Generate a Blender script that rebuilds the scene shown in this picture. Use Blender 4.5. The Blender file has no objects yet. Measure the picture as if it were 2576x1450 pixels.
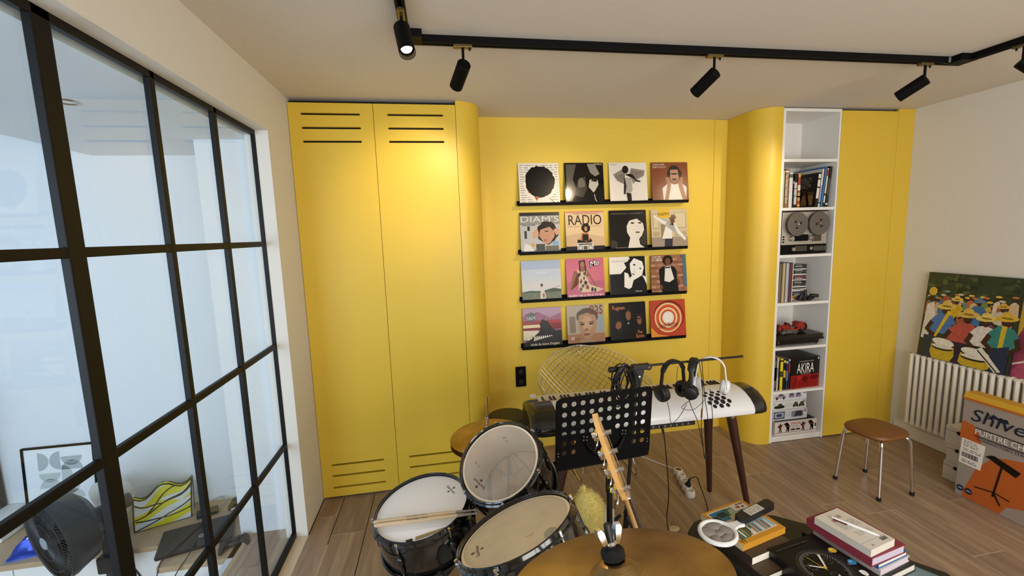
import bpy, math, random
from mathutils import Vector, Matrix, Quaternion
random.seed(7)
PI = math.pi
S = bpy.context.scene
COL = S.collection

# ------------------------------------------------------------------ camera
cam_d = bpy.data.cameras.new('camera')
cam = bpy.data.objects.new('camera', cam_d)
COL.objects.link(cam)
cr = Vector((0.98550091, -0.16659695, -0.03214681))
cu = Vector((0.0524108, 0.11870485, 0.99154539))
cf = Vector((0.16137245, 0.97885373, -0.12571521))
cp = Vector((0.88309, -2.94188, 1.78457))
cam.matrix_world = Matrix(((cr.x, cu.x, -cf.x, cp.x), (cr.y, cu.y, -cf.y, cp.y), (cr.z, cu.z, -cf.z, cp.z), (0, 0, 0, 1)))
cam_d.sensor_width = 36.0
cam_d.lens = 1076.4 / 2576 * 36.0
cam_d.clip_start = 0.02
S.camera = cam

# ------------------------------------------------------------------ world, light, exposure
W = bpy.data.worlds.new('world'); S.world = W
W.use_nodes = True
W.node_tree.nodes['Background'].inputs[0].default_value = (0.62, 0.78, 1.0, 1)
W.node_tree.nodes['Background'].inputs[1].default_value = 1.0
S.view_settings.view_transform = 'Standard'
S.view_settings.look = 'None'
S.view_settings.gamma = 1.0
S.view_settings.use_curve_mapping = False
S.view_settings.exposure = 0.0

def area(name, loc, to, sx, sy, energy, color):
    d = bpy.data.lights.new(name, 'AREA'); d.shape = 'RECTANGLE'; d.size = sx; d.size_y = sy
    d.energy = energy; d.color = color
    o = bpy.data.objects.new(name, d); COL.objects.link(o)
    o.location = loc
    o.rotation_euler = (Vector(to) - Vector(loc)).to_track_quat('-Z', 'Y').to_euler()
    return o
# daylight entering by the window behind the camera and by the window of the lower room
area('daylight_music_room', (2.4, -4.46, 1.55), (2.4, 0, 1.35), 2.9, 1.6, 112, (1.0, 0.95, 0.87))
area('daylight_lower_room', (-1.7, -3.64, 1.3), (-1.6, 0, 1.0), 2.3, 2.1, 92, (0.66, 0.80, 1.0))

# ------------------------------------------------------------------ helpers
def lin(c):
    return c / 12.92 if c <= 0.04045 else ((c + 0.055) / 1.055) ** 2.4
def hexc(h):
    h = h.lstrip('#')
    return tuple(lin(int(h[i:i + 2], 16) / 255) for i in (0, 2, 4)) + (1,)
MATS = {}
def mat(name, color, rough=0.5, metal=0.0, coat=0.0, spec=0.5, noise=0.0, nscale=30, bump=0.0, bscale=200, emit=None, estr=0.0, stretch=None, sheen=0.0):
    if name in MATS: return MATS[name]
    m = bpy.data.materials.new(name); m.use_nodes = True
    nt = m.node_tree; b = nt.nodes['Principled BSDF']
    c = hexc(color) if isinstance(color, str) else tuple(color) + (1,)
    b.inputs['Base Color'].default_value = c
    b.inputs['Roughness'].default_value = rough
    b.inputs['Metallic'].default_value = metal
    b.inputs['Coat Weight'].default_value = coat
    b.inputs['Coat Roughness'].default_value = 0.05
    b.inputs['Specular IOR Level'].default_value = spec
    if sheen: b.inputs['Sheen Weight'].default_value = sheen
    if noise or bump:
        tc = nt.nodes.new('ShaderNodeTexCoord'); mp = nt.nodes.new('ShaderNodeMapping')
        nt.links.new(tc.outputs['Object'], mp.inputs['Vector'])
        if stretch: mp.inputs['Scale'].default_value = stretch
    if noise:
        n = nt.nodes.new('ShaderNodeTexNoise'); n.inputs['Scale'].default_value = nscale; n.inputs['Detail'].default_value = 6
        nt.links.new(mp.outputs[0], n.inputs['Vector'])
        r = nt.nodes.new('ShaderNodeMix'); r.data_type = 'RGBA'
        r.inputs['A'].default_value = tuple(x * (1 - noise) for x in c[:3]) + (1,)
        r.inputs['B'].default_value = tuple(min(1, x * (1 + noise)) for x in c[:3]) + (1,)
        nt.links.new(n.outputs['Fac'], r.inputs['Factor'])
        nt.links.new(r.outputs['Result'], b.inputs['Base Color'])
    if bump:
        n2 = nt.nodes.new('ShaderNodeTexNoise'); n2.inputs['Scale'].default_value = bscale; n2.inputs['Detail'].default_value = 3
        nt.links.new(mp.outputs[0], n2.inputs['Vector'])
        bp = nt.nodes.new('ShaderNodeBump'); bp.inputs['Strength'].default_value = bump; bp.inputs['Distance'].default_value = 0.002
        nt.links.new(n2.outputs['Fac'], bp.inputs['Height']); nt.links.new(bp.outputs[0], b.inputs['Normal'])
    if emit is not None:
        b.inputs['Emission Color'].default_value = hexc(emit) if isinstance(emit, str) else tuple(emit) + (1,)
        b.inputs['Emission Strength'].default_value = estr
    MATS[name] = m
    return m
def ink(h, rough=0.4):
    return mat('print_' + h.lstrip('#'), h, rough)

def fr(o, right, up):
    """frame: x = right, y = up, z = normal, origin o"""
    r = Vector(right).normalized(); u = Vector(up).normalized(); n = r.cross(u).normalized(); u = n.cross(r)
    return Matrix(((r.x, u.x, n.x, o[0]), (r.y, u.y, n.y, o[1]), (r.z, u.z, n.z, o[2]), (0, 0, 0, 1)))
def axf(o, axis):
    """frame with z along axis"""
    a = Vector(axis).normalized(); q = Vector((0, 0, 1)).rotation_difference(a)
    return Matrix.Translation(Vector(o)) @ q.to_matrix().to_4x4()
def rz(o, deg):
    return Matrix.Translation(Vector(o)) @ Matrix.Rotation(math.radians(deg), 4, 'Z')
I4 = Matrix.Identity(4)

def catmull(P, n=8, closed=False):
    P = [Vector(p) for p in P]; out = []
    N = len(P); rng = range(N if closed else N - 1)
    for i in rng:
        if closed: a, b, c, d = P[(i - 1) % N], P[i], P[(i + 1) % N], P[(i + 2) % N]
        else: a, b, c, d = P[max(i - 1, 0)], P[i], P[i + 1], P[min(i + 2, N - 1)]
        for k in range(n):
            t = k / n
            out.append(0.5 * ((2 * b) + (-a + c) * t + (2 * a - 5 * b + 4 * c - d) * t * t + (-a + 3 * b - 3 * c + d) * t ** 3))
    if not closed: out.append(P[-1])
    return out

def ell(cx, cy, rx, ry, n=20, rot=0, a0=0, a1=360):
    out = []; full = (a1 - a0) >= 360
    for i in range(n if full else n + 1):
        a = math.radians(a0 + (a1 - a0) * i / n); x, y = rx * math.cos(a), ry * math.sin(a); r = math.radians(rot)
        out.append((cx + x * math.cos(r) - y * math.sin(r), cy + x * math.sin(r) + y * math.cos(r)))
    return out
def rrect(x0, y0, x1, y1, r, n=4):
    out = []
    for cx, cy, a in ((x1 - r, y1 - r, 0), (x0 + r, y1 - r, 90), (x0 + r, y0 + r, 180), (x1 - r, y0 + r, 270)):
        for i in range(n + 1):
            t = math.radians(a + 90 * i / n); out.append((cx + r * math.cos(t), cy + r * math.sin(t)))
    return out

class MB:
    def __init__(s): s.v = []; s.f = []; s.m = []; s.s = []; s.mats = []
    def mi(s, m):
        if m is None: return 0
        if m not in s.mats: s.mats.append(m)
        return s.mats.index(m)
    def add(s, vs, fs, m=None, smooth=False, M=None):
        b = len(s.v); k = s.mi(m)
        for v in vs: s.v.append(M @ Vector(v) if M is not None else Vector(v))
        for f in fs: s.f.append([b + i for i in f]); s.m.append(k); s.s.append(smooth)
        return s
    def box(s, lo, hi, m=None, M=None):
        x0, y0, z0 = lo; x1, y1, z1 = hi
        vs = [(x0, y0, z0), (x1, y0, z0), (x1, y1, z0), (x0, y1, z0), (x0, y0, z1), (x1, y0, z1), (x1, y1, z1), (x0, y1, z1)]
        fs = [(0, 3, 2, 1), (4, 5, 6, 7), (0, 1, 5, 4), (1, 2, 6, 5), (2, 3, 7, 6), (3, 0, 4, 7)]
        return s.add(vs, fs, m, False, M)
    def cyl(s, p0, p1, r0, r1=None, n=16, m=None, caps=True, M=None):
        r1 = r0 if r1 is None else r1
        p0, p1 = Vector(p0), Vector(p1); F = axf(p0, p1 - p0); L = (p1 - p0).length
        vs = []
        for z, r in ((0, r0), (L, r1)):
            for i in range(n): a = 2 * PI * i / n; vs.append(F @ Vector((r * math.cos(a), r * math.sin(a), z)))
        fs = [(i, (i + 1) % n, n + (i + 1) % n, n + i) for i in range(n)]
        s.add(vs, fs, m, True, M)
        if caps:
            s.add(vs, [list(range(n))[::-1], list(range(n, 2 * n))], m, False, M)
        return s
    def lathe(s, prof, F, n=32, m=None, smooth=True):
        vs = []; rows = []
        for r, z in prof:
            if r < 1e-6: rows.append([len(vs)]); vs.append((0, 0, z))
            else:
                rows.append(list(range(len(vs), len(vs) + n)))
                vs += [(r * math.cos(2 * PI * i / n), r * math.sin(2 * PI * i / n), z) for i in range(n)]
        fs = []
        for a, b in zip(rows[:-1], rows[1:]):
            for i in range(n):
                j = (i + 1) % n
                if len(a) == 1 and len(b) == 1: continue
                if len(a) == 1: fs.append((a[0], b[j], b[i]))
                elif len(b) == 1: fs.append((a[i], a[j], b[0]))
                else: fs.append((a[i], a[j], b[j], b[i]))
        return s.add(vs, fs, m, smooth, F)
    def tube(s, P, r, n=8, closed=False, m=None, M=None):
        P = [Vector(p) for p in P]; N = len(P)
        rr = r if isinstance(r, (list, tuple)) else [r] * N
        T = []
        for i in range(N):
            if closed: t = P[(i + 1) % N] - P[i - 1]
            else: t = P[min(i + 1, N - 1)] - P[max(i - 1, 0)]
            T.append(t.normalized() if t.length > 1e-9 else Vector((0, 0, 1)))
        up = Vector((0, 0, 1)) if abs(T[0].z) < 0.9 else Vector((1, 0, 0))
        X = T[0].cross(up).normalized(); vs = []
        for i in range(N):
            if i: X = T[i - 1].rotation_difference(T[i]) @ X
            X = (X - T[i] * X.dot(T[i])).normalized(); Y = T[i].cross(X)
            for k in range(n):
                a = 2 * PI * k / n; vs.append(P[i] + rr[i] * (math.cos(a) * X + math.sin(a) * Y))
        fs = []
        for i in range(N if closed else N - 1):
            j = (i + 1) % N
            for k in range(n): q = (k + 1) % n; fs.append((i * n + k, i * n + q, j * n + q, j * n + k))
        s.add(vs, fs, m, True, M)
        if not closed: s.add(vs, [list(range(n))[::-1], list(range((N - 1) * n, N * n))], m, False, M)
        return s
    def prism(s, poly, F, t0, t1, m=None, smooth=False):
        n = len(poly); vs = [(x, y, t0) for x, y in poly] + [(x, y, t1) for x, y in poly]
        s.add(vs, [list(range(n))[::-1], list(range(n, 2 * n))], m, False, F)
        return s.add(vs, [(i, (i + 1) % n, n + (i + 1) % n, n + i) for i in range(n)], m, smooth, F)
    def flat(s, poly, F, z, m=None):
        return s.add([(x, y, z) for x, y in poly], [list(range(len(poly)))], m, False, F)
    def sph(s, c, r, nu=16, nv=10, m=None, M=None):
        r = r if isinstance(r, (tuple, list)) else (r, r, r); vs = [(c[0], c[1], c[2] - r[2])]
        for j in range(1, nv):
            b = -PI / 2 + PI * j / nv
            for i in range(nu): a = 2 * PI * i / nu; vs.append((c[0] + r[0] * math.cos(b) * math.cos(a), c[1] + r[1] * math.cos(b) * math.sin(a), c[2] + r[2] * math.sin(b)))
        vs.append((c[0], c[1], c[2] + r[2])); fs = []
        for i in range(nu):
            q = (i + 1) % nu; fs.append((0, 1 + q, 1 + i)); fs.append((len(vs) - 1, 1 + (nv - 2) * nu + i, 1 + (nv - 2) * nu + q))
            for j in range(nv - 2): fs.append((1 + j * nu + i, 1 + j * nu + q, 1 + (j + 1) * nu + q, 1 + (j + 1) * nu + i))
        return s.add(vs, fs, m, True, M)
    def grid(s, fn, nu, nv, m=None, M=None, thick=0):
        vs = [fn(i / nu, j / nv) for j in range(nv + 1) for i in range(nu + 1)]
        fs = [(j * (nu + 1) + i, j * (nu + 1) + i + 1, (j + 1) * (nu + 1) + i + 1, (j + 1) * (nu + 1) + i) for j in range(nv) for i in range(nu)]
        return s.add(vs, fs, m, True, M)
    def loft(s, rings, m=None, M=None, caps=True):
        n = len(rings[0]); vs = [p for r in rings for p in r]; fs = []
        for j in range(len(rings) - 1):
            for i in range(n): q = (i + 1) % n; fs.append((j * n + i, j * n + q, (j + 1) * n + q, (j + 1) * n + i))
        s.add(vs, fs, m, True, M)
        if caps: s.add(vs, [list(range(n))[::-1], list(range((len(rings) - 1) * n, len(rings) * n))], m, True, M)
        return s

WL = {}
def wloc(o): return WL.get(o.name, Vector((0, 0, 0))) if o else Vector((0, 0, 0))
def make_mesh(name, mb, m, origin, sharp=35):
    me = bpy.data.meshes.new(name)
    me.from_pydata([tuple(v - origin) for v in mb.v], [], mb.f)
    ms = mb.mats if mb.mats else [m]
    if m is not None and mb.mats and m not in ms and any(True for _ in ()): ms = ms + [m]
    for x in ms: me.materials.append(x)
    me.polygons.foreach_set('material_index', mb.m)
    me.polygons.foreach_set('use_smooth', mb.s)
    me.validate(); me.update()
    if any(mb.s): me.set_sharp_from_angle(angle=math.radians(sharp))
    return me
def obj(name, mb, m=None, parent=None, loc=None, bevel=0, label=None, cat=None, group=None, kind=None, sharp=35, seg=2):
    origin = wloc(parent) if parent is not None else (Vector(loc) if loc is not None else Vector((0, 0, 0)))
    o = bpy.data.objects.new(name, make_mesh(name, mb, m, origin, sharp)); COL.objects.link(o)
    if parent is not None: o.parent = parent
    else: o.location = origin
    WL[o.name] = origin
    if bevel:
        b = o.modifiers.new('bevel', 'BEVEL'); b.width = bevel; b.segments = seg; b.limit_method = 'ANGLE'; b.angle_limit = math.radians(40)
    tag(o, label, cat, group, kind)
    return o
def tag(o, label=None, cat=None, group=None, kind=None):
    if label: o['label'] = label
    if cat: o['category'] = cat
    if group: o['group'] = group
    if kind: o['kind'] = kind
    return o
def thing(name, label, cat, loc, group=None):
    o = bpy.data.objects.new(name, None); COL.objects.link(o); o.location = loc
    o.empty_display_size = 0.05
    WL[o.name] = Vector(loc)
    return tag(o, label, cat, group)
def boxo(name, lo, hi, m, parent=None, bevel=0, M=None, **k):
    return obj(name, MB().box(lo, hi, None, M), m, parent, bevel=bevel, **k)

def text_mb(mb, string, F, w, h, m, z=0.0004, slant=0, bold=0.0):
    """flat lettering that fits a w x h box whose lower left corner is the origin of frame F"""
    cu_ = bpy.data.curves.new('lettering', 'FONT'); cu_.body = string; cu_.size = 1; cu_.shear = slant; cu_.offset = bold
    cu_.resolution_u = 3
    o = bpy.data.objects.new('lettering', cu_); COL.objects.link(o)
    dg = bpy.context.evaluated_depsgraph_get(); me = bpy.data.meshes.new_from_object(o.evaluated_get(dg))
    vs = [v.co.copy() for v in me.vertices]; fs = [list(p.vertices) for p in me.polygons]
    bpy.data.objects.remove(o); bpy.data.curves.remove(cu_); bpy.data.meshes.remove(me)
    if not vs: return mb
    x0 = min(v.x for v in vs); x1 = max(v.x for v in vs); y0 = min(v.y for v in vs); y1 = max(v.y for v in vs)
    sx = w / (x1 - x0); sy = h / (y1 - y0)
    mb.add([((v.x - x0) * sx, (v.y - y0) * sy, z) for v in vs], fs, m, False, F)
    return mb
def at(F, u, v, z=0): return F @ Matrix.Translation((u, v, z))

# ------------------------------------------------------------------ materials
WHITE = mat('white_paint', '#dcd8cf', 0.75, bump=0.05, bscale=300)
CEIL = mat('ceiling_paint', '#d4cdc3', 0.85)
YEL = mat('yellow_lacquer', (0.715, 0.482, 0.040), 0.42, bump=0.02, bscale=600)
YELW = mat('yellow_wall_paint', (0.765, 0.535, 0.056), 0.6, bump=0.03, bscale=400)
BLKM = mat('black_metal', '#080707', 0.6, spec=0.12)
BLKS = mat('black_satin', '#121110', 0.4)
BLKP = mat('black_plastic', '#141414', 0.5)
BLKG = mat('black_gloss', '#060606', 0.12, coat=0.6)
RUB = mat('black_rubber', '#101010', 0.75)
CHR = mat('chrome', '#d8d8d8', 0.12, metal=1.0)
STEEL = mat('brushed_steel', '#b0aca6', 0.28, metal=1.0)
WLAM = mat('white_laminate', '#e9e6e0', 0.45)
WPLA = mat('white_plastic', '#e6e6e6', 0.35)
DARK = mat('dark_void', '#0a0908', 0.9)
OAK = mat('oak_laminate', '#b39877', 0.5, noise=0.18, nscale=6, stretch=(1.2, 14, 14))
DWOOD = mat('dark_walnut', '#3a1f16', 0.35, noise=0.25, nscale=8, stretch=(10, 10, 1.2))
PAPER = mat('page_edges', '#ddd6c8', 0.8, noise=0.06, nscale=40, stretch=(1, 1, 60))
BRASS = mat('copper_pin', '#b08030', 0.3, metal=1.0)
# ------------------------------------------------------------------ the room
H = 2.66; XR = 4.642; YB = 0.386; YR = -4.3
def wood_floor():
    m = bpy.data.materials.new('wood_look_tile'); m.use_nodes = True; nt = m.node_tree; b = nt.nodes['Principled BSDF']
    L = nt.links.new; N = nt.nodes.new
    tc = N('ShaderNodeTexCoord'); oi = N('ShaderNodeObjectInfo'); mp = N('ShaderNodeMapping'); mp.inputs['Scale'].default_value = (9, 0.7, 1)
    cmb = N('ShaderNodeCombineXYZ'); mul = N('ShaderNodeMath'); mul.operation = 'MULTIPLY'; mul.inputs[1].default_value = 37
    L(oi.outputs['Random'], mul.inputs[0]); L(mul.outputs[0], cmb.inputs[0]); L(mul.outputs[0], cmb.inputs[1]); L(cmb.outputs[0], mp.inputs['Location'])
    L(tc.outputs['Object'], mp.inputs['Vector'])
    n1 = N('ShaderNodeTexNoise'); n1.inputs['Scale'].default_value = 2.2; n1.inputs['Detail'].default_value = 8; n1.inputs['Roughness'].default_value = 0.65; n1.inputs['Distortion'].default_value = 0.6
    L(mp.outputs[0], n1.inputs['Vector'])
    r = N('ShaderNodeValToRGB'); e = r.color_ramp.elements
    e[0].position = 0.25; e[0].color = hexc('#7a6450'); e[1].position = 0.72; e[1].color = hexc('#b49c80')
    k = r.color_ramp.elements.new(0.5); k.color = hexc('#98806a')
    L(n1.outputs['Fac'], r.inputs[0])
    h = N('ShaderNodeHueSaturation'); mr = N('ShaderNodeMapRange'); mr.inputs[3].default_value = 0.86; mr.inputs[4].default_value = 1.1
    L(oi.outputs['Random'], mr.inputs[0]); L(mr.outputs[0], h.inputs['Value']); L(r.outputs[0], h.inputs['Color']); L(h.outputs[0], b.inputs['Base Color'])
    b.inputs['Roughness'].default_value = 0.42
    bp = N('ShaderNodeBump'); bp.inputs['Strength'].default_value = 0.12; bp.inputs['Distance'].default_value = 0.001; L(n1.outputs['Fac'], bp.inputs['Height']); L(bp.outputs[0], b.inputs['Normal'])
    return m
TILE = wood_floor()
GROUT = mat('pale_grout', '#d9c8ae', 0.9)
DGAP = mat('dark_joint', '#15100c', 0.9)

floor = obj('floor', MB().box((-0.105, YR, -0.16), (XR, YB + 0.02, -0.0012)), GROUT, loc=(0, 0, 0), kind='structure')
pitch = 0.2035; x0 = 0.139 - pitch; g = 0.0019
offs = {0: -0.2, 1: -0.39, 13: 0.105, 14: -0.088, 15: -0.357, 16: -0.36 - 1.2 / 3, 12: -0.2}
ci = 0; x = x0
while x < XR:
    xa, xb = max(x, 0.0), min(x + pitch, XR - 0.001)
    ci_off = offs.get(ci, -0.09 - (ci * 0.4) % 1.2)
    if ci == 15: ci_off = -0.357
    y = ci_off + 1.2 * 2
    cuts = sorted({YR} | {ci_off + 1.2 * k for k in range(-5, 4) if YR + 0.02 < ci_off + 1.2 * k < YB - 0.02} | {YB})
    for ya, yb in zip(cuts[:-1], cuts[1:]):
        mb = MB().box((xa + g, ya + g, -0.0011), (xb - g, yb - g, 0.0))
        origin = Vector(((xa + xb) / 2, (ya + yb) / 2, 0))
        o = bpy.data.objects.new('plank', make_mesh('plank', mb, TILE, origin)); COL.objects.link(o); o.parent = floor; o.location = origin
        WL[o.name] = origin
    ci += 1; x = x0 + pitch * ci
mb = MB().box((0.1365, -0.47, -0.0011), (0.1412, 0, 0.0006)).box((0.3400, -2.2, -0.0011), (0.3447, 0, 0.0006)).box((0.0, -0.36, 0.0002), (0.005, 0, 0.003))
obj('dark_joint', mb, DGAP, floor)

obj('ceiling', MB().box((-0.12, YR, H), (XR + 0.12, YB + 0.1, H + 0.1)), CEIL, kind='structure')
mb = MB().box((-0.12, -0.36, 0.0), (0, YB + 0.1, H)).box((-0.12, -3.35, 2.381), (0, -0.36, H)).box((-0.12, YR, 0), (0, -3.35, H))
obj('wall_left', mb, WHITE, kind='structure')
wr = obj('wall_right', MB().box((XR, YR, -0.02), (XR + 0.12, YB + 0.1, H)), WHITE, kind='structure')
boxo('baseboard_right', (XR - 0.014, -4.2, 0.0), (XR, -0.04, 0.105), WLAM, None, bevel=0.003, kind='structure')
mb = MB().box((0, YB, -0.02), (XR, YB + 0.1, H))
obj('wall_back', mb, YELW, kind='structure')
mb = MB().box((0, YR - 0.12, 0), (0.9, YR, H)).box((3.9, YR - 0.12, 0), (XR, YR, H)).box((0.9, YR - 0.12, 0), (3.9, YR, 0.7)).box((0.9, YR - 0.12, 2.35), (3.9, YR, H))
obj('wall_rear', mb, WHITE, kind='structure')
# window behind the camera
wf = MB()
for a in (0.9, 1.88, 2.86, 3.85): wf.box((a, YR - 0.09, 0.7), (a + 0.05, YR - 0.04, 2.35))
wf.box((0.9, YR - 0.09, 0.7), (3.9, YR - 0.04, 0.75)).box((0.9, YR - 0.09, 2.3), (3.9, YR - 0.04, 2.35))
obj('window_2', wf, WLAM, kind='structure')

# rounded yellow wing walls, each a quarter round running back into the recess
def wing(name, pts, zb, zt, m):
    n = len(pts); mb = MB(); 
    mb.prism(pts, I4, zb, zt, m, smooth=True)
    return obj(name, mb, m, kind='structure', sharp=50)
r = 0.165
left = [(1.031, 0.0)] + [(1.031 + r * math.sin(t * PI / 32), r - r * math.cos(t * PI / 32)) for t in range(1, 17)] + [(1.196, YB - 0.001), (1.031, YB - 0.001)]
wing('trim_1', left, 0.0, H - 0.001, YEL)
r = 0.16
right = [(3.466, YB - 0.001), (3.282, YB - 0.001)] + [(3.442 - r * math.cos(t * PI / 32), r - r * math.sin(t * PI / 32)) for t in range(0, 17)] + [(3.466, 0.0)]
wing('trim_2', right, 0.0, H - 0.001, YEL)
boxo('trim_3', (1.196, YB - 0.006, 0.0), (1.235, YB, H - 0.001), YELW, None, bevel=0.002, kind='structure')
boxo('trim_4', (3.165, YB - 0.006, 0.0), (3.282, YB, H - 0.001), YELW, None, bevel=0.002, kind='structure')
boxo('trim_5', (4.489, 0.0, 0.0), (XR, 0.02, H - 0.001), YEL, None, bevel=0.001, kind='structure')

# ---- wardrobe with two slotted doors
ward = thing('wardrobe', 'tall yellow built-in wardrobe with two slotted doors beside the glazed partition', 'wardrobe', (0.51, 0.15, 0))
boxo('carcass', (0.004, 0.03, 0.004), (1.028, 0.36, 2.65), DARK, ward)
def slotted_door(xa, xb, slots, parent, name='door'):
    """front panel with real through slots that have round ends"""
    za, zb = 0.012, 2.632; F = fr((0, 0, 0), (1, 0, 0), (0, 0, 1)); t0, t1 = -0.02, 0.0
    mb = MB(); zs = sorted(slots, key=lambda s: s[2]); z = za; hw = 0.0065
    for (sa, sb, sz) in zs:
        if sz - hw - z > 1e-4: mb.box((xa, 0, z), (xb, 0.02, sz - hw))
        mb.box((xa, 0, sz - hw), (sa, 0.02, sz + hw)); mb.box((sb, 0, sz - hw), (xb, 0.02, sz + hw))
        for (cx, sg) in ((sa + hw, -1), (sb - hw, 1)):
            for up in (1, -1):
                arc = [(cx + sg * hw * math.cos(k * PI / 12), sz + up * hw * math.sin(k * PI / 12)) for k in range(7)]
                mb.prism(arc + [(cx + sg * hw, sz + up * hw)], F, t0, t1)
        z = sz + hw
    mb.box((xa, 0, z), (xb, 0.02, zb))
    return obj(name, mb, YEL, parent)
top = [2.565, 2.481, 2.398]; bot = [0.243, 0.163, 0.078]
slotted_door(0.003, 0.5085, [(0.074, 0.429, z) for z in top] + [(0.070, 0.422, z) for z in bot], ward)
slotted_door(0.5115, 1.0285, [(0.596, 0.949, z) for z in top] + [(0.592, 0.953, z) for z in bot], ward)

# ---- white shelf niche
bk = thing('bookcase', 'tall narrow white open bookcase set between yellow panels', 'bookcase', (3.72, 0.2, 0))
BX0, BX1, BD = 3.488, 3.955, 0.36
boxo('side_panel', (3.4665, 0.0, 0.004), (BX0, BD, 2.65), WLAM, bk, bevel=0.001)
boxo('side_panel', (BX1, 0.0, 0.004), (3.970, BD, 2.65), WLAM, bk, bevel=0.001)
boxo('back_panel', (BX0, BD - 0.01, 0.004), (BX1, BD, 2.65), WLAM, bk)
boxo('top_panel', (BX0, 0.0, 2.628), (BX1, BD - 0.01, 2.65), WLAM, bk, bevel=0.001)
SZ = [2.281, 1.915, 1.551, 1.170, 0.806, 0.440, 0.052]
for z in SZ: boxo('shelf', (BX0, 0.004, z - 0.022), (BX1, BD - 0.01, z), WLAM, bk, bevel=0.001)
boxo('plinth', (BX0, 0.012, 0.004), (BX1, 0.03, 0.03), WLAM, bk)
# ---- yellow tall cupboard right of it
tc_ = thing('tall_cupboard', 'tall plain yellow cupboard door right of the white bookcase', 'cupboard', (4.23, 0.15, 0))
boxo('carcass', (3.972, 0.022, 0.03), (4.486, BD, 2.65), DARK, tc_)
boxo('door', (3.9725, 0.0, 0.012), (4.4865, 0.02, 2.64), YEL, tc_, bevel=0.001)

# ---- wall socket
sk = thing('wall_socket', 'black double wall socket on the yellow wall below the records', 'socket', (1.48, YB, 0.625))
boxo('plate', (1.438, YB - 0.009, 0.540), (1.523, YB, 0.709), BLKM, sk, bevel=0.003)
for z in (0.583, 0.667):
    mb = MB().lathe([(0.0, 0.001), (0.017, 0.001), (0.0185, 0.006), (0.0215, 0.006), (0.0215, 0.0)], axf((1.4805, YB - 0.009, z), (0, -1, 0)), 20)
    s_ = obj('outlet', mb, BLKP, sk)
    obj('pin', MB().cyl((1.4805, YB - 0.010, z + 0.009), (1.4805, YB - 0.018, z + 0.009), 0.0025, n=8), BRASS, s_)

# ---- steel framed glazed partition
def glass_mat():
    m = bpy.data.materials.new('clear_glass'); m.use_nodes = True; nt = m.node_tree; nt.nodes.clear()
    L = nt.links.new; N = nt.nodes.new
    out = N('ShaderNodeOutputMaterial'); mix = N('ShaderNodeMixShader'); tr = N('ShaderNodeBsdfTransparent'); gl = N('ShaderNodeBsdfGlossy')
    gl.inputs['Roughness'].default_value = 0.0; tr.inputs[0].default_value = (0.95, 0.975, 0.97, 1)
    geo = N('ShaderNodeNewGeometry'); dot = N('ShaderNodeVectorMath'); dot.operation = 'DOT_PRODUCT'
    L(geo.outputs['Incoming'], dot.inputs[0]); L(geo.outputs['Normal'], dot.inputs[1])
    ab = N('ShaderNodeMath'); ab.operation = 'ABSOLUTE'; L(dot.outputs['Value'], ab.inputs[0])
    su = N('ShaderNodeMath'); su.operation = 'SUBTRACT'; su.inputs[0].default_value = 1; L(ab.outputs[0], su.inputs[1])
    po = N('ShaderNodeMath'); po.operation = 'POWER'; po.inputs[1].default_value = 5; L(su.outputs[0], po.inputs[0])
    ma = N('ShaderNodeMath'); ma.operation = 'MULTIPLY_ADD'; ma.inputs[1].default_value = 0.96; ma.inputs[2].default_value = 0.04; L(po.outputs[0], ma.inputs[0])
    L(ma.outputs[0], mix.inputs[0]); L(tr.outputs[0], mix.inputs[1]); L(gl.outputs[0], mix.inputs[2]); L(mix.outputs[0], out.inputs[0])
    return m
GLASS = glass_mat()
FRM = mat('black_frame', '#0b0a09', 0.5, spec=0.25)
win = thing('window_1', None, None, (-0.085, -1.8, 0)); win['kind'] = 'structure'
gx0, gx1 = -0.088, -0.065
ys = [-0.335, -0.780, -1.203, -1.625, -2.05, -2.47, -2.90, -3.345]
zs = [0.0, 0.589, 1.190, 1.772, 2.385]
def bar_y(y, w, name): boxo(name, (gx0, y - w / 2, 0.0), (gx1, y + w / 2, 2.385), FRM, win, bevel=0.003)
boxo('frame', (gx0, ys[0] - 0.03, 0.0), (gx1, ys[0] + 0.01, 2.385), FRM, win, bevel=0.003)
boxo('frame', (gx0, ys[-1], 0.0), (gx1, ys[-1] + 0.03, 2.385), FRM, win, bevel=0.003)
boxo('frame', (gx0, ys[-1], 2.355), (gx1, ys[0], 2.395), FRM, win, bevel=0.003)
boxo('frame', (gx0, ys[-1], 0.0), (gx1, ys[0], 0.035), FRM, win, bevel=0.003)
for i, y in enumerate(ys[1:-1]): bar_y(y, 0.056 if i == 2 else 0.026, 'mullion')
for z in zs[1:-1]: boxo('transom', (gx0 + 0.002, ys[-1], z - 0.014), (gx1 - 0.002, ys[0], z + 0.014), FRM, win, bevel=0.003)
for a, b in zip(ys[:-1], ys[1:]):
    for c, d in zip(zs[:-1], zs[1:]):
        boxo('pane', (-0.084, b + 0.012, c + 0.012), (-0.078, a - 0.012, d - 0.012), GLASS, win)

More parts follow.
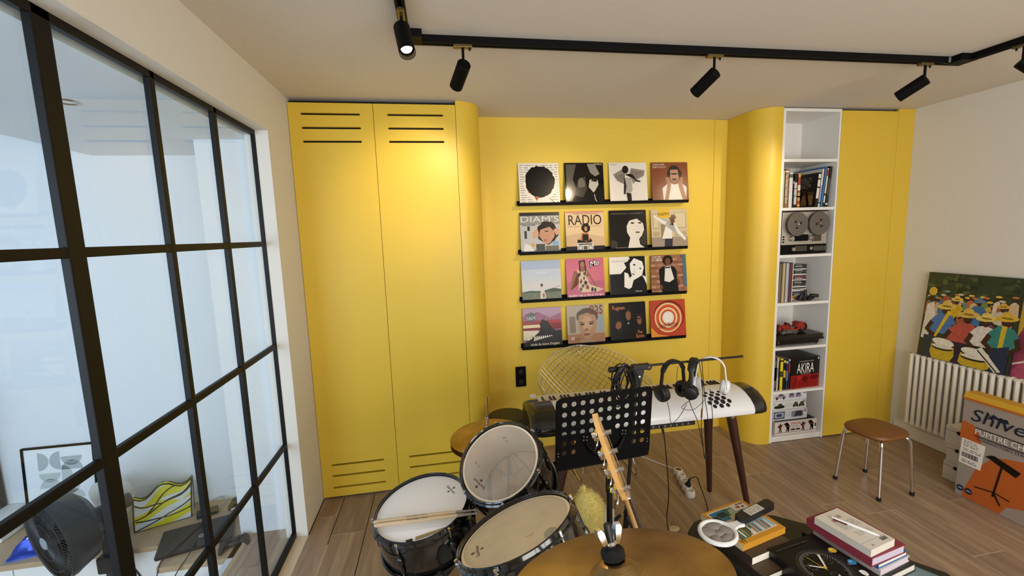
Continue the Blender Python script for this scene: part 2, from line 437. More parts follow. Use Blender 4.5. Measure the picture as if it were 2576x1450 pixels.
# ------------------------------------------------------------------ the lower room behind the glass
LW = mat('cool_white_paint', '#d9dde0', 0.8)
mb = MB().box((-0.42, -3.4, -0.75), (-0.105, -0.265, -0.02))
obj('wall_landing', mb, LW, kind='structure')
land = obj('floor_landing', MB().box((-0.375, -3.4, -0.02), (-0.107, -0.265, -0.003)), GROUT, kind='structure')
for k in range(3):
    for (xa, xb) in ((-0.345, -0.30), (-0.298, -0.107)):
        yb = -0.266 - (0.30 if xa > -0.31 else 0.75) * (k > 0) - max(0, k - 1) * 1.2; ya = -0.266 - (0.30 if xa > -0.31 else 0.75) - k * 1.2
        o = obj('plank', MB().box((xa, ya + 0.002, -0.0029), (xb, yb, 0.0)), TILE, land)
boxo('trim_6', (-0.375, -3.4, -0.045), (-0.345, -0.265, 0.002), OAK, None, bevel=0.003, kind='structure')
obj('wall_pillar', MB().box((-0.415, -0.265, -0.75), (-0.121, 0.32, 2.45)), LW, kind='structure')
obj('wall_lower_back', MB().box((-3.2, 0.2, -0.8), (-0.415, 0.3, 3.1)), LW, kind='structure')
obj('wall_lower_left', MB().box((-3.2, -3.6, -0.8), (-3.05, 0.2, 3.1)), LW, kind='structure')
obj('wall_lower_rear', MB().box((-3.2, -3.6, -0.8), (-2.9, -3.45, 3.1)).box((-0.5, -3.6, -0.8), (-0.12, -3.45, 3.1)).box((-2.9, -3.6, -0.8), (-0.5, -3.45, 0.2)).box((-2.9, -3.6, 2.4), (-0.5, -3.45, 3.1)), LW, kind='structure')
wf = MB()
for a in (-2.9, -1.725, -0.55): wf.box((a, -3.56, 0.2), (a + 0.05, -3.50, 2.4))
wf.box((-2.9, -3.56, 0.2), (-0.5, -3.50, 0.25)).box((-2.9, -3.56, 2.35), (-0.5, -3.50, 2.4))
obj('window_3', wf, WLAM, kind='structure')
obj('floor_lower', MB().box((-3.2, -3.6, -0.85), (-0.12, 0.3, -0.75)), OAK, kind='structure')
mb = MB()
mb.prism([(-0.12, 2.352), (-1.22, 2.352), (-3.2, 2.352 + 0.284 * 1.98), (-3.2, 3.1), (-0.12, 3.1)], fr((0, 0.25, 0), (1, 0, 0), (0, 0, 1)), 0.0, 3.85)
obj('ceiling_lower', mb, LW, kind='structure')
dl = thing('ceiling_downlight', 'small round recessed downlight in the ceiling behind the glass', 'light', (-0.52, -0.935, 2.352))
obj('ring', MB().lathe([(0.026, 0.0), (0.034, 0.006), (0.041, 0.0)], axf((-0.52, -0.935, 2.352), (0, 0, -1)), 24), STEEL, dl)
obj('lens', MB().lathe([(0.0, 0.001), (0.027, 0.001)], axf((-0.52, -0.935, 2.352), (0, 0, -1)), 24), mat('frosted_lens', '#e8eaec', 0.3), dl)
# ------------------------------------------------------------------ ceiling track and spotlights
tr = thing('track_light_rail', 'long black ceiling track running across the room with two bends', 'light track', (2.25, -0.905, H))
TX0, TX1, TY = 0.785, 3.735, -0.905
def rail(a, b):
    a, b = Vector(a), Vector(b); d = (b - a).normalized(); F = fr(a, d, (0, 0, 1)); L = (b - a).length
    w = 0.0175
    prof = [(-w, 0.0), (w, 0.0), (w, -0.033), (0.007, -0.033), (0.007, -0.012), (-0.007, -0.012), (-0.007, -0.033), (-w, -0.033)]
    G = fr(a, d.cross(Vector((0, 0, 1))) * -1, (0, 0, 1))
    mb = MB(); mb.prism(prof, G, 0, L if (G.to_3x3() @ Vector((0, 0, 1))).dot(d) > 0 else -L)
    r_ = obj('rail', mb, BLKM, tr)
    obj('conductor', MB().box((0, -0.005, -0.016), (L, -0.003, -0.013), None, F @ Matrix.Rotation(PI / 2, 4, 'X')).box((0, 0.003, -0.016), (L, 0.005, -0.013), None, F @ Matrix.Rotation(PI / 2, 4, 'X')), BRASS, r_)
zt = H
rail((TX0 + 0.06, TY, zt), (TX1 - 0.06, TY, zt)); rail((TX0, TY - 0.06, zt), (TX0, -3.4, zt)); rail((TX1 + 0.01, TY - 0.06, zt), (TX1 + 0.05, -2.8, zt))
boxo('corner_joint', (TX0 - 0.0175, TY - 0.07, H - 0.034), (TX0 + 0.07, TY + 0.0175, H), BLKM, tr, bevel=0.002)
boxo('corner_joint', (TX1 - 0.07, TY - 0.07, H - 0.034), (TX1 + 0.03, TY + 0.0175, H), BLKM, tr, bevel=0.002)
boxo('grey_clip', (TX1 - 0.085, TY - 0.0185, H - 0.03), (TX1 - 0.063, TY + 0.0185, H - 0.004), mat('grey_clip', '#77757a', 0.5), tr)

BULB = mat('lit_lens', '#fff2d8', 0.5, emit='#ffdca0', estr=14)
def spotlight(x, y, aim, label, energy, along=(1, 0, 0), stem=0.075, angle=66, blend=1.0):
    t = thing('track_spotlight', label, 'spotlight', (x, y, H - 0.033), 'black spotlights on the ceiling track')
    zb = H - 0.033
    A = fr((x, y, zb), along, (0, 0, 1))
    boxo('adapter', (-0.042, -0.012, -0.014), (0.042, 0.006, 0.014), mat('brass_adapter', '#6b5a34', 0.35, metal=0.6), t, bevel=0.002, M=A)
    pz = zb - stem
    obj('stem', MB().cyl((x, y, zb), (x, y, pz - 0.012), 0.0062, n=10), BLKM, t)
    obj('latch', MB().cyl((0.03, -0.012, 0), (0.03, -0.022, 0), 0.004, n=8, M=A), BLKM, t)
    P = Vector((x, y, pz - 0.012)); d = (Vector(aim) - P).normalized()
    B = axf(P - d * 0.012, d); r = 0.031; L = 0.135
    hd = MB().lathe([(0.0, 0.0), (r - 0.003, 0.0), (r, 0.003), (r, L), (r - 0.002, L), (r - 0.003, L - 0.022), (0.0, L - 0.024)], B, 32)
    h_ = obj('lamp_head', hd, BLKM, t)
    obj('lens', MB().lathe([(0.0, L - 0.0225), (r - 0.0035, L - 0.0225)], B, 24), BULB, h_)
    ld = bpy.data.lights.new('spot_beam', 'SPOT'); ld.energy = energy; ld.color = (1.0, 0.80, 0.52); ld.spot_size = math.radians(angle); ld.spot_blend = blend; ld.shadow_soft_size = 0.022
    lo = bpy.data.objects.new('spot_beam', ld); COL.objects.link(lo); lo.parent = t
    pos = B @ Vector((0, 0, L + 0.002)); lo.location = pos - Vector(t.location); lo.rotation_euler = d.to_track_quat('-Z', 'Y').to_euler()
    return t
SE = 30
spotlight(TX0, -1.16, (1.15, -2.35, 0.4), 'black spotlight whose glowing lens faces the room', SE * 0.8, along=(0, 1, 0), stem=0.045)
spotlight(1.031, TY, (0.76, 0.0, 2.08), 'black spotlight above the yellow wardrobe doors, leftmost on the long track', SE)
spotlight(2.269, TY, (1.75, 0.36, 1.75), 'black spotlight in the middle of the long track, above the records', SE)
spotlight(3.525, TY, (3.10, 0.1, 1.95), 'black spotlight above the white bookcase, near the right bend of the track', SE)
spotlight(TX1 + 0.02, -1.17, (4.6, -1.75, 1.6), 'black spotlight cut by the right picture edge, turned to the right wall', SE * 2.2, along=(0, 1, 0))

# ------------------------------------------------------------------ record ledges and records
LZ = [2.004, 1.628, 1.252, 0.871]
names4 = ['top', 'second', 'third', 'bottom']
for z, nm in zip(LZ, names4):
    t = thing('picture_ledge', 'long black metal picture ledge, %s of the four on the yellow wall' % ('topmost' if nm == 'top' else 'lowest' if nm == 'bottom' else nm + ' from the top'), 'ledge', (2.198, 0.36, z), 'black record ledges')
    boxo('ledge_tray', (1.490, 0.326, z - 0.006), (2.906, YB - 0.001, z), BLKM, t)
    boxo('front_lip', (1.490, 0.322, z - 0.012), (2.906, 0.327, z + 0.012), BLKM, t, bevel=0.001)
    boxo('back_flange', (1.490, YB - 0.006, z), (2.906, YB - 0.001, z + 0.03), BLKM, t)

RW = 0.318
SLV = {}
def record(row, x, label, base, edge='#d8d0c0', rough=0.25, dz=0.0, lean=0.04, roll=0):
    """a cardboard sleeve leaning on its ledge; returns (object, frame of the front, u right, v up)"""
    z = LZ[row] + 0.0005
    F = fr((x, 0.3325, z), (1, 0, 0), (0, lean / RW, 1))
    if roll: F = F @ Matrix.Rotation(math.radians(roll), 4, 'Z')
    mb = MB(); m0 = mat('sleeve_' + base.lstrip('#') + '_%d' % int(rough * 100), base, rough, coat=0.3 if rough < 0.2 else 0.0, spec=0.2)
    mb.prism(rrect(0, 0, RW, RW, 0.002, 1), F, -0.004, 0.0, m0)
    o = obj('record_sleeve', mb, m0, loc=(x + RW / 2, 0.36, z), label=label, cat='record', group='records on the black wall ledges')
    return o, F @ Matrix.Scale(RW, 4, (1, 0, 0)) @ Matrix.Scale(RW, 4, (0, 1, 0))
class Art:
    """flat printed shapes on a sleeve or a board: unit square coordinates, stacked in thin layers"""
    def __init__(s, o, F, rough=0.3, step=0.00006, paint=0): s.o = o; s.F = F; s.mb = MB(); s.z = 0.0002; s.r = rough; s.n = paint; s.step = step; s.tx = []
    def m(s, c):
        if s.n: return mat('oil_paint_%s' % c.lstrip('#'), c, s.r, noise=s.n, nscale=55, bump=0.5, bscale=120)
        return mat('print_%s_%d' % (c.lstrip('#'), int(s.r * 100)), c, s.r, spec=0.5 if s.r < 0.2 else 0.2)
    def p(s, c, poly): s.mb.flat(poly, s.F, s.z, s.m(c)); s.z += s.step; return s
    def e(s, c, cx, cy, rx, ry=None, rot=0, n=20): return s.p(c, ell(cx, cy, rx, ry or rx, n, rot))
    def r_(s, c, x0, y0, x1, y1): return s.p(c, [(x0, y0), (x1, y0), (x1, y1), (x0, y1)])
    def l(s, c, P, w):
        for a, b in zip(P[:-1], P[1:]):
            d = Vector((b[0] - a[0], b[1] - a[1])); n = Vector((-d.y, d.x)).normalized() * w / 2
            s.mb.flat([(a[0] - n.x, a[1] - n.y), (b[0] - n.x, b[1] - n.y), (b[0] + n.x, b[1] + n.y), (a[0] + n.x, a[1] + n.y)], s.F, s.z, s.m(c))
        s.z += s.step; return s
    def t(s, c, string, x, y, w, h, slant=0, rot=0, bold=0.0):
        mb = MB(); text_mb(mb, string, at(s.F, x, y) @ Matrix.Rotation(math.radians(rot), 4, 'Z'), w, h, s.m(c), s.z + 0.0002, slant, bold); s.tx.append(mb); return s
    def lines(s, c, x0, y0, x1, y1, n, w, seed=1, brk=5):
        """rows of unreadable small print, as short dashes"""
        R = random.Random(seed)
        for k in range(n):
            y = y1 - (y1 - y0) * (k + 0.5) / n; x = x0
            while x < x1 - 0.01:
                b = min(x1, x + R.uniform(0.4, 1.6) * (x1 - x0) / brk)
                s.mb.flat([(x, y - w / 2), (b, y - w / 2 + R.uniform(-.3, .3) * w), (b, y + w / 2), (x, y + w / 2)], s.F, s.z, s.m(c)); x = b + R.uniform(0.15, 0.4) * (x1 - x0) / brk
        s.z += s.step; return s
    def done(s, name='cover_print', tname='lettering'):
        if s.mb.v: obj(name, s.mb, None, s.o)
        for mb in s.tx: obj(tname, mb, None, s.o)
def wob(cx, cy, rx, ry, n, amp, seed, a0=0):
    R = random.Random(seed); return [(cx + rx * (1 + R.uniform(-amp, amp)) * math.cos(2 * PI * i / n + a0), cy + ry * (1 + R.uniform(-amp, amp)) * math.sin(2 * PI * i / n + a0)) for i in range(n)]
RX = [1.506, 1.872, 2.238, 2.598]
# top row
o, F = record(0, RX[0], 'white record sleeve with large round black hair amid handwriting', '#e6dfd3', roll=0)
a = Art(o, F); a.lines('#5a554e', .03, .03, .97, .97, 17, .012, 3, 7)
a.p('#e6dfd3', wob(.53, .5, .41, .43, 30, .03, 2)); a.p('#a5633c', [(.22, .48), (.19, .36), (.23, .27), (.32, .26), (.42, .08), (.5, .2), (.4, .5)])
a.p('#0a0908', wob(.52, .55, .37, .38, 46, .05, 5)); a.p('#e6dfd3', [(.42, .0), (.46, .12), (.58, .17), (.74, .15), (.86, .0)]); a.l('#171412', [(.74, .15), (.82, .07), (.86, .0)], .012); a.done()
o, F = record(0, RX[1], 'glossy black and grey portrait record sleeve on the top ledge', '#15130f', rough=0.12)
a = Art(o, F, .12); a.p('#57534a', [(.04, .06), (.04, .96), (.3, .96), (.2, .6), (.3, .3), (.16, .06)]); a.p('#8d877b', [(.58, .97), (.66, .75), (.78, .66), (.9, .72), (.78, .97)])
a.p('#b9b4a8', [(.6, .4), (.63, .58), (.84, .6), (.86, .46), (.76, .3), (.72, .26)]); a.p('#2b2823', [(.66, .55), (.74, .62), (.86, .6), (.8, .52)]); a.p('#3c382f', [(.22, .2), (.36, .62), (.52, .66), (.56, .36), (.44, .14)])
a.p('#6b665b', wob(.42, .5, .1, .12, 12, .2, 4)); a.l('#c4bfb3', [(.74, .22), (.76, .1), (.8, .02)], .018); a.r_('#8b8064', .76, .94, .97, .985); a.done()
o, F = record(0, RX[2], 'white record sleeve with dark figure between two spread grey wings', '#e6ddd0')
a = Art(o, F); a.r_('#e6ddd0', .01, .01, .99, .99); G = '#8f8578'
a.p(G, [(.42, .68), (.36, .84), (.1, .7), (.2, .54), (.38, .46)]); a.p(G, [(.54, .72), (.58, .86), (.95, .8), (.92, .66), (.76, .58), (.62, .46)])
for k in range(6): a.l('#4a4238', [(.4, .7 - .02 * k), (.14 + .03 * k, .66 - .03 * k)], .008); a.l('#4a4238', [(.58, .78 - .03 * k), (.9 - .05 * k, .74 - .03 * k)], .008)
a.p('#3a2f28', [(.4, .7), (.56, .72), (.62, .62), (.7, .52), (.82, .5), (.82, .54), (.72, .56), (.62, .7)]); a.p('#b0a497', [(.4, .62), (.58, .62), (.6, .3), (.5, .18), (.36, .24)]); a.p('#2e251f', [(.43, .24), (.46, .0), (.57, .0), (.56, .22)])
a.p('#2e251f', [(.4, .66), (.44, .4), (.4, .2), (.36, .2), (.38, .5)]); a.e('#2a211c', .43, .82, .085, .1);
a.lines('#c4b48c', .04, .93, .22, .97, 1, .025, 6, 3); a.r_('#c4b48c', .88, .03, .97, .055); a.done()
o, F = record(0, RX[3], 'brown record sleeve with a person in white tee, cap and headphones', '#80482c')
a = Art(o, F); a.p('#d8d3cb', [(.3, .0), (.28, .34), (.44, .46), (.6, .5), (.82, .46), (.95, .36), (.92, .0)]); a.p('#a47557', [(.32, .0), (.42, .42), (.38, .6), (.46, .64), (.52, .44), (.5, .3), (.42, .0)])
a.p('#a47557', [(.94, .04), (.84, .42), (.86, .62), (.78, .62), (.72, .42), (.76, .26), (.84, .0)]); a.p('#8d5f46', [(.52, .46), (.52, .6), (.74, .6), (.74, .46), (.63, .43)])
a.e('#b28467', .62, .66, .125, .16); a.e('#221e20', .62, .80, .155, .12); a.p('#b28467', [(.5, .72), (.52, .81), (.72, .81), (.74, .72)]); a.e('#3a2a22', .62, .56, .07, .03); a.e('#17171a', .47, .7, .045, .09); a.e('#17171a', .78, .7, .045, .09)
a.t('#e8dccb', 'CRAIG DAVID', .04, .92, .32, .045).t('#e8dccb', 'BORN TO DO IT', .04, .855, .36, .045); a.done()
# second row
o, F = record(1, RX[0], 'grey record sleeve with chunky silver title over a torn hole', '#b9b7b3')
a = Art(o, F); a.r_('#2a2825', 0, .8, 1, 1); a.r_('#8f8c88', 0, .7, 1, .92); a.p('#1d1a18', wob(.68, .5, .27, .28, 22, .1, 9)); a.p('#bd8d72', [(.46, .42), (.52, .62), (.66, .7), (.86, .6), (.86, .4), (.74, .24), (.62, .2)]); a.p('#1d1a18', [(.46, .56), (.56, .78), (.8, .76), (.88, .5), (.74, .64)])
a.p('#c99c82', [(.3, .5), (.42, .62), (.46, .5), (.44, .38), (.3, .36)]); a.p('#c99c82', [(.84, .56), (.94, .62), (1, .48), (.9, .42)]); a.e('#3a2a24', .66, .53, .05, .014); a.e('#9c5a50', .62, .31, .045, .02)
a.r_('#3d3b3a', .1, .36, .16, .55); a.r_('#2f3033', .18, .55, .24, .66); a.r_('#4e5c6c', 0, .0, 1, .07); a.e('#c9a040', .3, .2, .045, .05); a.r_('#4a4842', .38, .05, .6, .22); a.r_('#6c6656', .62, .05, .95, .17); a.p('#d9d5cf', [(.06, .05), (.1, .25), (.24, .18), (.34, .05)]); a.r_('#7fa6c4', .8, .18, .95, .28)
a.t('#d7d5d2', "DIAM'S", .02, .76, .96, .15).t('#2a2825', 'Dans ma bulle', .06, .67, .32, .05); a.done()
o, F = record(1, RX[1], 'cream record sleeve with tall RADIO lettering above a seated figure', '#d9bd95')
a = Art(o, F); a.r_('#c98078', 0, .96, 1, 1); a.p('#c7a883', [(0, .14), (0, .4), (.4, .46), (1, .34), (1, .14)]); a.r_('#1b1720', 0, 0, 1, .13)
a.p('#17120f', [(.28, .22), (.3, .3), (.5, .26), (.64, .32), (.68, .24), (.5, .16)]); a.p('#b06f42', [(.36, .28), (.42, .46), (.58, .46), (.62, .28), (.52, .24)]); a.p('#17120f', [(.42, .26), (.43, .42), (.57, .42), (.58, .26)]); a.p('#17120f', wob(.52, .58, .115, .115, 26, .06, 12)); a.e('#c08a5c', .52, .56, .04, .06)
a.p('#cfcac0', rrect(.28, .0, .7, .21, .02)); a.e('#4a4744', .36, .085, .06); a.e('#c9c4ba', .36, .085, .045); a.e('#4a4744', .62, .085, .06); a.e('#c9c4ba', .62, .085, .045); a.r_('#3c3a37', .31, .16, .67, .19); a.r_('#54504a', .44, .04, .54, .13)
a.t('#1c1113', 'RADIO', .08, .66, .86, .25).t('#7a4a36', 'ESPERANZA SPALDING', .2, .925, .62, .025).t('#7a5a46', 'MUSIC SOCIETY', .06, .61, .88, .02); a.done()
o, F = record(1, RX[2], 'black record sleeve with a pale upright face on its right side', '#1b1815')
a = Art(o, F); a.p('#e0d6c8', [(.46, .0), (.5, .14), (.54, .3), (.46, .44), (.46, .6), (.54, .74), (.7, .8), (.9, .74), (.93, .5), (.86, .34), (.78, .26), (.8, .12), (.92, .04), (.9, .0)]); a.p('#1b1815', [(.46, .66), (.6, .96), (.98, .9), (.98, .5), (.9, .66), (.74, .78), (.56, .74)])
a.p('#3a342e', [(.86, .3), (.93, .5), (.98, .5), (.98, .1), (.84, .12), (.78, .24)]); a.e('#2a2521', .62, .67, .05, .02); a.e('#2a2521', .82, .67, .045, .02); a.e('#6b5248', .75, .43, .06, .022); a.p('#39342f', [(.02, .06), (.04, .26), (.2, .2), (.18, .06)])
a.t('#8c8072', 'MARIAH CAREY', .06, .9, .86, .035).t('#b4a894', 'DAYDREAM', .14, .03, .3, .03); a.done()
o, F = record(1, RX[3], 'beige record sleeve with yellow HAPPY label and a dancing person in hat', '#cdbb98')
a = Art(o, F); a.r_('#a08d7c', 0, 0, 1, .28); a.r_('#b3a27d', .64, .5, .98, .92); a.r_('#d3c3a2', .67, .53, .95, .9); a.r_('#b3a27d', .04, .5, .22, .9); a.r_('#d3c3a2', .07, .53, .2, .87); a.r_('#8d8064', .26, .2, .42, .62); a.r_('#b3a27d', .64, .3, .98, .42); a.r_('#b3a27d', .04, .3, .22, .42)
a.p('#34353f', [(.34, .02), (.36, .26), (.58, .28), (.56, .02)]); a.p('#e4dfd6', [(.28, .24), (.38, .52), (.42, .66), (.08, .86), (.06, .82), (.36, .6), (.5, .7), (.62, .62), (.7, .4), (.92, .18), (.96, .22), (.78, .44), (.66, .64), (.58, .68), (.56, .24)])
a.e('#6d4430', .59, .7, .06, .075); a.e('#6b513b', .6, .77, .11, .03, 8); a.p('#7a5f48', [(.54, .77), (.56, .85), (.66, .86), (.68, .79)]); a.p('#141212', [(.52, .59), (.62, .63), (.62, .57), (.52, .62)])
a.r_('#e2b21c', .2, .78, .52, 1); a.t('#171310', 'HAPPY', .2, .83, .32, .09); a.done()
# third row
o, F = record(2, RX[0], 'pale sky record sleeve with a small figure in a grassy field', '#b8bfcb')
a = Art(o, F); a.r_('#a3b0c6', 0, .78, 1, 1); a.r_('#bdc2c8', 0, .3, 1, .58); a.p('#c5c3c0', [(0, .26), (1, .28), (1, .44), (.5, .5), (0, .46)]); a.p('#3e4a36', [(0, .22), (.2, .25), (.5, .23), (.8, .3), (1, .26), (1, .1), (0, .1)]); a.r_('#6e7560', 0, 0, 1, .2); a.lines('#4f573f', 0, .0, 1, .2, 7, .012, 21, 4)
a.p('#c8bdb5', [(.45, .04), (.47, .34), (.53, .36), (.6, .1), (.58, .04)]); a.e('#a04538', .54, .12, .025, .06); a.e('#20180f', .5, .38, .03, .04); a.l('#4a4a3a', [(.84, .28), (.9, .34), (.96, .33)], .008); a.t('#dfe4ea', 'S A M', .4, .66, .22, .06); a.done()
o, F = record(2, RX[1], 'pink record sleeve with a seated person in a patterned dress', '#c4677c')
a = Art(o, F); a.r_('#b15a74', 0, 0, 1, .42); a.p('#8c5a3e', [(.2, .7), (.06, .22), (.1, .2), (.26, .56), (.34, .74), (.54, .74), (.7, .44), (.84, .22), (.8, .2), (.58, .56)]); a.p('#c9b194', [(.28, .74), (.32, .5), (.3, .2), (.4, .14), (.8, .14), (.98, .2), (.8, .26), (.6, .34), (.52, .56), (.56, .74), (.43, .66)])
for k, (x, y) in enumerate(((.34, .6), (.46, .5), (.38, .42), (.5, .38), (.42, .3), (.54, .26), (.66, .2), (.36, .22), (.48, .62), (.74, .19))): a.p(('#2a2026', '#5c5560', '#6e3c2c')[k % 3], wob(x, y, .04, .05, 7, .4, 30 + k))
a.p('#33221a', [(.34, .7), (.34, .94), (.5, .97), (.54, .7), (.5, .6), (.48, .84), (.38, .84), (.38, .62)]); a.e('#a06f4e', .43, .84, .06, .09); a.p('#8c5a3e', [(.4, .72), (.4, .8), (.47, .8), (.48, .72)])
a.t('#17110f', 'Mo', .628, .748, .29, .175, slant=.25, rot=14, bold=.035); a.z += .0003; a.t('#f0ebe2', 'Mo', .648, .770, .252, .138, slant=.25, rot=14, bold=0); a.t('#f0e8dd', 'BASED ON A TRUE STORY', .05, .02, .9, .07); a.done()
o, F = record(2, RX[2], 'black and white record sleeve with a tilted pale head in dark coat', '#e5dfd5')
a = Art(o, F); a.p('#0e0d0d', [(0, 0), (0, .56), (.3, .56), (.46, .72), (.4, .84), (.58, .9), (.54, 1), (.98, 1), (.98, .46), (.88, .5), (1, .3), (1, 0)]); a.p('#e5dfd5', [(.98, .46), (.9, .5), (1, .24)]); a.p('#e9e4da', [(.46, .72), (.52, .88), (.66, .96), (.9, .86), (.94, .7), (.88, .5), (.64, .38), (.58, .2), (.5, .16), (.38, .22), (.4, .6), (.5, .56)]); a.p('#0e0d0d', [(.5, .56), (.46, .72), (.52, .92), (.7, .98), (.56, .82), (.56, .66), (.6, .5), (.54, .44)])
a.e('#14110f', .68, .78, .035, .02, -20); a.e('#14110f', .84, .68, .03, .018, -20); a.e('#6f6660', .64, .54, .04, .018, -20); a.l('#b4a99c', [(.68, .68), (.66, .6), (.7, .58)], .01)
a.t('#8d867c', 'CELINE DION', .06, .87, .4, .035).t('#e6dfd2', "D'EUX", .68, .08, .18, .03); a.done()
o, F = record(2, RX[3], 'brick wall record sleeve with a person in black suit and bow tie', '#94674d')
a = Art(o, F)
for k in range(14):
    for j in range(5):
        if (k * 7 + j * 3) % 4: a.r_(('#a8775a', '#7d5240', '#b98a6c', '#8a5c48')[(k + j * 2) % 4], j * .2 + (k % 2) * .08 - .04 if j else 0, k * .07 + .008, min(.9, j * .2 + .17 + (k % 2) * .08 - .04), k * .07 + .06)
a.r_('#4b6b7c', .9, .16, 1, 1); a.p('#111010', [(.3, 0), (.24, .24), (.22, .62), (.34, .7), (.5, .72), (.62, .7), (.72, .6), (.72, .3), (.76, 0)]); a.p('#ded8d0', [(.36, .32), (.4, .7), (.54, .72), (.64, .36), (.5, .28)]); a.p('#111010', [(.41, .64), (.41, .7), (.47, .68), (.53, .71), (.53, .64), (.47, .66)]); a.p('#15100d', wob(.48, .86, .145, .13, 24, .05, 51)); a.e('#6e4430', .48, .82, .075, .1); a.p('#6e4430', [(.72, .36), (.78, .34), (.8, .2), (.74, .18)]); a.e('#6e4430', .27, .16, .04, .06); a.lines('#d9cfc0', .04, .84, .3, .98, 3, .02, 8, 4); a.done()
# bottom row
o, F = record(3, RX[0], 'record sleeve with red and purple sky over a dark hill', '#8e5a76')
a = Art(o, F); a.r_('#7d1f24', 0, .44, 1, .64); a.r_('#9c3a3c', 0, .6, 1, .68); a.p('#a98aa0', [(0, .8), (.4, .9), (.7, .74), (1, .86), (1, 1), (0, 1)]); a.r_('#d9c9a4', 0, .5, .6, .58); a.p('#d5c8ae', [(0, .2), (.4, .18), (.4, .42), (0, .44)]); a.p('#0f0b0a', [(0, 0), (0, .12), (.2, .22), (.42, .4), (.46, .6), (.52, .62), (.56, .78), (.6, .62), (.74, .5), (.82, .4), (1, .42), (1, 0)]); a.p('#8f7c66', [(.54, .56), (.57, .8), (.62, .56)]); a.p('#1c1412', [(.42, .56), (.5, .7), (.66, .64), (.7, .5), (.56, .44)])
R = random.Random(4)
for k in range(16): x = R.uniform(.02, .95); a.l('#140c0a', [(x, .1 + .25 * x), (x + R.uniform(-.03, .03), .24 + .3 * x)], .008)
for k in range(9): x = .26 + k * .055; a.p('#e0dacc', [(x, .16 + .015 * k), (x + .02, .3), (x + .05, .26), (x + .04, .18 + .01 * k)])
a.p('#5d6064', [(.04, .84), (.14, .86), (.22, .9), (.3, .86), (.4, .84), (.3, .8), (.36, .66), (.27, .69), (.22, .6), (.18, .69), (.1, .66), (.14, .8)]); a.t('#c8cace', 'IAM', .12, .7, .2, .09); a.t('#e3d9c0', 'école du micro d\'argent', .18, .03, .74, .085); a.done()
o, F = record(3, RX[1], 'faded beige record sleeve with child portrait and tall brown title', '#a39684')
a = Art(o, F); a.r_('#7c6a58', .06, .3, .22, .72); a.r_('#8a97a4', .84, .3, .96, .7); a.r_('#9a6c4c', 0, 0, 1, .26); a.p('#9a7c60', [(.3, .0), (.34, .12), (.66, .12), (.8, .0)]); a.p('#4e4239', wob(.54, .7, .29, .22, 28, .04, 71)); a.p('#a58061', [(.28, .58), (.32, .74), (.54, .8), (.76, .72), (.8, .52), (.74, .3), (.58, .12), (.46, .12), (.34, .3)]); a.p('#b99473', [(.4, .6), (.5, .72), (.64, .68), (.68, .46), (.54, .26), (.42, .4)]); a.e('#2e2119', .4, .5, .06, .022); a.e('#2e2119', .64, .51, .06, .022); a.l('#3b2a20', [(.33, .55), (.46, .54)], .02); a.l('#3b2a20', [(.58, .55), (.72, .56)], .02); a.e('#7a5040', .51, .24, .09, .03); a.e('#8d6648', .51, .36, .06, .04)
a.t('#7c3a1e', 'nas', .62, .74, .34, .24).t('#e6e1da', 'ill', .09, .12, .08, .075).t('#241c17', 'matic', .18, .12, .15, .04); a.done()
o, F = record(3, RX[2], 'black record sleeve with three small heads and orange title', '#110f0f')
a = Art(o, F)
for cx, cy, rx, ry, rot in ((.24, .42, .1, .13, -15), (.52, .66, .09, .15, 0), (.82, .52, .08, .14, 6)): a.p('#1f1714', ell(cx, cy + .03, rx * 1.15, ry * 1.05, 18, rot)); a.e('#87543a', cx - .01, cy - .01, rx * .78, ry * .8, rot)
a.r_('#120e0d', .74, .54, .86, .57); a.p('#1a1413', [(.2, .3), (.34, .38), (.34, .2), (.24, .18)]); a.e('#a9bcb4', .5, .45, .025, .02)
a.t('#d9854a', 'Fugees', .08, .79, .34, .13).t('#d9854a', 'The', .74, .17, .14, .08).t('#d9854a', 'Score', .7, .06, .22, .1); a.done()
o, F = record(3, RX[3], 'orange record sleeve printed with white and red rings', '#b5442a')
a = Art(o, F); a.p('#6a2018', wob(.52, .56, .44, .42, 40, .01, 3)); a.p('#b5442a', wob(.51, .54, .42, .4, 40, .01, 4)); a.p('#d98c3c', [(0, 0), (0, .3), (.2, .1), (.5, .04), (.3, 0)])
for c, rx in (('#e3c795', .385), ('#d06a34', .35), ('#c24a2c', .315), ('#e8d6b4', .265), ('#d9a05a', .235), ('#c24a2c', .205), ('#ece4d4', .165), ('#d3cbbf', .145), ('#e6dfd3', .13)): a.p(c, ell(.5, .53, rx, rx * 1.02, 44))
a.t('#241510', 'Stevie Wonder', .22, .25, .56, .14, slant=.2, rot=4); a.done()
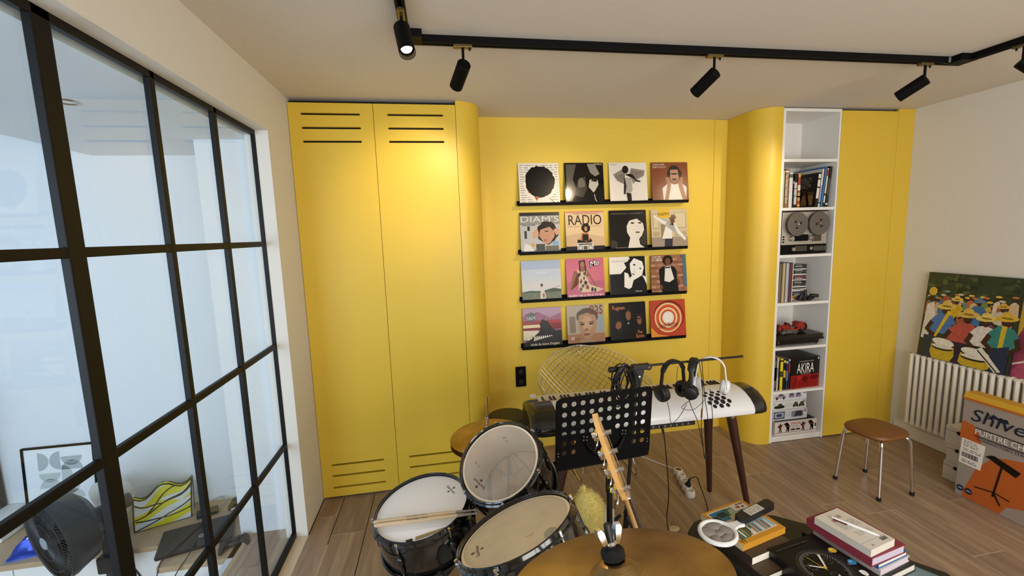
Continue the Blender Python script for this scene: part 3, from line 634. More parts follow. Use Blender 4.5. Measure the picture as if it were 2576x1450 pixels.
# ------------------------------------------------------------------ things in the bookcase
def book(x0, x1, y0, d, z, h, color, label, lean=0.0, spine=None, group=None, rough=0.45, tcol='#e8e2d6', spine_fmt=(.12, .76, .6), blocks=(), cover=None):
    """a book standing on a shelf with its spine toward the room (-y)"""
    t = thing('book', label, 'book', ((x0 + x1) / 2, y0 + d / 2, z), group)
    M = Matrix.Translation((x0, y0, z)) @ Matrix.Rotation(math.radians(lean), 4, 'Y')
    w = x1 - x0; c = 0.0025 if w > 0.012 else 0.001
    m = mat('book_' + color.lstrip('#'), color, rough)
    mb = MB().box((0, 0, 0), (c, d, h), None, M).box((w - c, 0, 0), (w, d, h), None, M).box((0, 0, 0), (w, c, h), None, M)
    cv = obj('cover', mb, m, t)
    boxo('pages', (c * .9, c * .9, 0.003), (w - c * .9, d - 0.004, h - 0.003), PAPER, t, M=M)
    F = M @ fr((0, 0, 0), (1, 0, 0), (0, 0, 1))
    pr = MB()
    for (v0, v1, col) in blocks: pr.flat([(w * .06, v0 * h), (w * .94, v0 * h), (w * .94, v1 * h), (w * .06, v1 * h)], F, 0.0004, ink(col))
    if pr.v: obj('spine_print', pr, None, cv)
    if spine:
        a, b, th = spine_fmt
        tx = MB(); text_mb(tx, spine, at(F, w * (.5 - th / 2), (a + b) * h) @ Matrix.Rotation(-PI / 2, 4, 'Z'), b * h, w * th, ink(tcol), 0.0008)
        obj('lettering', tx, None, cv)
    return t, M
z = SZ[1]
book(3.497, 3.513, .03, .2, z, .17, '#b5483f', 'short red book at the left end of the upper book row', lean=1.5)
book(3.5145, 3.5255, .03, .22, z, .285, '#d8cfae', 'thin cream book beside the brown sneaker book')
book(3.527, 3.563, .028, .23, z, .296, '#8a6a48', 'thick brown book about sneakers on the upper book row', spine='The Ultimate Sneaker Book', tcol='#efe6d4', blocks=((.91, .95, '#e6dcc8'),))
book(3.565, 3.6, .03, .21, z, .268, '#d9d6d2', 'white spined book on the upper book row', blocks=((.86, .9, '#2a2a2a'), (.91, .95, '#333333')))
book(3.602, 3.612, .03, .17, z, .21, '#15131a', 'very thin black book left of the lettered black one', blocks=((.88, .97, '#b9a7c9'),))
book(3.6135, 3.64, .032, .2, z, .255, '#12110f', 'black book with pale lettered spine left of the comic', blocks=((.1, .34, '#cfc8ba'), (.36, .56, '#cfc8ba'), (.58, .76, '#cfc8ba')))
book(3.642, 3.668, .03, .2, z, .262, '#b3463a', 'comic book with red and yellow spine on the upper book row', blocks=((.88, .99, '#c6a93c'), (.5, .66, '#e8dcc8'), (.2, .44, '#c0a068'), (.3, .34, '#3a3450'), (.04, .1, '#e0b044')))
t, M = book(3.802, 3.827, .03, .27, z, .268, '#14120f', 'large black photo book whose dark cover shows, with white lettered spine', lean=5, blocks=((.26, .56, '#e6dfd0'), (.6, .8, '#e6dfd0'), (.84, .96, '#e6dfd0')))
a = Art(t, M @ fr((0, 0, 0), (0, -1, 0), (0, 0, 1)) @ Matrix.Translation((-.27, 0, 0)) @ Matrix.Scale(.27, 4, (1, 0, 0)) @ Matrix.Scale(.268, 4, (0, 1, 0)), .3)
a.lines('#7d7466', .1, .58, .78, .9, 8, .022, 2, 3); a.r_('#8a6a38', .06, .06, .9, .36); a.r_('#5a4022', .06, .36, .9, .46); a.p('#0e0c0a', [(.36, .06), (.46, .46), (.54, .46), (.46, .06)]); a.p('#0e0c0a', [(.7, .06), (.62, .46), (.68, .46), (.8, .06)]); a.p('#0e0c0a', [(.06, .46), (.12, .06), (.06, .06)]); a.done()
book(3.83, 3.851, .031, .26, z, .296, '#d6d2c8', 'white book with blue picture strip right of the big black one', lean=5, blocks=((.16, .56, '#8f9bc0'), (.1, .14, '#2d2a2a')))
book(3.853, 3.872, .03, .27, z, .312, '#3a78ad', 'bright blue book leaning on the upper book row', lean=5)
book(3.874, 3.892, .03, .25, z, .30, '#e0d9ce', 'white book with black and red blocks on its spine, leaning', lean=5, blocks=((.0, .12, '#1a1716'), (.8, .97, '#9c3b3f'), (.3, .36, '#332f2e')))
book(3.894, 3.918, .03, .26, z, .315, '#191613', 'tall dark grey book at the right end of the upper book row', lean=5, blocks=((.06, .1, '#d8d0c0'), (.3, .7, '#4d463e')))

# ---- reel to reel recorder
z = SZ[2]
tp = thing('tape_recorder', 'vintage open reel tape recorder with two big reels on the bookcase shelf', 'tape recorder', (3.72, .12, z))
boxo('case', (3.508, .03, z + .004), (3.93, .24, z + .338), DWOOD, tp, bevel=0.003)
FY = .03
boxo('front_plate', (3.518, FY - .006, z + .077), (3.922, FY, z + .33), mat('silver_plate', '#b9b2a5', .35, metal=.6), tp, bevel=0.001)
boxo('lower_panel', (3.518, FY - .008, z + .008), (3.922, FY, z + .075), BLKM, tp, bevel=0.001)
def reel(cx, cz, ang):
    F = axf((cx, FY - .03, cz), (0, -1, 0))
    r_ = obj('tape_reel', MB().lathe([(.012, 0), (.091, 0), (.0915, .001), (.091, .002), (.012, .002)], F, 40), mat('grey_reel', '#6d665f', .3, metal=.4), tp)
    obj('tape_reel_back', MB().lathe([(.012, -.01), (.091, -.01), (.091, -.0085), (.012, -.0085)], F, 40), mat('grey_reel', '#6d665f'), r_)
    obj('tape_pack', MB().lathe([(.03, -.0085), (.086, -.0085), (.086, 0), (.03, 0)], F, 40), mat('brown_tape', '#2a2019', .4), r_)
    mb = MB()
    for k in range(3):
        b = ang + k * 2 * PI / 3
        mb.prism([(p[0] * math.cos(b) - p[1] * math.sin(b), p[0] * math.sin(b) + p[1] * math.cos(b)) for p in ((.022, -.008), (.034, -.012), (.036, .012), (.022, .008))], F, .002, .0026)
    obj('reel_slot', mb, DARK, r_)
    obj('hub', MB().lathe([(0, .012), (.009, .012), (.012, .009), (.012, -.012)], F, 20), STEEL if cx < 3.7 else mat('copper_hub', '#a07850', .3, metal=.8), r_)
    obj('spindle', MB().cyl((cx, FY, cz), (cx, FY - .046, cz), .005, n=10), CHR, r_)
reel(3.632, z + .236, .3); reel(3.826, z + .238, 1.2)
boxo('head_cover', (3.628, FY - .03, z + .105), (3.735, FY - .006, z + .155), BLKM, tp, bevel=.004)
boxo('tape_counter', (3.79, FY - .02, z + .1), (3.862, FY - .006, z + .15), mat('grey_metal', '#57524b', .3, metal=.6), tp, bevel=.003)
for kx, kz, kr in ((3.6, .125, .02), (3.765, .128, .019), (3.614, .042, .016), (3.772, .045, .015)):
    obj('knob', MB().lathe([(0, .02), (kr * .85, .02), (kr, .016), (kr, 0)], axf((kx, FY - .006, z + kz), (0, -1, 0)), 20), STEEL, tp)
for k in range(5): boxo('push_key', (3.806 + k * .023, FY - .016, z + .022), (3.825 + k * .023, FY - .006, z + .062), mat('grey_metal', '#57524b'), tp, bevel=.002)
boxo('meter', (3.64, FY - .01, z + .024), (3.745, FY - .0075, z + .066), mat('meter_face', '#3d382c', .2), tp, bevel=.001)
for k in range(3): obj('switch', MB().cyl((3.532, FY - .006, z + .1 + k * .02), (3.532, FY - .012, z + .1 + k * .02), .006, n=10), BLKM, tp)
obj('tape_strand', MB().tube([(3.55, FY - .025, z + .2), (3.592, FY - .022, z + .13), (3.63, FY - .02, z + .13)], .0012, 6).tube([(3.86, FY - .025, z + .15), (3.77, FY - .022, z + .14)], .0012, 6), mat('brown_tape', '#2a2019'), tp)

# ---- records, disc cases and a toy on the third shelf
z = SZ[3]; x = 3.512
cols = ['#3a332c', '#8f7a62', '#4a443c', '#b29b74', '#c9b996', '#7b5b30', '#c7c3b8', '#a4adb6', '#5866a0', '#7a3a32', '#2a2524', '#d2c6ae']
nm = ['dark grey', 'tan', 'charcoal', 'sand coloured', 'cream', 'brown', 'pale grey', 'bluish grey', 'blue', 'dark red', 'black', 'ivory']
for k, c in enumerate(cols):
    w = (.0105, .013, .011)[k % 3]
    M = Matrix.Translation((x, .03 + (k % 3) * .004, z)) @ Matrix.Rotation(math.radians(.4), 4, 'Y')
    m = mat('album_' + c.lstrip('#'), c, .5)
    o = obj('record_album', MB().box((0, 0, 0), (w - .0008, .3, .315 - (k % 2) * .004), None, M), m, loc=(x + w / 2, .18, z), bevel=.0006, label='%s record album spine, place %d of the row standing left of the disc cases' % (nm[k], k + 1), cat='record album', group='record albums standing on the third shelf')
    x += w
cd = ['#24242a', '#3a3c40', '#1d1c1e', '#c9c9c4', '#2b2d30', '#4a4a4c', '#26262a', '#cfd0cc', '#55282c', '#8a3c4a', '#2c2b30', '#d6d4cd', '#1c1b1d', '#232427', '#37393a', '#28282a', '#cac9c2', '#2e2c2c', '#d0cdc4', '#c5c6c2', '#33333a', '#5b5a78', '#2a2a2e', '#c9a53c', '#b5613a', '#d8cfc0']
ordn = ['topmost', 'second', 'third', 'fourth', 'fifth', 'sixth', 'seventh', 'eighth', 'ninth', 'tenth', 'eleventh', 'twelfth', 'thirteenth', 'fourteenth', 'fifteenth', 'sixteenth', 'seventeenth', 'eighteenth', 'nineteenth', 'twentieth', 'twenty-first', 'twenty-second', 'twenty-third', 'twenty-fourth', 'twenty-fifth', 'lowest']
for k, c in enumerate(cd):
    zz = z + (len(cd) - 1 - k) * .0112; dx = (.002, 0, .003, -.001)[k % 4]
    lab = 'disc case %s of the stack on the third shelf, %s' % (ordn[k] if k in (0, 25) else ordn[k] + ' from the top', 'pale spine' if lin(int(c[1:3], 16) / 255) > .45 else 'dark spine' if lin(int(c[1:3], 16) / 255) < .1 else 'coloured spine')
    o = obj('disc_case', MB().box((3.725 + dx, .12, zz), (3.848 + dx, .26, zz + .0105)), mat('disc_' + c.lstrip('#'), c, .25), loc=(3.79, .19, zz), bevel=.0006, label=lab, cat='disc case', group='disc cases stacked beside the record albums')
    boxo('spine_label', (3.74 + dx, .1195, zz + .003), (3.80 + dx + (k % 3) * .01, .12, zz + .0075), ink(('#8c8a86', '#d8d6d0', '#4a4a4c')[k % 3]), o)
ty = thing('toy_vehicle', 'small black toy vehicle with a round barrel, in front of the disc case stack', 'toy', (3.81, .08, z))
obj('body', MB().loft([[(3.735, .05, z + .006), (3.735, .10, z + .006), (3.735, .10, z + .012), (3.735, .05, z + .012)], [(3.79, .045, z + .006), (3.79, .11, z + .006), (3.79, .105, z + .045), (3.79, .05, z + .045)], [(3.84, .045, z + .006), (3.84, .11, z + .006), (3.84, .105, z + .04), (3.84, .05, z + .04)], [(3.868, .05, z + .01), (3.868, .1, z + .01), (3.868, .1, z + .03), (3.868, .05, z + .03)]]), BLKG, ty, bevel=.002)
obj('barrel', MB().lathe([(0, 0), (.012, 0), (.014, .004), (.014, .058), (.009, .058), (.008, .05)], axf((3.84, .06, z + .04), (1, -.25, -.1)), 16), BLKP, ty)
obj('turret', MB().cyl((3.805, .075, z + .04), (3.805, .075, z + .085), .013, .011, n=14), BLKP, ty)
for wx in (3.765, 3.815): obj('wheel', MB().lathe([(0, .012), (.012, .012), (.016, .008), (.016, 0)], axf((wx, .045, z + .0165), (0, -1, 0)), 16), RUB, ty)

# ---- turntable with a red toy motorcycle on its lid
z = SZ[4]
tt = thing('turntable', 'black record player with smoked clear lid on the bookcase shelf', 'record player', (3.73, .17, z))
obj('base', MB().prism([(3.515, z + .018), (3.9, z + .018), (3.9, z + .046), (3.515, z + .046)], fr((0, .02, 0), (1, 0, 0), (0, 0, 1)), 0, -.3), BLKG, tt, bevel=.003)
boxo('plinth_top', (3.5, .012, z + .046), (3.945, .33, z + .06), BLKG, tt, bevel=.002)
for fx, fy in ((3.53, .035), (3.905, .035), (3.53, .3), (3.905, .3)):
    obj('foot', MB().lathe([(0, 0), (.011, 0), (.013, .006), (.007, .014), (.012, .024), (.016, .03), (.016, .046)], axf((fx, fy, z), (0, 0, 1)), 16), CHR, tt)
obj('platter', MB().lathe([(0, .016), (.14, .016), (.145, .012), (.145, 0)], axf((3.69, .17, z + .06), (0, 0, 1)), 40), mat('platter', '#3b3a3a', .3, metal=.7), tt)
arm = obj('tonearm', MB().tube([(3.9, .27, z + .085), (3.88, .15, z + .085), (3.8, .1, z + .082)], .004, 8).cyl((3.9, .27, z + .06), (3.9, .27, z + .1), .012, n=12), CHR, tt)
def smoked():
    m = bpy.data.materials.new('smoked_lid'); m.use_nodes = True; nt = m.node_tree; nt.nodes.clear(); N = nt.nodes.new; L = nt.links.new
    out = N('ShaderNodeOutputMaterial'); mix = N('ShaderNodeMixShader'); t_ = N('ShaderNodeBsdfTransparent'); g_ = N('ShaderNodeBsdfGlossy'); t_.inputs[0].default_value = (.55, .54, .53, 1); g_.inputs['Roughness'].default_value = .03
    lw = N('ShaderNodeLayerWeight'); lw.inputs['Blend'].default_value = .35; mr = N('ShaderNodeMapRange'); mr.inputs[3].default_value = .04; mr.inputs[4].default_value = .35
    L(lw.outputs['Facing'], mr.inputs[0]); L(mr.outputs[0], mix.inputs[0]); L(t_.outputs[0], mix.inputs[1]); L(g_.outputs[0], mix.inputs[2]); L(mix.outputs[0], out.inputs[0]); return m
SM = smoked(); lz = z + .061; lh = .032
mb = MB().box((3.505, .018, lz + lh - .004), (3.94, .325, lz + lh)).box((3.505, .018, lz), (3.94, .022, lz + lh - .004)).box((3.505, .321, lz), (3.94, .325, lz + lh - .004)).box((3.505, .022, lz), (3.509, .321, lz + lh - .004)).box((3.936, .022, lz), (3.94, .321, lz + lh - .004))
obj('dust_lid', mb, SM, tt)
z = lz + lh
RED = mat('red_toy_paint', '#8f2318', .25, coat=.4); RED2 = mat('dark_red_plastic', '#5e1712', .4)
mo = thing('toy_motorcycle', 'red toy motorcycle standing on the record player lid', 'toy', (3.72, .11, z))
my = .11
def wheel(cx, r, w):
    w_ = obj('wheel', MB().lathe([(r * .62, w), (r * .85, w * 1.1), (r, w * .6), (r, -w * .6), (r * .85, -w * 1.1), (r * .62, -w)], axf((cx, my, z + r), (0, -1, 0)), 28), RUB, mo)
    obj('wheel_disc', MB().lathe([(0, w * .9), (r * .3, w * .95), (r * .66, w * .6), (r * .66, -w * .6), (0, -w * .9)], axf((cx, my, z + r), (0, -1, 0)), 28), RED, w_)
wheel(3.612, .034, .014); wheel(3.822, .041, .018)
F = fr((0, my, 0), (1, 0, 0), (0, 0, 1))
obj('body', MB().prism([(3.612, z + .052), (3.64, z + .066), (3.68, z + .064), (3.7, z + .045), (3.73, z + .03), (3.77, z + .034), (3.79, z + .05), (3.80, z + .03), (3.76, z + .014), (3.69, z + .012), (3.65, z + .03), (3.63, z + .04)], F, -.018, .018), RED, mo, bevel=.005)
obj('fairing', MB().prism([(3.745, z + .05), (3.755, z + .085), (3.78, z + .092), (3.8, z + .084), (3.835, z + .084), (3.82, z + .06), (3.775, z + .036)], F, -.022, .022), RED, mo, bevel=.006)
obj('seat', MB().prism([(3.665, z + .06), (3.67, z + .085), (3.69, z + .082), (3.71, z + .05), (3.70, z + .046)], F, -.016, .016), RED2, mo, bevel=.004)
obj('handlebar', MB().tube([(3.755, my - .035, z + .078), (3.765, my, z + .085), (3.755, my + .035, z + .078)], .003, 8), BLKP, mo)
obj('tail_fairing', MB().prism([(3.585, z + .05), (3.6, z + .07), (3.635, z + .072), (3.65, z + .055), (3.61, z + .06)], F, -.02, .02), RED, mo, bevel=.004)
obj('exhaust', MB().cyl((3.66, my - .02, z + .02), (3.75, my - .022, z + .018), .006, n=10), STEEL, mo)

# ---- comics and the boxed volumes
z = SZ[5]
book(3.503, 3.533, .03, .2, z, .28, '#4a443f', 'grey brown worn spine at the left end of the comic row', blocks=((.1, .9, '#6c655c'), (.3, .7, '#8f887c')))
book(3.5345, 3.553, .03, .2, z, .275, '#cdc9bd', 'off white comic album beside the worn grey spine', blocks=((.4, .7, '#8b887f'),))
book(3.5545, 3.563, .03, .19, z, .25, '#141414', 'thin black album left of the yellow comic')
book(3.5645, 3.595, .03, .2, z, .265, '#dcc81e', 'bright yellow comic album on the lower book row', blocks=((.9, .96, '#3a3a20'), (.42, .6, '#4a4622'), (.04, .1, '#b8a41a')))
book(3.5965, 3.619, .03, .2, z, .26, '#151416', 'black comic album with a yellow spine block, right of the yellow one', blocks=((.4, .64, '#c9a92c'), (.88, .96, '#d9c43a')))
book(3.6205, 3.642, .03, .2, z, .258, '#26345c', 'navy blue comic album on the lower book row', blocks=((.86, .93, '#a8b4d0'), (.3, .6, '#6074a8')))
book(3.6435, 3.66, .03, .2, z, .26, '#5a2626', 'dark comic album with red letters touching the black and red volume box', blocks=((.55, .85, '#a03430'), (.08, .4, '#2a2a2e'), (.93, .98, '#d0d0d0')))
ak = thing('boxed_books', 'big black and red slipcase with large white title on the lower book row', 'book box', (3.8, .17, z))
M = Matrix.Translation((3.664, .026, z)) @ Matrix.Rotation(math.radians(3), 4, 'Z')
boxo('slipcase', (0, 0, 0.001), (.282, .28, .258), mat('slipcase_black', '#0f0d0d', .35), ak, bevel=.002, M=M)
a = Art(ak, M @ fr((0, 0, 0), (1, 0, 0), (0, 0, 1)) @ Matrix.Scale(.282, 4, (1, 0, 0)) @ Matrix.Scale(.258, 4, (0, 1, 0)), .35)
a.r_('#8e1d1a', .0, .0, 1, .44)
for k in range(9): a.l('#4d0f10', [(.04 + .01 * k, .04 + .04 * k), (.12 + .012 * k, .03 + .04 * k), (.16 + .01 * k, .07 + .04 * k)], .012)
a.p('#b02a22', wob(.3, .34, .1, .07, 12, .2, 4)); a.p('#5e1212', wob(.5, .3, .12, .1, 12, .3, 9)); a.p('#64100f', wob(.82, .33, .16, .08, 14, .3, 19)); a.lines('#6e1614', .3, .04, .66, .2, 6, .01, 3, 4)
a.t('#ece8e2', 'AKIRA', .2, .5, .6, .32).t('#c9c4bc', 'KATSUHIRO OTOMO', .28, .86, .5, .035).lines('#d0cac0', .36, .46, .66, .48, 1, .012, 4, 3); a.e('#d8d4cc', .95, .94, .025, .03); a.done()

# ---- model kit boxes on the lowest shelf
z = SZ[6]
def kit(z0, h, w, y0, d, label, draw, base='#dcdcdc', top=None):
    m = mat('kit_' + base.lstrip('#'), base, .4)
    t = thing('model_kit_box', label, 'box', (3.545 + w / 2, y0 + d / 2, z0), 'model kit boxes on the lowest shelf')
    boxo('tray', (3.543, y0 + .002, z0), (3.543 + w - .002, y0 + d - .002, z0 + h * .6), m, t)
    lid = boxo('lid', (3.542, y0, z0 + h * .1), (3.542 + w, y0 + d, z0 + h), m, t, bevel=.001)
    a = Art(lid, fr((3.542, y0, z0 + h * .1), (1, 0, 0), (0, 0, 1)) @ Matrix.Scale(w, 4, (1, 0, 0)) @ Matrix.Scale(h * .9, 4, (0, 1, 0)), .4)
    if top: 
        b = Art(lid, fr((3.542, y0, z0 + h), (1, 0, 0), (0, 1, 0)) @ Matrix.Scale(w, 4, (1, 0, 0)) @ Matrix.Scale(d, 4, (0, 1, 0)), .4); b.r_(top, .02, .03, .98, .97); b.p('#7a5a3a', [(.6, .2), (.9, .3), (.95, .9), (.7, .8)]); b.p('#3a3030', wob(.35, .5, .2, .3, 9, .3, 4)); b.done()
    draw(a); a.done()
def logo(a): a.r_('#b03a3c', .9, .62, .94, .9); a.r_('#3c5a9c', .94, .62, .98, .9); a.p('#f0f0f0', [(.92, .7), (.925, .76), (.93, .7), (.93, .8), (.92, .84), (.91, .8)]); a.e('#f0f0f0', .96, .76, .012, .08)
def car(a, x, y, w, h, c, c2): a.p(c, [(x, y), (x, y + h * .4), (x + w * .22, y + h * .5), (x + w * .38, y + h), (x + w * .7, y + h), (x + w * .9, y + h * .55), (x + w, y + h * .4), (x + w, y)]); a.p(c2, [(x + w * .3, y + h * .52), (x + w * .42, y + h * .9), (x + w * .66, y + h * .9), (x + w * .8, y + h * .54)]); a.e('#1e1c1e', x + w * .2, y, w * .09, h * .3); a.e('#1e1c1e', x + w * .8, y, w * .09, h * .3)
def k1(a):
    a.lines('#c9ccd2', .02, .04, .98, .14, 1, .02, 3); car(a, .04, .22, .34, .56, '#a8a4b0', '#4a4a58'); a.l('#b03a3c', [(.06, .38), (.36, .44)], .04)
    for x in (.46, .66): a.p('#8b8c9c', rrect(x, .2, x + .17, .75, .05)); a.p('#3c3d4a', [(x + .03, .5), (x + .05, .72), (x + .12, .72), (x + .14, .5)]); a.l('#b03a3c', [(x, .34), (x + .17, .34)], .05)
    logo(a)
def k2(a):
    a.p('#3a3f2e', [(.03, .2), (.06, .42), (.14, .46), (.17, .68), (.26, .7), (.28, .48), (.34, .4), (.35, .2)]); a.l('#3a3f2e', [(.1, .6), (.02, .66)], .04); a.e('#1f211a', .19, .2, .16, .14); a.lines('#9a9a92', .36, .2, .56, .75, 5, .02, 4, 3)
    for x in (.6, .78): a.p('#4a4e3a', [(x, .15), (x + .02, .5), (x + .06, .75), (x + .12, .75), (x + .15, .5), (x + .16, .15)]); a.r_('#1e201a', x, .1, x + .04, .4); a.r_('#1e201a', x + .12, .1, x + .16, .4)
    logo(a)
def k3(a):
    a.r_('#4a5068', .02, .06, .34, .86); a.p('#a9b0c6', rrect(.05, .2, .31, .74, .06)); a.p('#3c4258', rrect(.1, .3, .26, .62, .05)); a.lines('#9aa0ac', .37, .2, .5, .8, 5, .03, 5, 3); a.p('#7e8494', rrect(.53, .12, .88, .82, .1)); a.p('#3c3e42', [(.62, .2), (.66, .76), (.84, .76), (.86, .2)]); logo(a)
def k4(a):
    a.r_('#7a2022', 0, 0, 1, .04)
    for x, s in ((.12, 1), (.29, -1), (.66, 1), (.86, -1)): a.p('#4a2a26', [(x - .03, .06), (x - .01, .4), (x - .06 * s, .62), (x - .02, .7), (x, .92), (x + .03, .72), (x + .08 * s, .82), (x + .03, .45), (x + .05, .06), (x + .02, .06), (x + .01, .34), (x - .005, .06)]); a.p('#a8332c', [(x - .02, .5), (x + .03, .66), (x + .03, .5)])
    a.r_('#a8332c', .38, .7, .6, .86); a.lines('#ead9d0', .39, .72, .59, .84, 2, .04, 8, 3); a.r_('#3a2422', .38, .16, .48, .3); a.r_('#3a2422', .5, .16, .6, .3); a.lines('#a89a94', .38, .4, .58, .62, 3, .03, 9, 3)
    a.r_('#201c1c', .95, .3, .98, .6)
kit(z + .001, .108, .40, .03, .28, 'big white model kit box with red fighting figures, lowest in the stack', k4, '#d9d2cc', '#2a2424')
kit(z + .111, .088, .325, .055, .24, 'light grey model kit box with a blue vehicle seen from above, second from the bottom', k3, '#d2d5db')
kit(z + .201, .076, .315, .06, .23, 'white model kit box with a green tank, third from the bottom', k2, '#dadad6')
kit(z + .279, .076, .315, .06, .23, 'white model kit box with a silver racing car, topmost of the stack', k1, '#d8dae0')

# ------------------------------------------------------------------ right hand wall: radiator, paintings, boxes
CRE = mat('cream_radiator_paint', '#e4ddd0', .45)
rd = thing('radiator', 'white column radiator on the right wall under the paintings', 'radiator', (4.58, -1.0, .15))
sec = None; pitch_ = .0425
for k in range(36):
    yc = -.195 - k * pitch_
    if sec is None:
        mb = MB()
        for xc in (4.552, 4.602): mb.tube(catmull([(xc, yc, .165), (xc, yc, .3), (xc, yc, .6), (xc, yc, .725)], 3), .0135, 8)
        mb.tube([(4.545, yc, .168), (4.608, yc, .168)], .0165, 8); mb.tube([(4.545, yc, .722), (4.608, yc, .722)], .0165, 8)
        mb.box((4.553, yc - .004, .18), (4.601, yc + .004, .71))
        sec = obj('radiator_column', mb, CRE, rd)
    else:
        o = sec.copy(); COL.objects.link(o); o.location = (0, -k * pitch_, 0)
obj('header_pipe', MB().cyl((4.577, -.18, .168), (4.577, -1.72, .168), .013, n=10).cyl((4.577, -.18, .722), (4.577, -1.72, .722), .013, n=10), CRE, rd)
obj('vent_plug', MB().cyl((4.577, -.165, .722), (4.577, -.18, .722), .011, n=10), BLKM, rd)
obj('wall_bracket', MB().box((4.61, -.4, .62), (XR, -.37, .66)).box((4.61, -1.4, .62), (XR, -1.37, .66)), CRE, rd)

def painting(name, label, y0, y1, zb, zt, xb, xt, edge='#1c1a16'):
    h = math.hypot(zt - zb, xt - xb); w = y0 - y1
    F = fr((xb, y0, zb), (0, -1, 0), (xt - xb, 0, zt - zb))
    m = mat('canvas_edge', edge, .6)
    o = obj(name, MB().prism([(0, 0), (w, 0), (w, h), (0, h)], F, -.022, 0, m), m, loc=(xb, (y0 + y1) / 2, zb), label=label, cat='painting', group='paintings leaning on the radiator')
    return o, F @ Matrix.Scale(w, 4, (1, 0, 0)) @ Matrix.Scale(h, 4, (0, 1, 0))
o, F = painting('painting', 'unframed painting of a crowd of drummers in yellow hats leaning on the radiator', -.225, -.775, .741, 1.388, 4.555, 4.61)
a = Art(o, F, .3, .00003, .38); a.r_('#2f3a26', 0.004, 0, 1, 1)
R = random.Random(11)
for k in range(70): a.p(R.choice(('#3d4a2c', '#28321f', '#4c5532', '#1f281b', '#56603a')), wob(R.uniform(.03, .97), R.uniform(.66, .97), R.uniform(.02, .06), R.uniform(.01, .03), 7, .4, k))
back = ['#9c5a3a', '#4a8a86', '#b5693c', '#c9b08a', '#3f6f9c', '#a9483a', '#6f8a4a', '#c2a23a', '#7a4a6a', '#d0c4ae']
for k in range(24):
    x = .06 + k * .039; y = .70 + .05 * math.sin(k * 1.7) + (.03 if k % 2 else 0); c = back[k % 10]
    a.p(c, [(x - .05, y - .2), (x - .04, y - .05), (x, y - .02), (x + .04, y - .05), (x + .05, y - .2)]); a.e('#3a2419', x, y, .022, .028, 0, 10); a.e(R.choice(('#d9b24a', '#c9c0a6', '#6f9a92', '#b5763c')), x, y + .022, .034, .012, 0, 10)
def figure(x, y, s, shirt, hat, lean=0, dark='#3c2318'):
    P = lambda *q: [(x + (px + lean * py) * s, y + py * s) for px, py in q]
    a.p(shirt, P((-.5, 0), (-.55, .5), (-.3, .78), (0, .86), (.3, .78), (.52, .5), (.45, 0)))
    a.p(dark, P((-.55, .5), (-.72, .1), (-.3, -.2), (-.22, -.08), (-.5, .14), (-.38, .4))); a.p(dark, P((.52, .5), (.66, .1), (.3, -.16), (.24, -.04), (.46, .14), (.36, .4)))
    a.e(dark, x + (.0 + lean) * s, y + 1.02 * s, .17 * s, .22 * s, 0, 12); a.p(hat, ell(x + lean * s, y + 1.14 * s, .4 * s, .12 * s, 16, 6)); a.e(hat, x + lean * s, y + 1.24 * s, .2 * s, .15 * s, 0, 12); a.e('#8f6d1e', x + lean * s, y + 1.15 * s, .21 * s, .04 * s, 0, 12)
figure(.38, .52, .17, '#c9a428', '#d9b850'); figure(.62, .54, .16, '#3f6a96', '#4a7aa0'); figure(.86, .5, .17, '#c4b9a2', '#c7a03c')
a.p('#d5cdc2', [(.02, .22), (.04, .62), (.12, .66), (.16, .5), (.1, .2)]); a.e('#3c2318', .09, .7, .035, .05); a.e('#d1aa3c', .09, .78, .05, .05)
figure(.25, .3, .28, '#4a72ae', '#d6bb5c', .1); a.p('#d3b232', [(.16, .22), (.2, .24), (.34, .56), (.3, .58)])
figure(.47, .22, .3, '#b24f42', '#cfae50', .2); figure(.72, .24, .27, '#d6cfc6', '#d8c064', .0); figure(.9, .26, .28, '#2f7d76', '#d2aa38', .05)
a.p('#c8ac2c', [(.86, .02), (.9, .05), (.93, .5), (.88, .5)]); a.p('#2b2233', [(.36, .0), (.38, .24), (.58, .24), (.56, 0)]); a.p('#1d2c48', [(.82, 0), (.8, .24), (.98, .3), (.98, 0)]); a.p('#27323f', [(.04, .0), (.06, .26), (.2, .26), (.2, 0)])
for x, y, r in ((.3, .12, .13), (.66, .08, .15)):
    a.p('#c3a62a', [(x - r, y + .06), (x - r * 1.1, y - .05), (x - r * .8, max(.0, y - .14)), (x + r * .8, max(0, y - .14)), (x + r * 1.1, y - .05), (x + r, y + .06)]); a.p('#1d1a18', ell(x, y + .07, r * 1.04, .05, 20, -4)); a.p('#e3dccd', ell(x, y + .085, r, .045, 20, -4)); a.e('#1d1a18', x, y + .02, r * .95, .03); a.e('#d9d2c2', x, y + .035, r * .95, .025)
a.p('#ded6c8', [(.66, .2), (.72, .24), (.94, .02), (.88, .0)]); a.l('#241f1c', [(.68, .2), (.9, .01)], .014); a.done('painted_scene')
o, F = painting('painting', 'pink and yellow painting at the right picture edge behind the drummers painting', -.72, -1.32, .738, 1.36, 4.585, 4.632)
a = Art(o, F, .3, .00005, .3); a.r_('#8c3c50', .0, 0, 1, 1); a.p('#c9a13c', [(.0, .2), (.0, 1), (.2, 1), (.12, .5)]); a.p('#a94a62', [(.05, .0), (.3, .4), (.5, .9), (.8, .6), (1, 0)]); a.p('#3c2c50', [(.5, .1), (.7, .5), (.9, .2)]); a.l('#e3c9c0', [(.02, .1), (.3, .24)], .02); a.done('painted_scene')

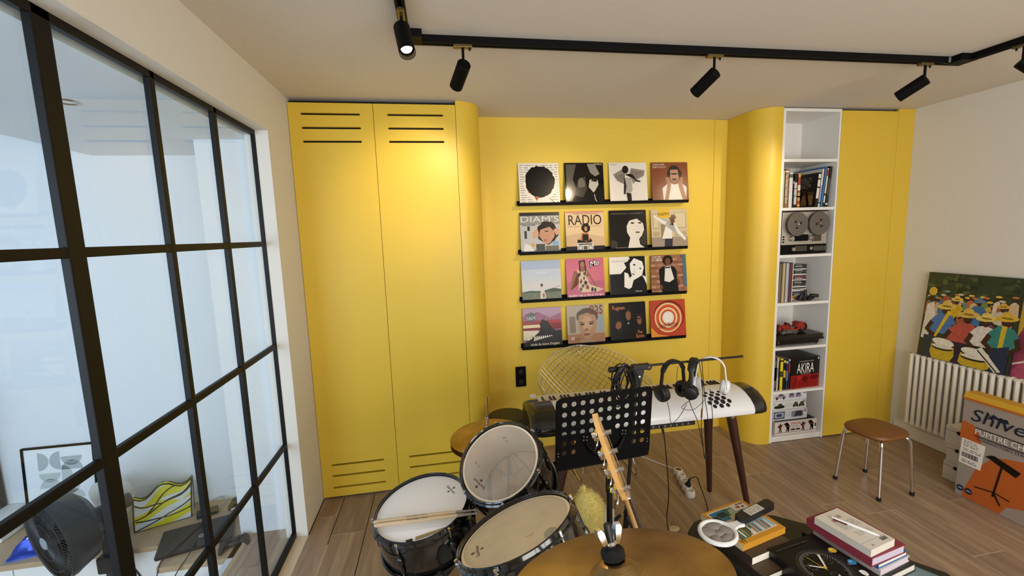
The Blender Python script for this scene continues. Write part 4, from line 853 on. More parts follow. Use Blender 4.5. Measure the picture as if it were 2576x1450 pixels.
# ---- music stand carton and the small cartons behind it
CARD = mat('grey_printed_card', '#9a8f87', .6, noise=.05, nscale=50)
bx = thing('stand_carton', 'tall grey and orange printed carton for a music stand, leaning near the radiator', 'box', (4.2, -1.2, 0))
X = 4.135; yA, yB = -.83, -1.62; bh = .66
boxo('carton_body', (X, yB, 0.001), (X + .11, yA, bh), CARD, bx, bevel=.003)
YC = mat('yellow_card', '#c79a28', .6); 
obj('top_flap', MB().prism([(X - .004, bh), (X + .114, bh), (X + .10, bh + .03), (X + .012, bh + .032)], fr((0, yA + .002, 0), (1, 0, 0), (0, 0, 1)), 0, yA - yB + .004), YC, bx, bevel=.002)
obj('flap_edge', MB().box((X - .006, yB, bh - .012), (X - .0005, yA, bh + .002)), mat('orange_card', '#b8651e', .6), bx)
w = yA - yB
a = Art(bx, fr((X, yA, 0), (0, -1, 0), (0, 0, 1)) @ Matrix.Scale(w, 4, (1, 0, 0)) @ Matrix.Scale(bh, 4, (0, 1, 0)), .5, .0001)
def U(y): return (yA - y) / w
def V(z): return z / bh
OR = '#b8602a'
a.p(OR, [(0, V(.505)), (U(-.87), V(.49)), (U(-.905), V(.45)), (U(-.93), V(.38)), (U(-.94), V(.32)), (U(-.925), V(.22)), (U(-.90), V(.13)), (U(-.875), V(.05)), (U(-.87), V(0.005)), (U(-1.06), V(.005)), (U(-1.09), V(.07)), (U(-1.6), V(.25)), (U(-1.6), V(.36)), (U(-1.14), V(.38)), (U(-1.06), V(.36)), (U(-1.0), V(.33)), (U(-.955), V(.265)), (U(-.945), V(.38)), (U(-.925), V(.45)), (U(-.89), V(.5))])
a.p(OR, [(0, V(.39)), (0, V(.505)), (U(-.87), V(.49)), (U(-.91), V(.44)), (U(-.93), V(.39))])
a.p('#e8e4dd', [(U(-.836), V(.225)), (U(-.842), V(.392)), (U(-.963), V(.388)), (U(-.95), V(.222))])
a.lines('#4a4644', U(-.852), V(.34), U(-.93), V(.385), 4, .006, 3, 4); a.lines('#3a3836', U(-.852), V(.31), U(-.95), V(.332), 2, .006, 5, 4)
for k in range(17): a.r_('#1a1918', U(-.846 - k * .0052), V(.27), U(-.846 - k * .0052 - (.0032 if k % 3 else .0018)), V(.302))
a.lines('#4a4644', U(-.85), V(.235), U(-.93), V(.258), 2, .006, 6, 4)
for yy in (-.859, -.904): a.e('#1e2a4a', U(yy), V(.056), .024 , .029); a.e('#8f9ab4', U(yy), V(.056), .017, .008)
# drawing of a music stand
a.p('#17110f', [(U(-.968), V(.326)), (U(-.99), V(.322)), (U(-1.115), V(.27)), (U(-1.135), V(.31)), (U(-1.01), V(.352)), (U(-.99), V(.345))]); a.l('#17110f', [(U(-1.05), V(.305)), (U(-1.022), V(.095))], .012); a.l('#17110f', [(U(-1.03), V(.125)), (U(-.93), V(.105))], .01); a.l('#17110f', [(U(-1.026), V(.12)), (U(-1.06), V(.058))], .012); a.l('#17110f', [(U(-1.03), V(.125)), (U(-1.1), V(.112))], .01)
NAV = '#1c2636'
a.t(NAV, 'Shiver', U(-.878), V(.525), .40, .12, slant=.2); a.p(NAV, [(U(-.965), V(.575)), (U(-.985), V(.605)), (U(-1.01), V(.59)), (U(-1.05), V(.598)), (U(-1.06), V(.575)), (U(-1.02), V(.568)), (U(-1.0), V(.58))]); a.l(NAV, [(U(-.968), V(.58)), (U(-.955), V(.61))], .007)
a.r_('#26242a', U(-.905), V(.484), U(-1.18), V(.490)); a.t('#ece6e0', 'PUPITRE CHEF', U(-.907), V(.446), .345, .036 / .66); a.r_('#26242a', U(-.905), V(.432), U(-1.18), V(.438)); a.t('#26242a', "CONDUCTOR'S STAND", U(-.92), V(.41), .32, .018 / .66); a.done('carton_print')
WC = mat('white_card', '#cdc6bb', .7, noise=.04)
cz = 0.001
for k, (h, dy, lab) in enumerate(((.13, 0, 'plain pale carton, lowest of the three behind the printed carton'), (.125, .012, 'plain pale carton, middle of the three behind the printed carton'), (.125, -.004, 'plain pale carton, topmost of the three behind the printed carton'))):
    t = thing('carton', lab, 'box', (4.36, -.9, cz), 'pale cartons behind the printed carton')
    b = boxo('carton_body', (4.262, -1.2, cz), (4.49, -.668 - dy, cz + h), WC, t, bevel=.002)
    boxo('lid_seam', (4.2615, -1.2, cz + h - .03), (4.2622, -.67 - dy, cz + h - .028), DARK, t)
    obj('thumb_notch', MB().cyl((4.262, -.74, cz + h - .03), (4.2612, -.74, cz + h - .03), .013, n=14), DARK, t)
    cz += h + .001

# ------------------------------------------------------------------ stool
st = thing('stool', 'small stool with brown padded seat and four chrome legs near the cupboard', 'stool', (3.69, -.66, 0))
SE_ = mat('brown_leatherette', '#75491f', .45, noise=.06, nscale=60, bump=.06, bscale=500)
scx, scy, zt = 3.688, -.662, .415
def squircle(r, z, n=36, p=3.2):
    out = []
    for i in range(n):
        t = 2 * PI * i / n; c, s = math.cos(t), math.sin(t); k = (abs(c) ** p + abs(s) ** p) ** (-1 / p); x, y = r * k * c * 1.03, r * k * s * .92
        a_ = math.radians(6); out.append((scx + x * math.cos(a_) - y * math.sin(a_), scy + x * math.sin(a_) + y * math.cos(a_), z + .02 * (x / r) ** 2 * 0))
    return out
obj('seat', MB().loft([squircle(.12, zt - .022), squircle(.148, zt - .018), squircle(.155, zt - .004), squircle(.15, zt + .008), squircle(.125, zt + .018), squircle(.08, zt + .025), squircle(.02, zt + .028)]), SE_, st)
boxo('seat_base', (scx - .11, scy - .1, zt - .032), (scx + .11, scy + .1, zt - .02), BLKP, st, bevel=.004)
for (fx, fy) in ((3.540, -.532), (3.818, -.505), (3.586, -.798), (3.848, -.794)):
    dx, dy = (scx - fx), (scy - fy)
    P = catmull([(scx - dx * .45, scy - dy * .45, zt - .026), (scx - dx * .68, scy - dy * .68, zt - .024), (scx - dx * .83, scy - dy * .83, zt - .05), (scx - dx * .88, scy - dy * .88, zt - .12), (fx, fy, .012)], 8)
    l = obj('leg', MB().tube(P, .0105, 10), CHR, st)
    obj('rubber_foot', MB().lathe([(0, 0), (.0125, 0), (.0135, .004), (.0125, .024)], axf((fx, fy, .0), (0, 0, 1)), 14), RUB, l)
# ------------------------------------------------------------------ drum kit
def film(name, col, alpha, rough=.35):
    """thin translucent plastic drum film"""
    m = bpy.data.materials.new(name); m.use_nodes = True; nt = m.node_tree; nt.nodes.clear(); N = nt.nodes.new; L = nt.links.new
    out = N('ShaderNodeOutputMaterial'); mix = N('ShaderNodeMixShader'); t_ = N('ShaderNodeBsdfTransparent'); p_ = N('ShaderNodeBsdfPrincipled')
    p_.inputs['Base Color'].default_value = hexc(col); p_.inputs['Roughness'].default_value = rough; mix.inputs[0].default_value = alpha
    tc = N('ShaderNodeTexCoord'); no = N('ShaderNodeTexNoise'); no.inputs['Scale'].default_value = 9; no.inputs['Detail'].default_value = 5
    mr = N('ShaderNodeMapRange'); mr.inputs[1].default_value = .3; mr.inputs[2].default_value = .7; mr.inputs[3].default_value = alpha - .07; mr.inputs[4].default_value = alpha + .07
    L(tc.outputs['Object'], no.inputs['Vector']); L(no.outputs['Fac'], mr.inputs[0]); L(mr.outputs[0], mix.inputs[0])
    t_.inputs[0].default_value = (.98, .96, .93, 1)
    L(t_.outputs[0], mix.inputs[1]); L(p_.outputs[0], mix.inputs[2]); L(mix.outputs[0], out.inputs[0]); return m
HEADC = film('clear_drum_film', '#e2d6c6', .26); HEADB = film('cloudy_drum_film', '#e0d0b4', .6); HEADR = film('resonant_drum_film', '#cfc8bc', .12)
HEADW = mat('coated_drum_film', '#f4f2f2', .6, bump=.05, bscale=700)
INNER = mat('drum_inside_wood', '#c9b8a4', .6, noise=.06, nscale=12)
RIM = mat('film_collar', '#e4d6bf', .4)
INKB = mat('print_black', '#16130f', .5)
def star(cx, cy, r, rot=0):
    return [(cx + (r if k % 2 == 0 else r * .42) * math.cos(rot + k * PI / 5), cy + (r if k % 2 == 0 else r * .42) * math.sin(rot + k * PI / 5)) for k in range(10)]
def drum(name, label, c, n, r, depth, head, lugs, phase, logo=None, collar=True, open_bottom=True):
    c = Vector(c); n = Vector(n).normalized(); F = axf(c, n); t = thing(name, label, 'drum', tuple(c - n * depth))
    obj('shell', MB().lathe([(r + .001, .002), (r + .006, -.006), (r + .006, -depth + .006), (r + .001, -depth - .002)], F, 56), BLKG, t)
    obj('shell_inside', MB().lathe([(r - .001, .001), (r - .003, -.006), (r - .003, -depth + .006), (r - .001, -depth - .001)], F, 56), INNER, t)
    h = obj('drum_head', MB().lathe([(0, .0035), (r - .008, .0035), (r - .001, .002)], F, 56), head, t)
    if collar: obj('head_collar', MB().lathe([(r - .009, .0042), (r - .002, .0034)], F, 56), RIM, h)
    obj('resonant_head', MB().lathe([(0, -depth - .003), (r - .002, -depth - .002)], F, 56), HEADR, t)
    for (zz, sg, nm) in ((.0, 1, 'hoop'), (-depth, -1, 'bottom_hoop')):
        obj(nm, MB().lathe([(r + .001, zz + sg * .004), (r + .0015, zz + sg * .013), (r + .004, zz + sg * .016), (r + .0075, zz + sg * .014), (r + .0085, zz + sg * .004), (r + .014, zz), (r + .014, zz - sg * .005), (r + .0075, zz - sg * .006)], F, 56), BLKG, t)
    for k in range(lugs):
        a = phase + 2 * PI * k / lugs; G = F @ Matrix.Rotation(a, 4, 'Z')
        mb = MB(); mb.sph((r + .012, 0, -depth * .45), (.011, .012, .022), 12, 8, None, G); mb.cyl((r + .011, 0, -depth * .45), (r + .011, 0, -.03), .006, n=8, M=G); mb.cyl((r + .011, 0, -depth * .45), (r + .011, 0, -depth + .03), .006, n=8, M=G)
        l = obj('lug', mb, BLKG, t)
        obj('tension_rod', MB().cyl((r + .0115, 0, -.03), (r + .0115, 0, .006), .0028, n=8, M=G).cyl((r + .0115, 0, .004), (r + .0115, 0, .012), .005, n=8, M=G).cyl((r + .0115, 0, .0005), (r + .0115, 0, .002), .0065, n=10, M=G), CHR, l)
        obj('lower_tension_rod', MB().cyl((r + .0115, 0, -depth + .03), (r + .0115, 0, -depth - .008), .0028, n=8, M=G), CHR, l)
        if head is not HEADW:
            ib = MB()
            for dz in (-depth * .45 + .014, -depth * .45 - .014): ib.lathe([(0, .004), (.0035, .004), (.004, .001), (.007, .001), (.007, 0)], G @ fr((r - .003, 0, dz), (0, 1, 0), (0, 0, 1)) @ Matrix.Rotation(PI, 4, 'X'), 10)
            obj('inner_screw', ib, STEEL, t)
    if logo:
        (lx, ly, ang, s) = logo
        G = F @ Matrix.Translation((lx, ly, .0038)) @ Matrix.Rotation(ang, 4, 'Z')
        mb = MB(); text_mb(mb, 'Gear4music', at(G, -s, -s * .16), 2 * s, s * .34, INKB, .0004); mb.flat(star(0, s * .42, s * .24, .3), G, .0004, INKB); mb.flat(star(s * .05, -s * .42, s * .22, 1.1), G, .0004, INKB)
        obj('maker_logo', mb, None, h)
    return t, F
def to_local(F, p): return F.inverted() @ Vector(p)
tom1, F1 = drum('tom_drum', 'small clear-headed black tom drum, upper of the two tilted toms', (1.058, -1.486, .964), (-.40, -.435, .806), .148, .2, HEADC, 6, .35, logo=(-.093, -.047, 2.087, .031))
tom2, F2 = drum('tom_drum', 'larger cloudy-headed black tom drum tilted in front, nearest the cymbal', (1.047, -1.890, .989), (-.333, .243, .911), .161, .22, HEADB, 6, .1, logo=(-.113, -.012, 1.62, .031))
sn, F3 = drum('snare_drum', 'black snare drum with white head carrying two drumsticks', (.764, -1.381, .757), (-.148, -.097, .984), .173, .14, HEADW, 6, -1.0, logo=(.115, .052, -1.1, .031), collar=False)
# strike-off and throw lever on the snare
obj('strainer', MB().box((.172, -.02, -.1), (.2, .02, -.04), None, F3 @ Matrix.Rotation(-.55, 4, 'Z')).box((.2, -.008, -.09), (.215, .008, -.02), None, F3 @ Matrix.Rotation(-.55, 4, 'Z')), BLKP, sn, bevel=.003)
mark = mat('worn_film_spot', '#8d8a7c', .5)
h2 = [o for o in tom2.children if o.name.startswith('drum_head')][0]
mb = MB(); mb.flat(wob(.082, -.112, .019, .028, 18, .08, 3), F2, .0045, mark); mb.flat(ell(.03, -.06, .011, .011), F2, .0045, mat('faint_spot', '#b9ae98', .5)); obj('worn_spot', mb, None, h2)
STK = mat('maple_stick', '#c8ad86', .5, noise=.12, nscale=7, stretch=(1, 14, 14)); TIP = mat('worn_stick_tip', '#8d8172', .6)
def stick(p0, p1, label):
    p0, p1 = Vector(p0), Vector(p1); d = (p1 - p0); L = d.length; G = axf(p0, d)
    t = thing('drumstick', label, 'drumstick', tuple(p0), 'pair of drumsticks on the snare')
    obj('shaft', MB().lathe([(0, 0), (.005, .001), (.0072, .006), (.0074, L * .68), (.006, L * .8)], G, 16), STK, t)
    obj('taper', MB().lathe([(.006, L * .8), (.0032, L * .965), (.003, L * .97)], G, 16), TIP, t)
    obj('tip', MB().lathe([(.003, L * .967), (.0052, L * .978), (.0056, L * .987), (.004, L * .997), (0, L)], G, 16), TIP, t)
    n = Vector((-.148, -.097, .984)); r_ = d.normalized() * -1; u = n.cross(r_).normalized()
    mb = MB(); text_mb(mb, 'VIC FIRTH', fr(p0 + d * .52 + n.normalized() * .0074, r_, u) @ Matrix.Translation((0, -.003, 0)), .075, .006, INKB, .0003); obj('lettering', mb, None, t)
stick((.592, -1.432, .7565), (.966, -1.510, .8045), 'upper pale wooden drumstick lying across the white snare head')
stick((.597, -1.449, .7555), (.970, -1.527, .8030), 'lower pale wooden drumstick lying across the white snare head')
# muffling strap at the near edge of the snare head
obj('damper_bar', MB().box((-.03, -.158, .0035), (.085, -.146, .0075), None, F3 @ Matrix.Rotation(.08, 4, 'Z')), STEEL, sn, bevel=.001)
obj('snare_strap', MB().box((-.05, -.172, .0035), (-.028, -.154, .01), None, F3), RUB, sn)

def legs_tripod(t, x, y, zc, rad, n=3, ph=0.5, zfoot=.012, r=.009, name='leg'):
    for k in range(n):
        a = ph + 2 * PI * k / n; e = (x + rad * math.cos(a), y + rad * math.sin(a), zfoot)
        l = obj(name, MB().tube([(x + .02 * math.cos(a), y + .02 * math.sin(a), zc), e], r, 8).tube([(x + .02 * math.cos(a), y + .02 * math.sin(a), zc * .35), (x + rad * .5 * math.cos(a), y + rad * .5 * math.sin(a), (zc + zfoot) * .5)], r * .7, 6), BLKS, t)
        obj('rubber_foot', MB().cyl((e[0], e[1], 0), (e[0], e[1], .03), .014, .012, n=12), RUB, l)
sd = thing('snare_stand', 'black tripod stand under the snare drum', 'stand', (.784, -1.368, 0), 'drum stands')
obj('tube', MB().cyl((.784, -1.368, .12), (.784, -1.368, .57), .013, n=14), BLKS, sd); legs_tripod(sd, .784, -1.368, .34, .25, ph=.2)
for k in range(3):
    a = .4 + k * 2 * PI / 3; b = Vector((.784, -1.368, .57)); e = F3 @ Vector((.165 * math.cos(a), .165 * math.sin(a), -.158))
    obj('basket_arm', MB().tube([b, e, e + (F3.to_3x3() @ Vector((0, 0, .02)))], .007, 8), BLKS, sd)

BRZ = None
def bronze():
    m = bpy.data.materials.new('lathed_bronze'); m.use_nodes = True; nt = m.node_tree; b = nt.nodes['Principled BSDF']; N = nt.nodes.new; L = nt.links.new
    b.inputs['Metallic'].default_value = 1; b.inputs['Roughness'].default_value = .33
    tc = N('ShaderNodeTexCoord'); w = N('ShaderNodeTexWave'); w.wave_type = 'RINGS'; w.rings_direction = 'SPHERICAL'; w.inputs['Scale'].default_value = 120; w.inputs['Distortion'].default_value = 1.2; w.inputs['Detail'].default_value = 3
    n = N('ShaderNodeTexNoise'); n.inputs['Scale'].default_value = 9; n.inputs['Detail'].default_value = 6
    L(tc.outputs['Object'], w.inputs['Vector']); L(tc.outputs['Object'], n.inputs['Vector'])
    r = N('ShaderNodeValToRGB'); e = r.color_ramp.elements; e[0].position = .3; e[0].color = hexc('#8a6d42'); e[1].position = .75; e[1].color = hexc('#b99c68'); L(n.outputs['Fac'], r.inputs[0]); L(r.outputs[0], b.inputs['Base Color'])
    bp = N('ShaderNodeBump'); bp.inputs['Strength'].default_value = .16; bp.inputs['Distance'].default_value = .0012; L(w.outputs['Fac'], bp.inputs['Height']); L(bp.outputs[0], b.inputs['Normal'])
    b.inputs['Anisotropic'].default_value = .6; tn = N('ShaderNodeTangent'); tn.direction_type = 'RADIAL'; tn.axis = 'Z'; L(tn.outputs[0], b.inputs['Tangent'])
    return m
BRZ = bronze()
def cymbal_mesh(r, bell, t=.0012):
    up = [(.004, .030 * bell)] + [(.028 * math.sin(k * PI / 12) + .006, .030 * bell - .006 * bell * (1 - math.cos(k * PI / 12)) * 2) for k in range(1, 6)] + [(.048, .010)]
    up += [(.048 + (r - .048) * k / 10, .010 - .010 * (k / 10) ** 1.6) for k in range(1, 11)]
    return up + [(q[0], q[1] - t) for q in up[::-1]]
def cymbal(name, label, c, n, r, cat='cymbal', flip=False):
    """one disc, its mesh kept in its own frame so the lathe rings stay concentric"""
    mb = MB(); mb.lathe(cymbal_mesh(r, 1.0), Matrix.Rotation(PI, 4, 'X') if flip else I4, 72)
    o = obj(name, mb, BRZ, loc=(0, 0, 0), label=label, cat=cat); o.matrix_world = axf(c, n); WL[o.name] = Vector(c); return o
crash_c = Vector((1.171, -2.273, 1.159)); crash_n = Vector((-.106, .302, .947)).normalized()
cymbal('crash_cymbal', 'large bronze crash cymbal with a wing nut at the bottom of the picture', crash_c, crash_n, .2)
cs = thing('cymbal_stand', 'black cymbal stand with felt, chrome wing nut and threaded tip above the crash cymbal', 'stand', (1.3, -2.1, 0), 'drum stands')
G = axf(crash_c, crash_n)
obj('felt_washer', MB().lathe([(.005, .030), (.019, .030), (.022, .034), (.022, .044), (.019, .048), (.005, .048)], G, 24), mat('black_felt', '#0e0e0f', .95, bump=.4, bscale=600), cs)
obj('threaded_rod', MB().cyl((0, 0, -.06), (0, 0, .088), .004, n=12, M=G), BLKM, cs)
obj('rod_sleeve', MB().lathe([(.004, .05), (.0065, .05), (.0065, .09), (.004, .092), (0, .092)], G, 16), BLKP, cs)
mb = MB()
for sg in (-1, 1):
    Gw = G @ Matrix.Rotation(.25, 4, 'Z'); mb.loft([[(sg * .006, -.004, .05), (sg * .012, -.004, .049), (sg * .012, .004, .049), (sg * .006, .004, .05)], [(sg * .009, -.006, .062), (sg * .02, -.006, .06), (sg * .02, .006, .06), (sg * .009, .006, .062)], [(sg * .013, -.007, .08), (sg * .026, -.007, .078), (sg * .026, .007, .078), (sg * .013, .007, .08)], [(sg * .018, -.004, .088), (sg * .025, -.004, .087), (sg * .025, .004, .087), (sg * .018, .004, .088)]], None, Gw)
mb.lathe([(.004, .048), (.010, .048), (.011, .056), (.008, .06), (.004, .06)], G, 16)
obj('wing_nut', mb, CHR, cs)
pb = G @ Vector((0, 0, -.06)); obj('tube', MB().tube([pb, Vector((1.3, -2.1, .98)), Vector((1.3, -2.1, .2))], .011, 10), BLKS, cs); legs_tripod(cs, 1.3, -2.1, .42, .26, ph=.9)
# hi-hat
hc = Vector((1.061, -.988, .824))
cymbal('hi_hat_cymbal', 'upper bronze hi-hat cymbal behind the smaller tom', hc, (-.06, -.008, .998), .178)
cymbal('hi_hat_cymbal', 'lower bronze hi-hat cymbal turned upward under its pair', hc - Vector((0, 0, .024)), (-.06, -.008, .998), .178, flip=True)
hs = thing('hi_hat_stand', 'black hi-hat stand with a thin upright rod behind the smaller tom', 'stand', (1.061, -.988, 0), 'drum stands')
obj('pull_rod', MB().cyl((1.061, -.988, .1), (1.067, -.988, 1.02), .0035, n=10), STEEL, hs)
obj('clutch', MB().lathe([(.004, 0), (.010, .0), (.010, .014), (.007, .018), (.009, .03), (.009, .06), (.004, .064)], axf((1.062, -.988, .855), (0, 0, 1)), 16), CHR, hs)
obj('felt_washer', MB().lathe([(.004, 0), (.016, 0), (.017, .006), (.004, .008)], axf((1.0615, -.988, .854), (0, 0, 1)), 16), mat('black_felt', '#0e0e0f'), hs)
obj('tube', MB().cyl((1.061, -.988, .08), (1.061, -.988, .765), .0125, n=14), BLKS, hs); legs_tripod(hs, 1.061, -.988, .36, .27, ph=.6)
obj('pedal', MB().box((.76, -1.02, .02), (1.03, -.956, .032)), BLKM, hs, bevel=.003)
obj('cup', MB().lathe([(.0, 0), (.03, 0), (.03, .012), (.012, .014)], axf((1.061, -.988, .763), (0, 0, 1)), 20), BLKM, hs)
# throne
th = thing('drum_stool', 'round black padded drum stool by the yellow wall behind the hi-hat', 'stool', (1.278, -.191, 0))
obj('cushion', MB().lathe([(0, .565), (.10, .564), (.132, .558), (.146, .545), (.15, .53), (.15, .49), (.146, .476), (.13, .47), (0, .47)], axf((1.278, -.191, 0), (0, 0, 1)), 40), mat('black_vinyl', '#17140f', .42, bump=.06, bscale=300), th)
obj('post', MB().cyl((1.278, -.191, .12), (1.278, -.191, .47), .014, n=12), CHR, th); legs_tripod(th, 1.278, -.191, .3, .24, ph=.3)
# bass drum under the toms
bd = thing('bass_drum', 'large black bass drum on its side beneath the two toms', 'drum', (1.24, -1.70, 0))
B = axf((1.41, -1.70, .29), (1, 0, 0)); r = .275
obj('shell', MB().lathe([(r, 0), (r + .004, -.01), (r + .004, -.35), (r, -.36)], B, 56), BLKG, bd)
for zz in (0, -.36): obj('hoop', MB().lathe([(r + .003, zz - .02), (r + .013, zz - .02), (r + .013, zz + .02), (r + .003, zz + .02)], B, 56), BLKG, bd)
obj('front_head', MB().lathe([(0, .004), (r + .002, .002)], B, 56), HEADW, bd); obj('batter_head', MB().lathe([(0, -.362), (r + .002, -.36)], B, 56), HEADB, bd)
for sg in (-1, 1): obj('spur', MB().tube([(1.33, -1.70 + sg * .26, .3), (1.44, -1.70 + sg * .36, .012)], .008, 8), STEEL, bd)
for k in range(6):
    Gk = B @ Matrix.Rotation(k * PI / 3 + .3, 4, 'Z'); obj('lug', MB().sph((r + .012, 0, -.18), (.011, .014, .06), 12, 8, None, Gk), BLKG, bd)
th2 = thing('tom_holder', 'black double tom holder with chrome clamps between the two toms', 'stand', (1.22, -1.70, .56), 'drum stands')
obj('post', MB().cyl((1.22, -1.70, .55), (1.22, -1.70, .84), .014, n=14), BLKS, th2)
for F_, rr, dp in ((F1, .148, .2), (F2, .161, .22)):
    c_ = F_ @ Vector((0, 0, -dp * .5)); dirn = (Vector((1.22, -1.70, .84)) - c_); ax = F_.to_3x3() @ Vector((0, 0, 1)); dirn = (dirn - ax * dirn.dot(ax)).normalized()
    p = c_ + dirn * (rr + .012)
    obj('arm', MB().tube([(1.22, -1.70, .82), (1.22, -1.70, .84), p + dirn * .04, p], .011, 10), BLKS, th2)
    obj('mount_bracket', MB().box((-.022, -.03, -.014), (.022, .03, .014), None, fr(p, ax.cross(dirn), ax)), BLKG, th2, bevel=.004)
    k_ = p + ax * .012 + dirn * .03; obj('wing_bolt', MB().cyl(k_, k_ + ax * .03, .005, n=8).sph(k_ + ax * .034, (.012, .006, .008), 10, 6), CHR, th2)
# ------------------------------------------------------------------ stage piano
pn = thing('stage_piano', 'white stage piano with black rounded ends seen from behind, on dark wooden legs', 'piano', (2.06, -.66, 0))
PW = mat('white_piano_shell', '#dcdcdd', .3, coat=.2); PBK = mat('black_piano_end', '#17140f', .22, coat=.3)
# cross section in (y, z): keys on the wall side, curved back toward the room
sec = [(-.44, .735), (-.44, .69), (-.50, .672), (-.66, .664), (-.765, .668), (-.795, .684), (-.80, .704), (-.788, .732), (-.755, .762), (-.71, .785), (-.66, .798), (-.61, .802), (-.585, .80), (-.575, .76), (-.575, .755), (-.44, .755)]
def ring(x, k, cy=-.62, cz=.735): return [(x, cy + (p[0] - cy) * k, cz + (p[1] - cz) * k) for p in sec]
obj('shell', MB().loft([ring(1.478, 1), ring(2.665, 1)]), PW, pn, sharp=40)
def cap(sg, x):
    ce = .095 if sg < 0 else .05
    return MB().loft([ring(x, 1.012), ring(x + sg * ce, 1.012), ring(x + sg * (ce + .03), .97), ring(x + sg * (ce + .047), .86), ring(x + sg * (ce + .055), .68), ring(x + sg * (ce + .056), .5)])
obj('end_cap', cap(-1, 1.478), PBK, pn, sharp=50); obj('end_cap', cap(1, 2.665), PBK, pn, sharp=50)
WK = mat('ivory_key', '#e8e4da', .3); BK_ = mat('black_key', '#12110f', .35)
kx0, kx1 = 1.43, 2.66; nw = 52; kw = (kx1 - kx0) / nw; wk = None
for k in range(nw):
    x = kx0 + k * kw
    if wk is None: wk = boxo('white_key', (x + .0006, -.57, .757), (x + kw - .0006, -.425, .772), WK, pn, bevel=.001)
    else:
        o = wk.copy(); COL.objects.link(o); o.location = (k * kw, 0, 0)
bk_ = None
for k in range(nw - 1):
    if (k + 5) % 7 in (2, 6): continue
    x = kx0 + (k + 1) * kw
    if bk_ is None: bk_ = boxo('black_key', (x - .0055, -.57, .773), (x + .0055, -.475, .786), BK_, pn, bevel=.002); kb0 = x
    else:
        o = bk_.copy(); COL.objects.link(o); o.location = (x - kb0, 0, 0)
boxo('connector_panel', (1.50, -.792, .655), (2.285, -.75, .688), BLKP, pn, bevel=.004)
for k in range(9): obj('jack_socket', MB().cyl((1.95 + k * .036, -.791, .67), (1.95 + k * .036, -.796, .67), .0065, n=10), STEEL, pn)
boxo('rear_badge', (1.385, -.46, .776), (1.42, -.44, .792), WK, pn) 
# speaker holes on the rounded back
def on_back(x, s):
    P = [Vector((0, p[0], p[1])) for p in sec[6:13]]; f_ = s * (len(P) - 1); i = min(int(f_), len(P) - 2); q = P[i].lerp(P[i + 1], f_ - i); tn = (P[i + 1] - P[i]).normalized(); n = Vector((0, -tn.z, tn.y)); n = n if n.z > 0 else -n
    return fr((x, q.y, q.z), (1, 0, 0), tn), n
hb = MB()
rows = [(.80, (-1, 0, 1), .012), (.72, (-1.5, -.5, .5, 1.5), .0145), (.63, (-1, 0, 1), .0165), (.54, (-1.5, -.5, .5, 1.5), .016), (.45, (-1, 0, 1), .014)]
hx = 2.462
for s_, xs, rr in rows:
    for q in xs:
        Gk, n = on_back(hx + q * .042, s_ - .21); hb.lathe([(0, .0008), (rr * (1 - .12 * abs(q)), .0008)], Gk, 16)
obj('speaker_hole', hb, DARK, pn)
for (tp_, bt) in (((2.575, -.70, .668), (2.728, -.695, .0)), ((2.545, -.52, .668), (2.607, -.477, 0)), ((1.575, -.70, .668), (1.425, -.70, 0)), ((1.585, -.52, .668), (1.535, -.477, 0))):
    tp_, bt = Vector(tp_), Vector(bt); d = (bt - tp_).normalized(); L = (bt - tp_).length
    l = obj('leg', MB().lathe([(.0, .0), (.026, 0), (.028, .06), (.016, L - .012), (.0, L - .012)], axf(tp_, d), 20), DWOOD, pn)
    obj('metal_collar', MB().lathe([(.0, -.004), (.032, -.004), (.032, .03), (.028, .034)], axf(tp_, d), 20), STEEL, l)
    obj('glide', MB().lathe([(0, L - .013), (.013, L - .013), (.012, L), (0, L)], axf(tp_, d), 12), RUB, l)

# ------------------------------------------------------------------ wire diamond chair behind the piano
ch = thing('wire_chair', 'chrome wire diamond chair between the piano and the yellow wall', 'chair', (2.0, .0, 0))
T, Lc, Rc, Fc = Vector((1.935, .27, .895)), Vector((1.50, .06, .67)), Vector((2.50, .06, .615)), Vector((2.02, -.36, .40))
def shell_pt(u, v):
    """u toward the right wing, v toward the left wing; corners T(0,0) R(1,0) L(0,1) F(1,1)"""
    p = T * (1 - u) * (1 - v) + Rc * u * (1 - v) + Lc * (1 - u) * v + Fc * u * v
    s = math.sin(PI * u) * math.sin(PI * v)
    p = p + Vector((0, .09, -.11)) * s
    bu = math.sin(PI * u); bv = math.sin(PI * v)
    p = p + Vector((.035, .03, .05)) * bu * (1 - v) ** 2 + Vector((-.035, .03, .05)) * bv * (1 - u) ** 2          # bulge of the two back edges
    p = p + Vector((.03, -.05, -.05)) * bv * u ** 2 + Vector((-.03, -.05, -.05)) * bu * v ** 2
    for (cu_, cv_, dx, dz) in ((1, 0, -.05, 0), (0, 1, .05, 0), (0, 0, 0, -.012)):
        w_ = max(0, 1 - math.hypot(u - cu_, v - cv_) / .3); p = p + Vector((dx, 0, dz)) * w_ * w_
    return p
NW = 20
for k in range(1, NW):
    u = k / NW
    obj('wire', MB().tube([shell_pt(u, j / 24) for j in range(25)], .0025, 5), CHR, ch)
    obj('wire', MB().tube([shell_pt(j / 24, u) + Vector((0, -.005, 0)) for j in range(25)], .0025, 5), CHR, ch)
edge = [shell_pt(j / 24, 0) for j in range(24)] + [shell_pt(1, j / 24) for j in range(24)] + [shell_pt(1 - j / 24, 1) for j in range(24)] + [shell_pt(0, 1 - j / 24) for j in range(24)]
obj('rim_wire', MB().tube(edge, .0042, 8, closed=True), CHR, ch)
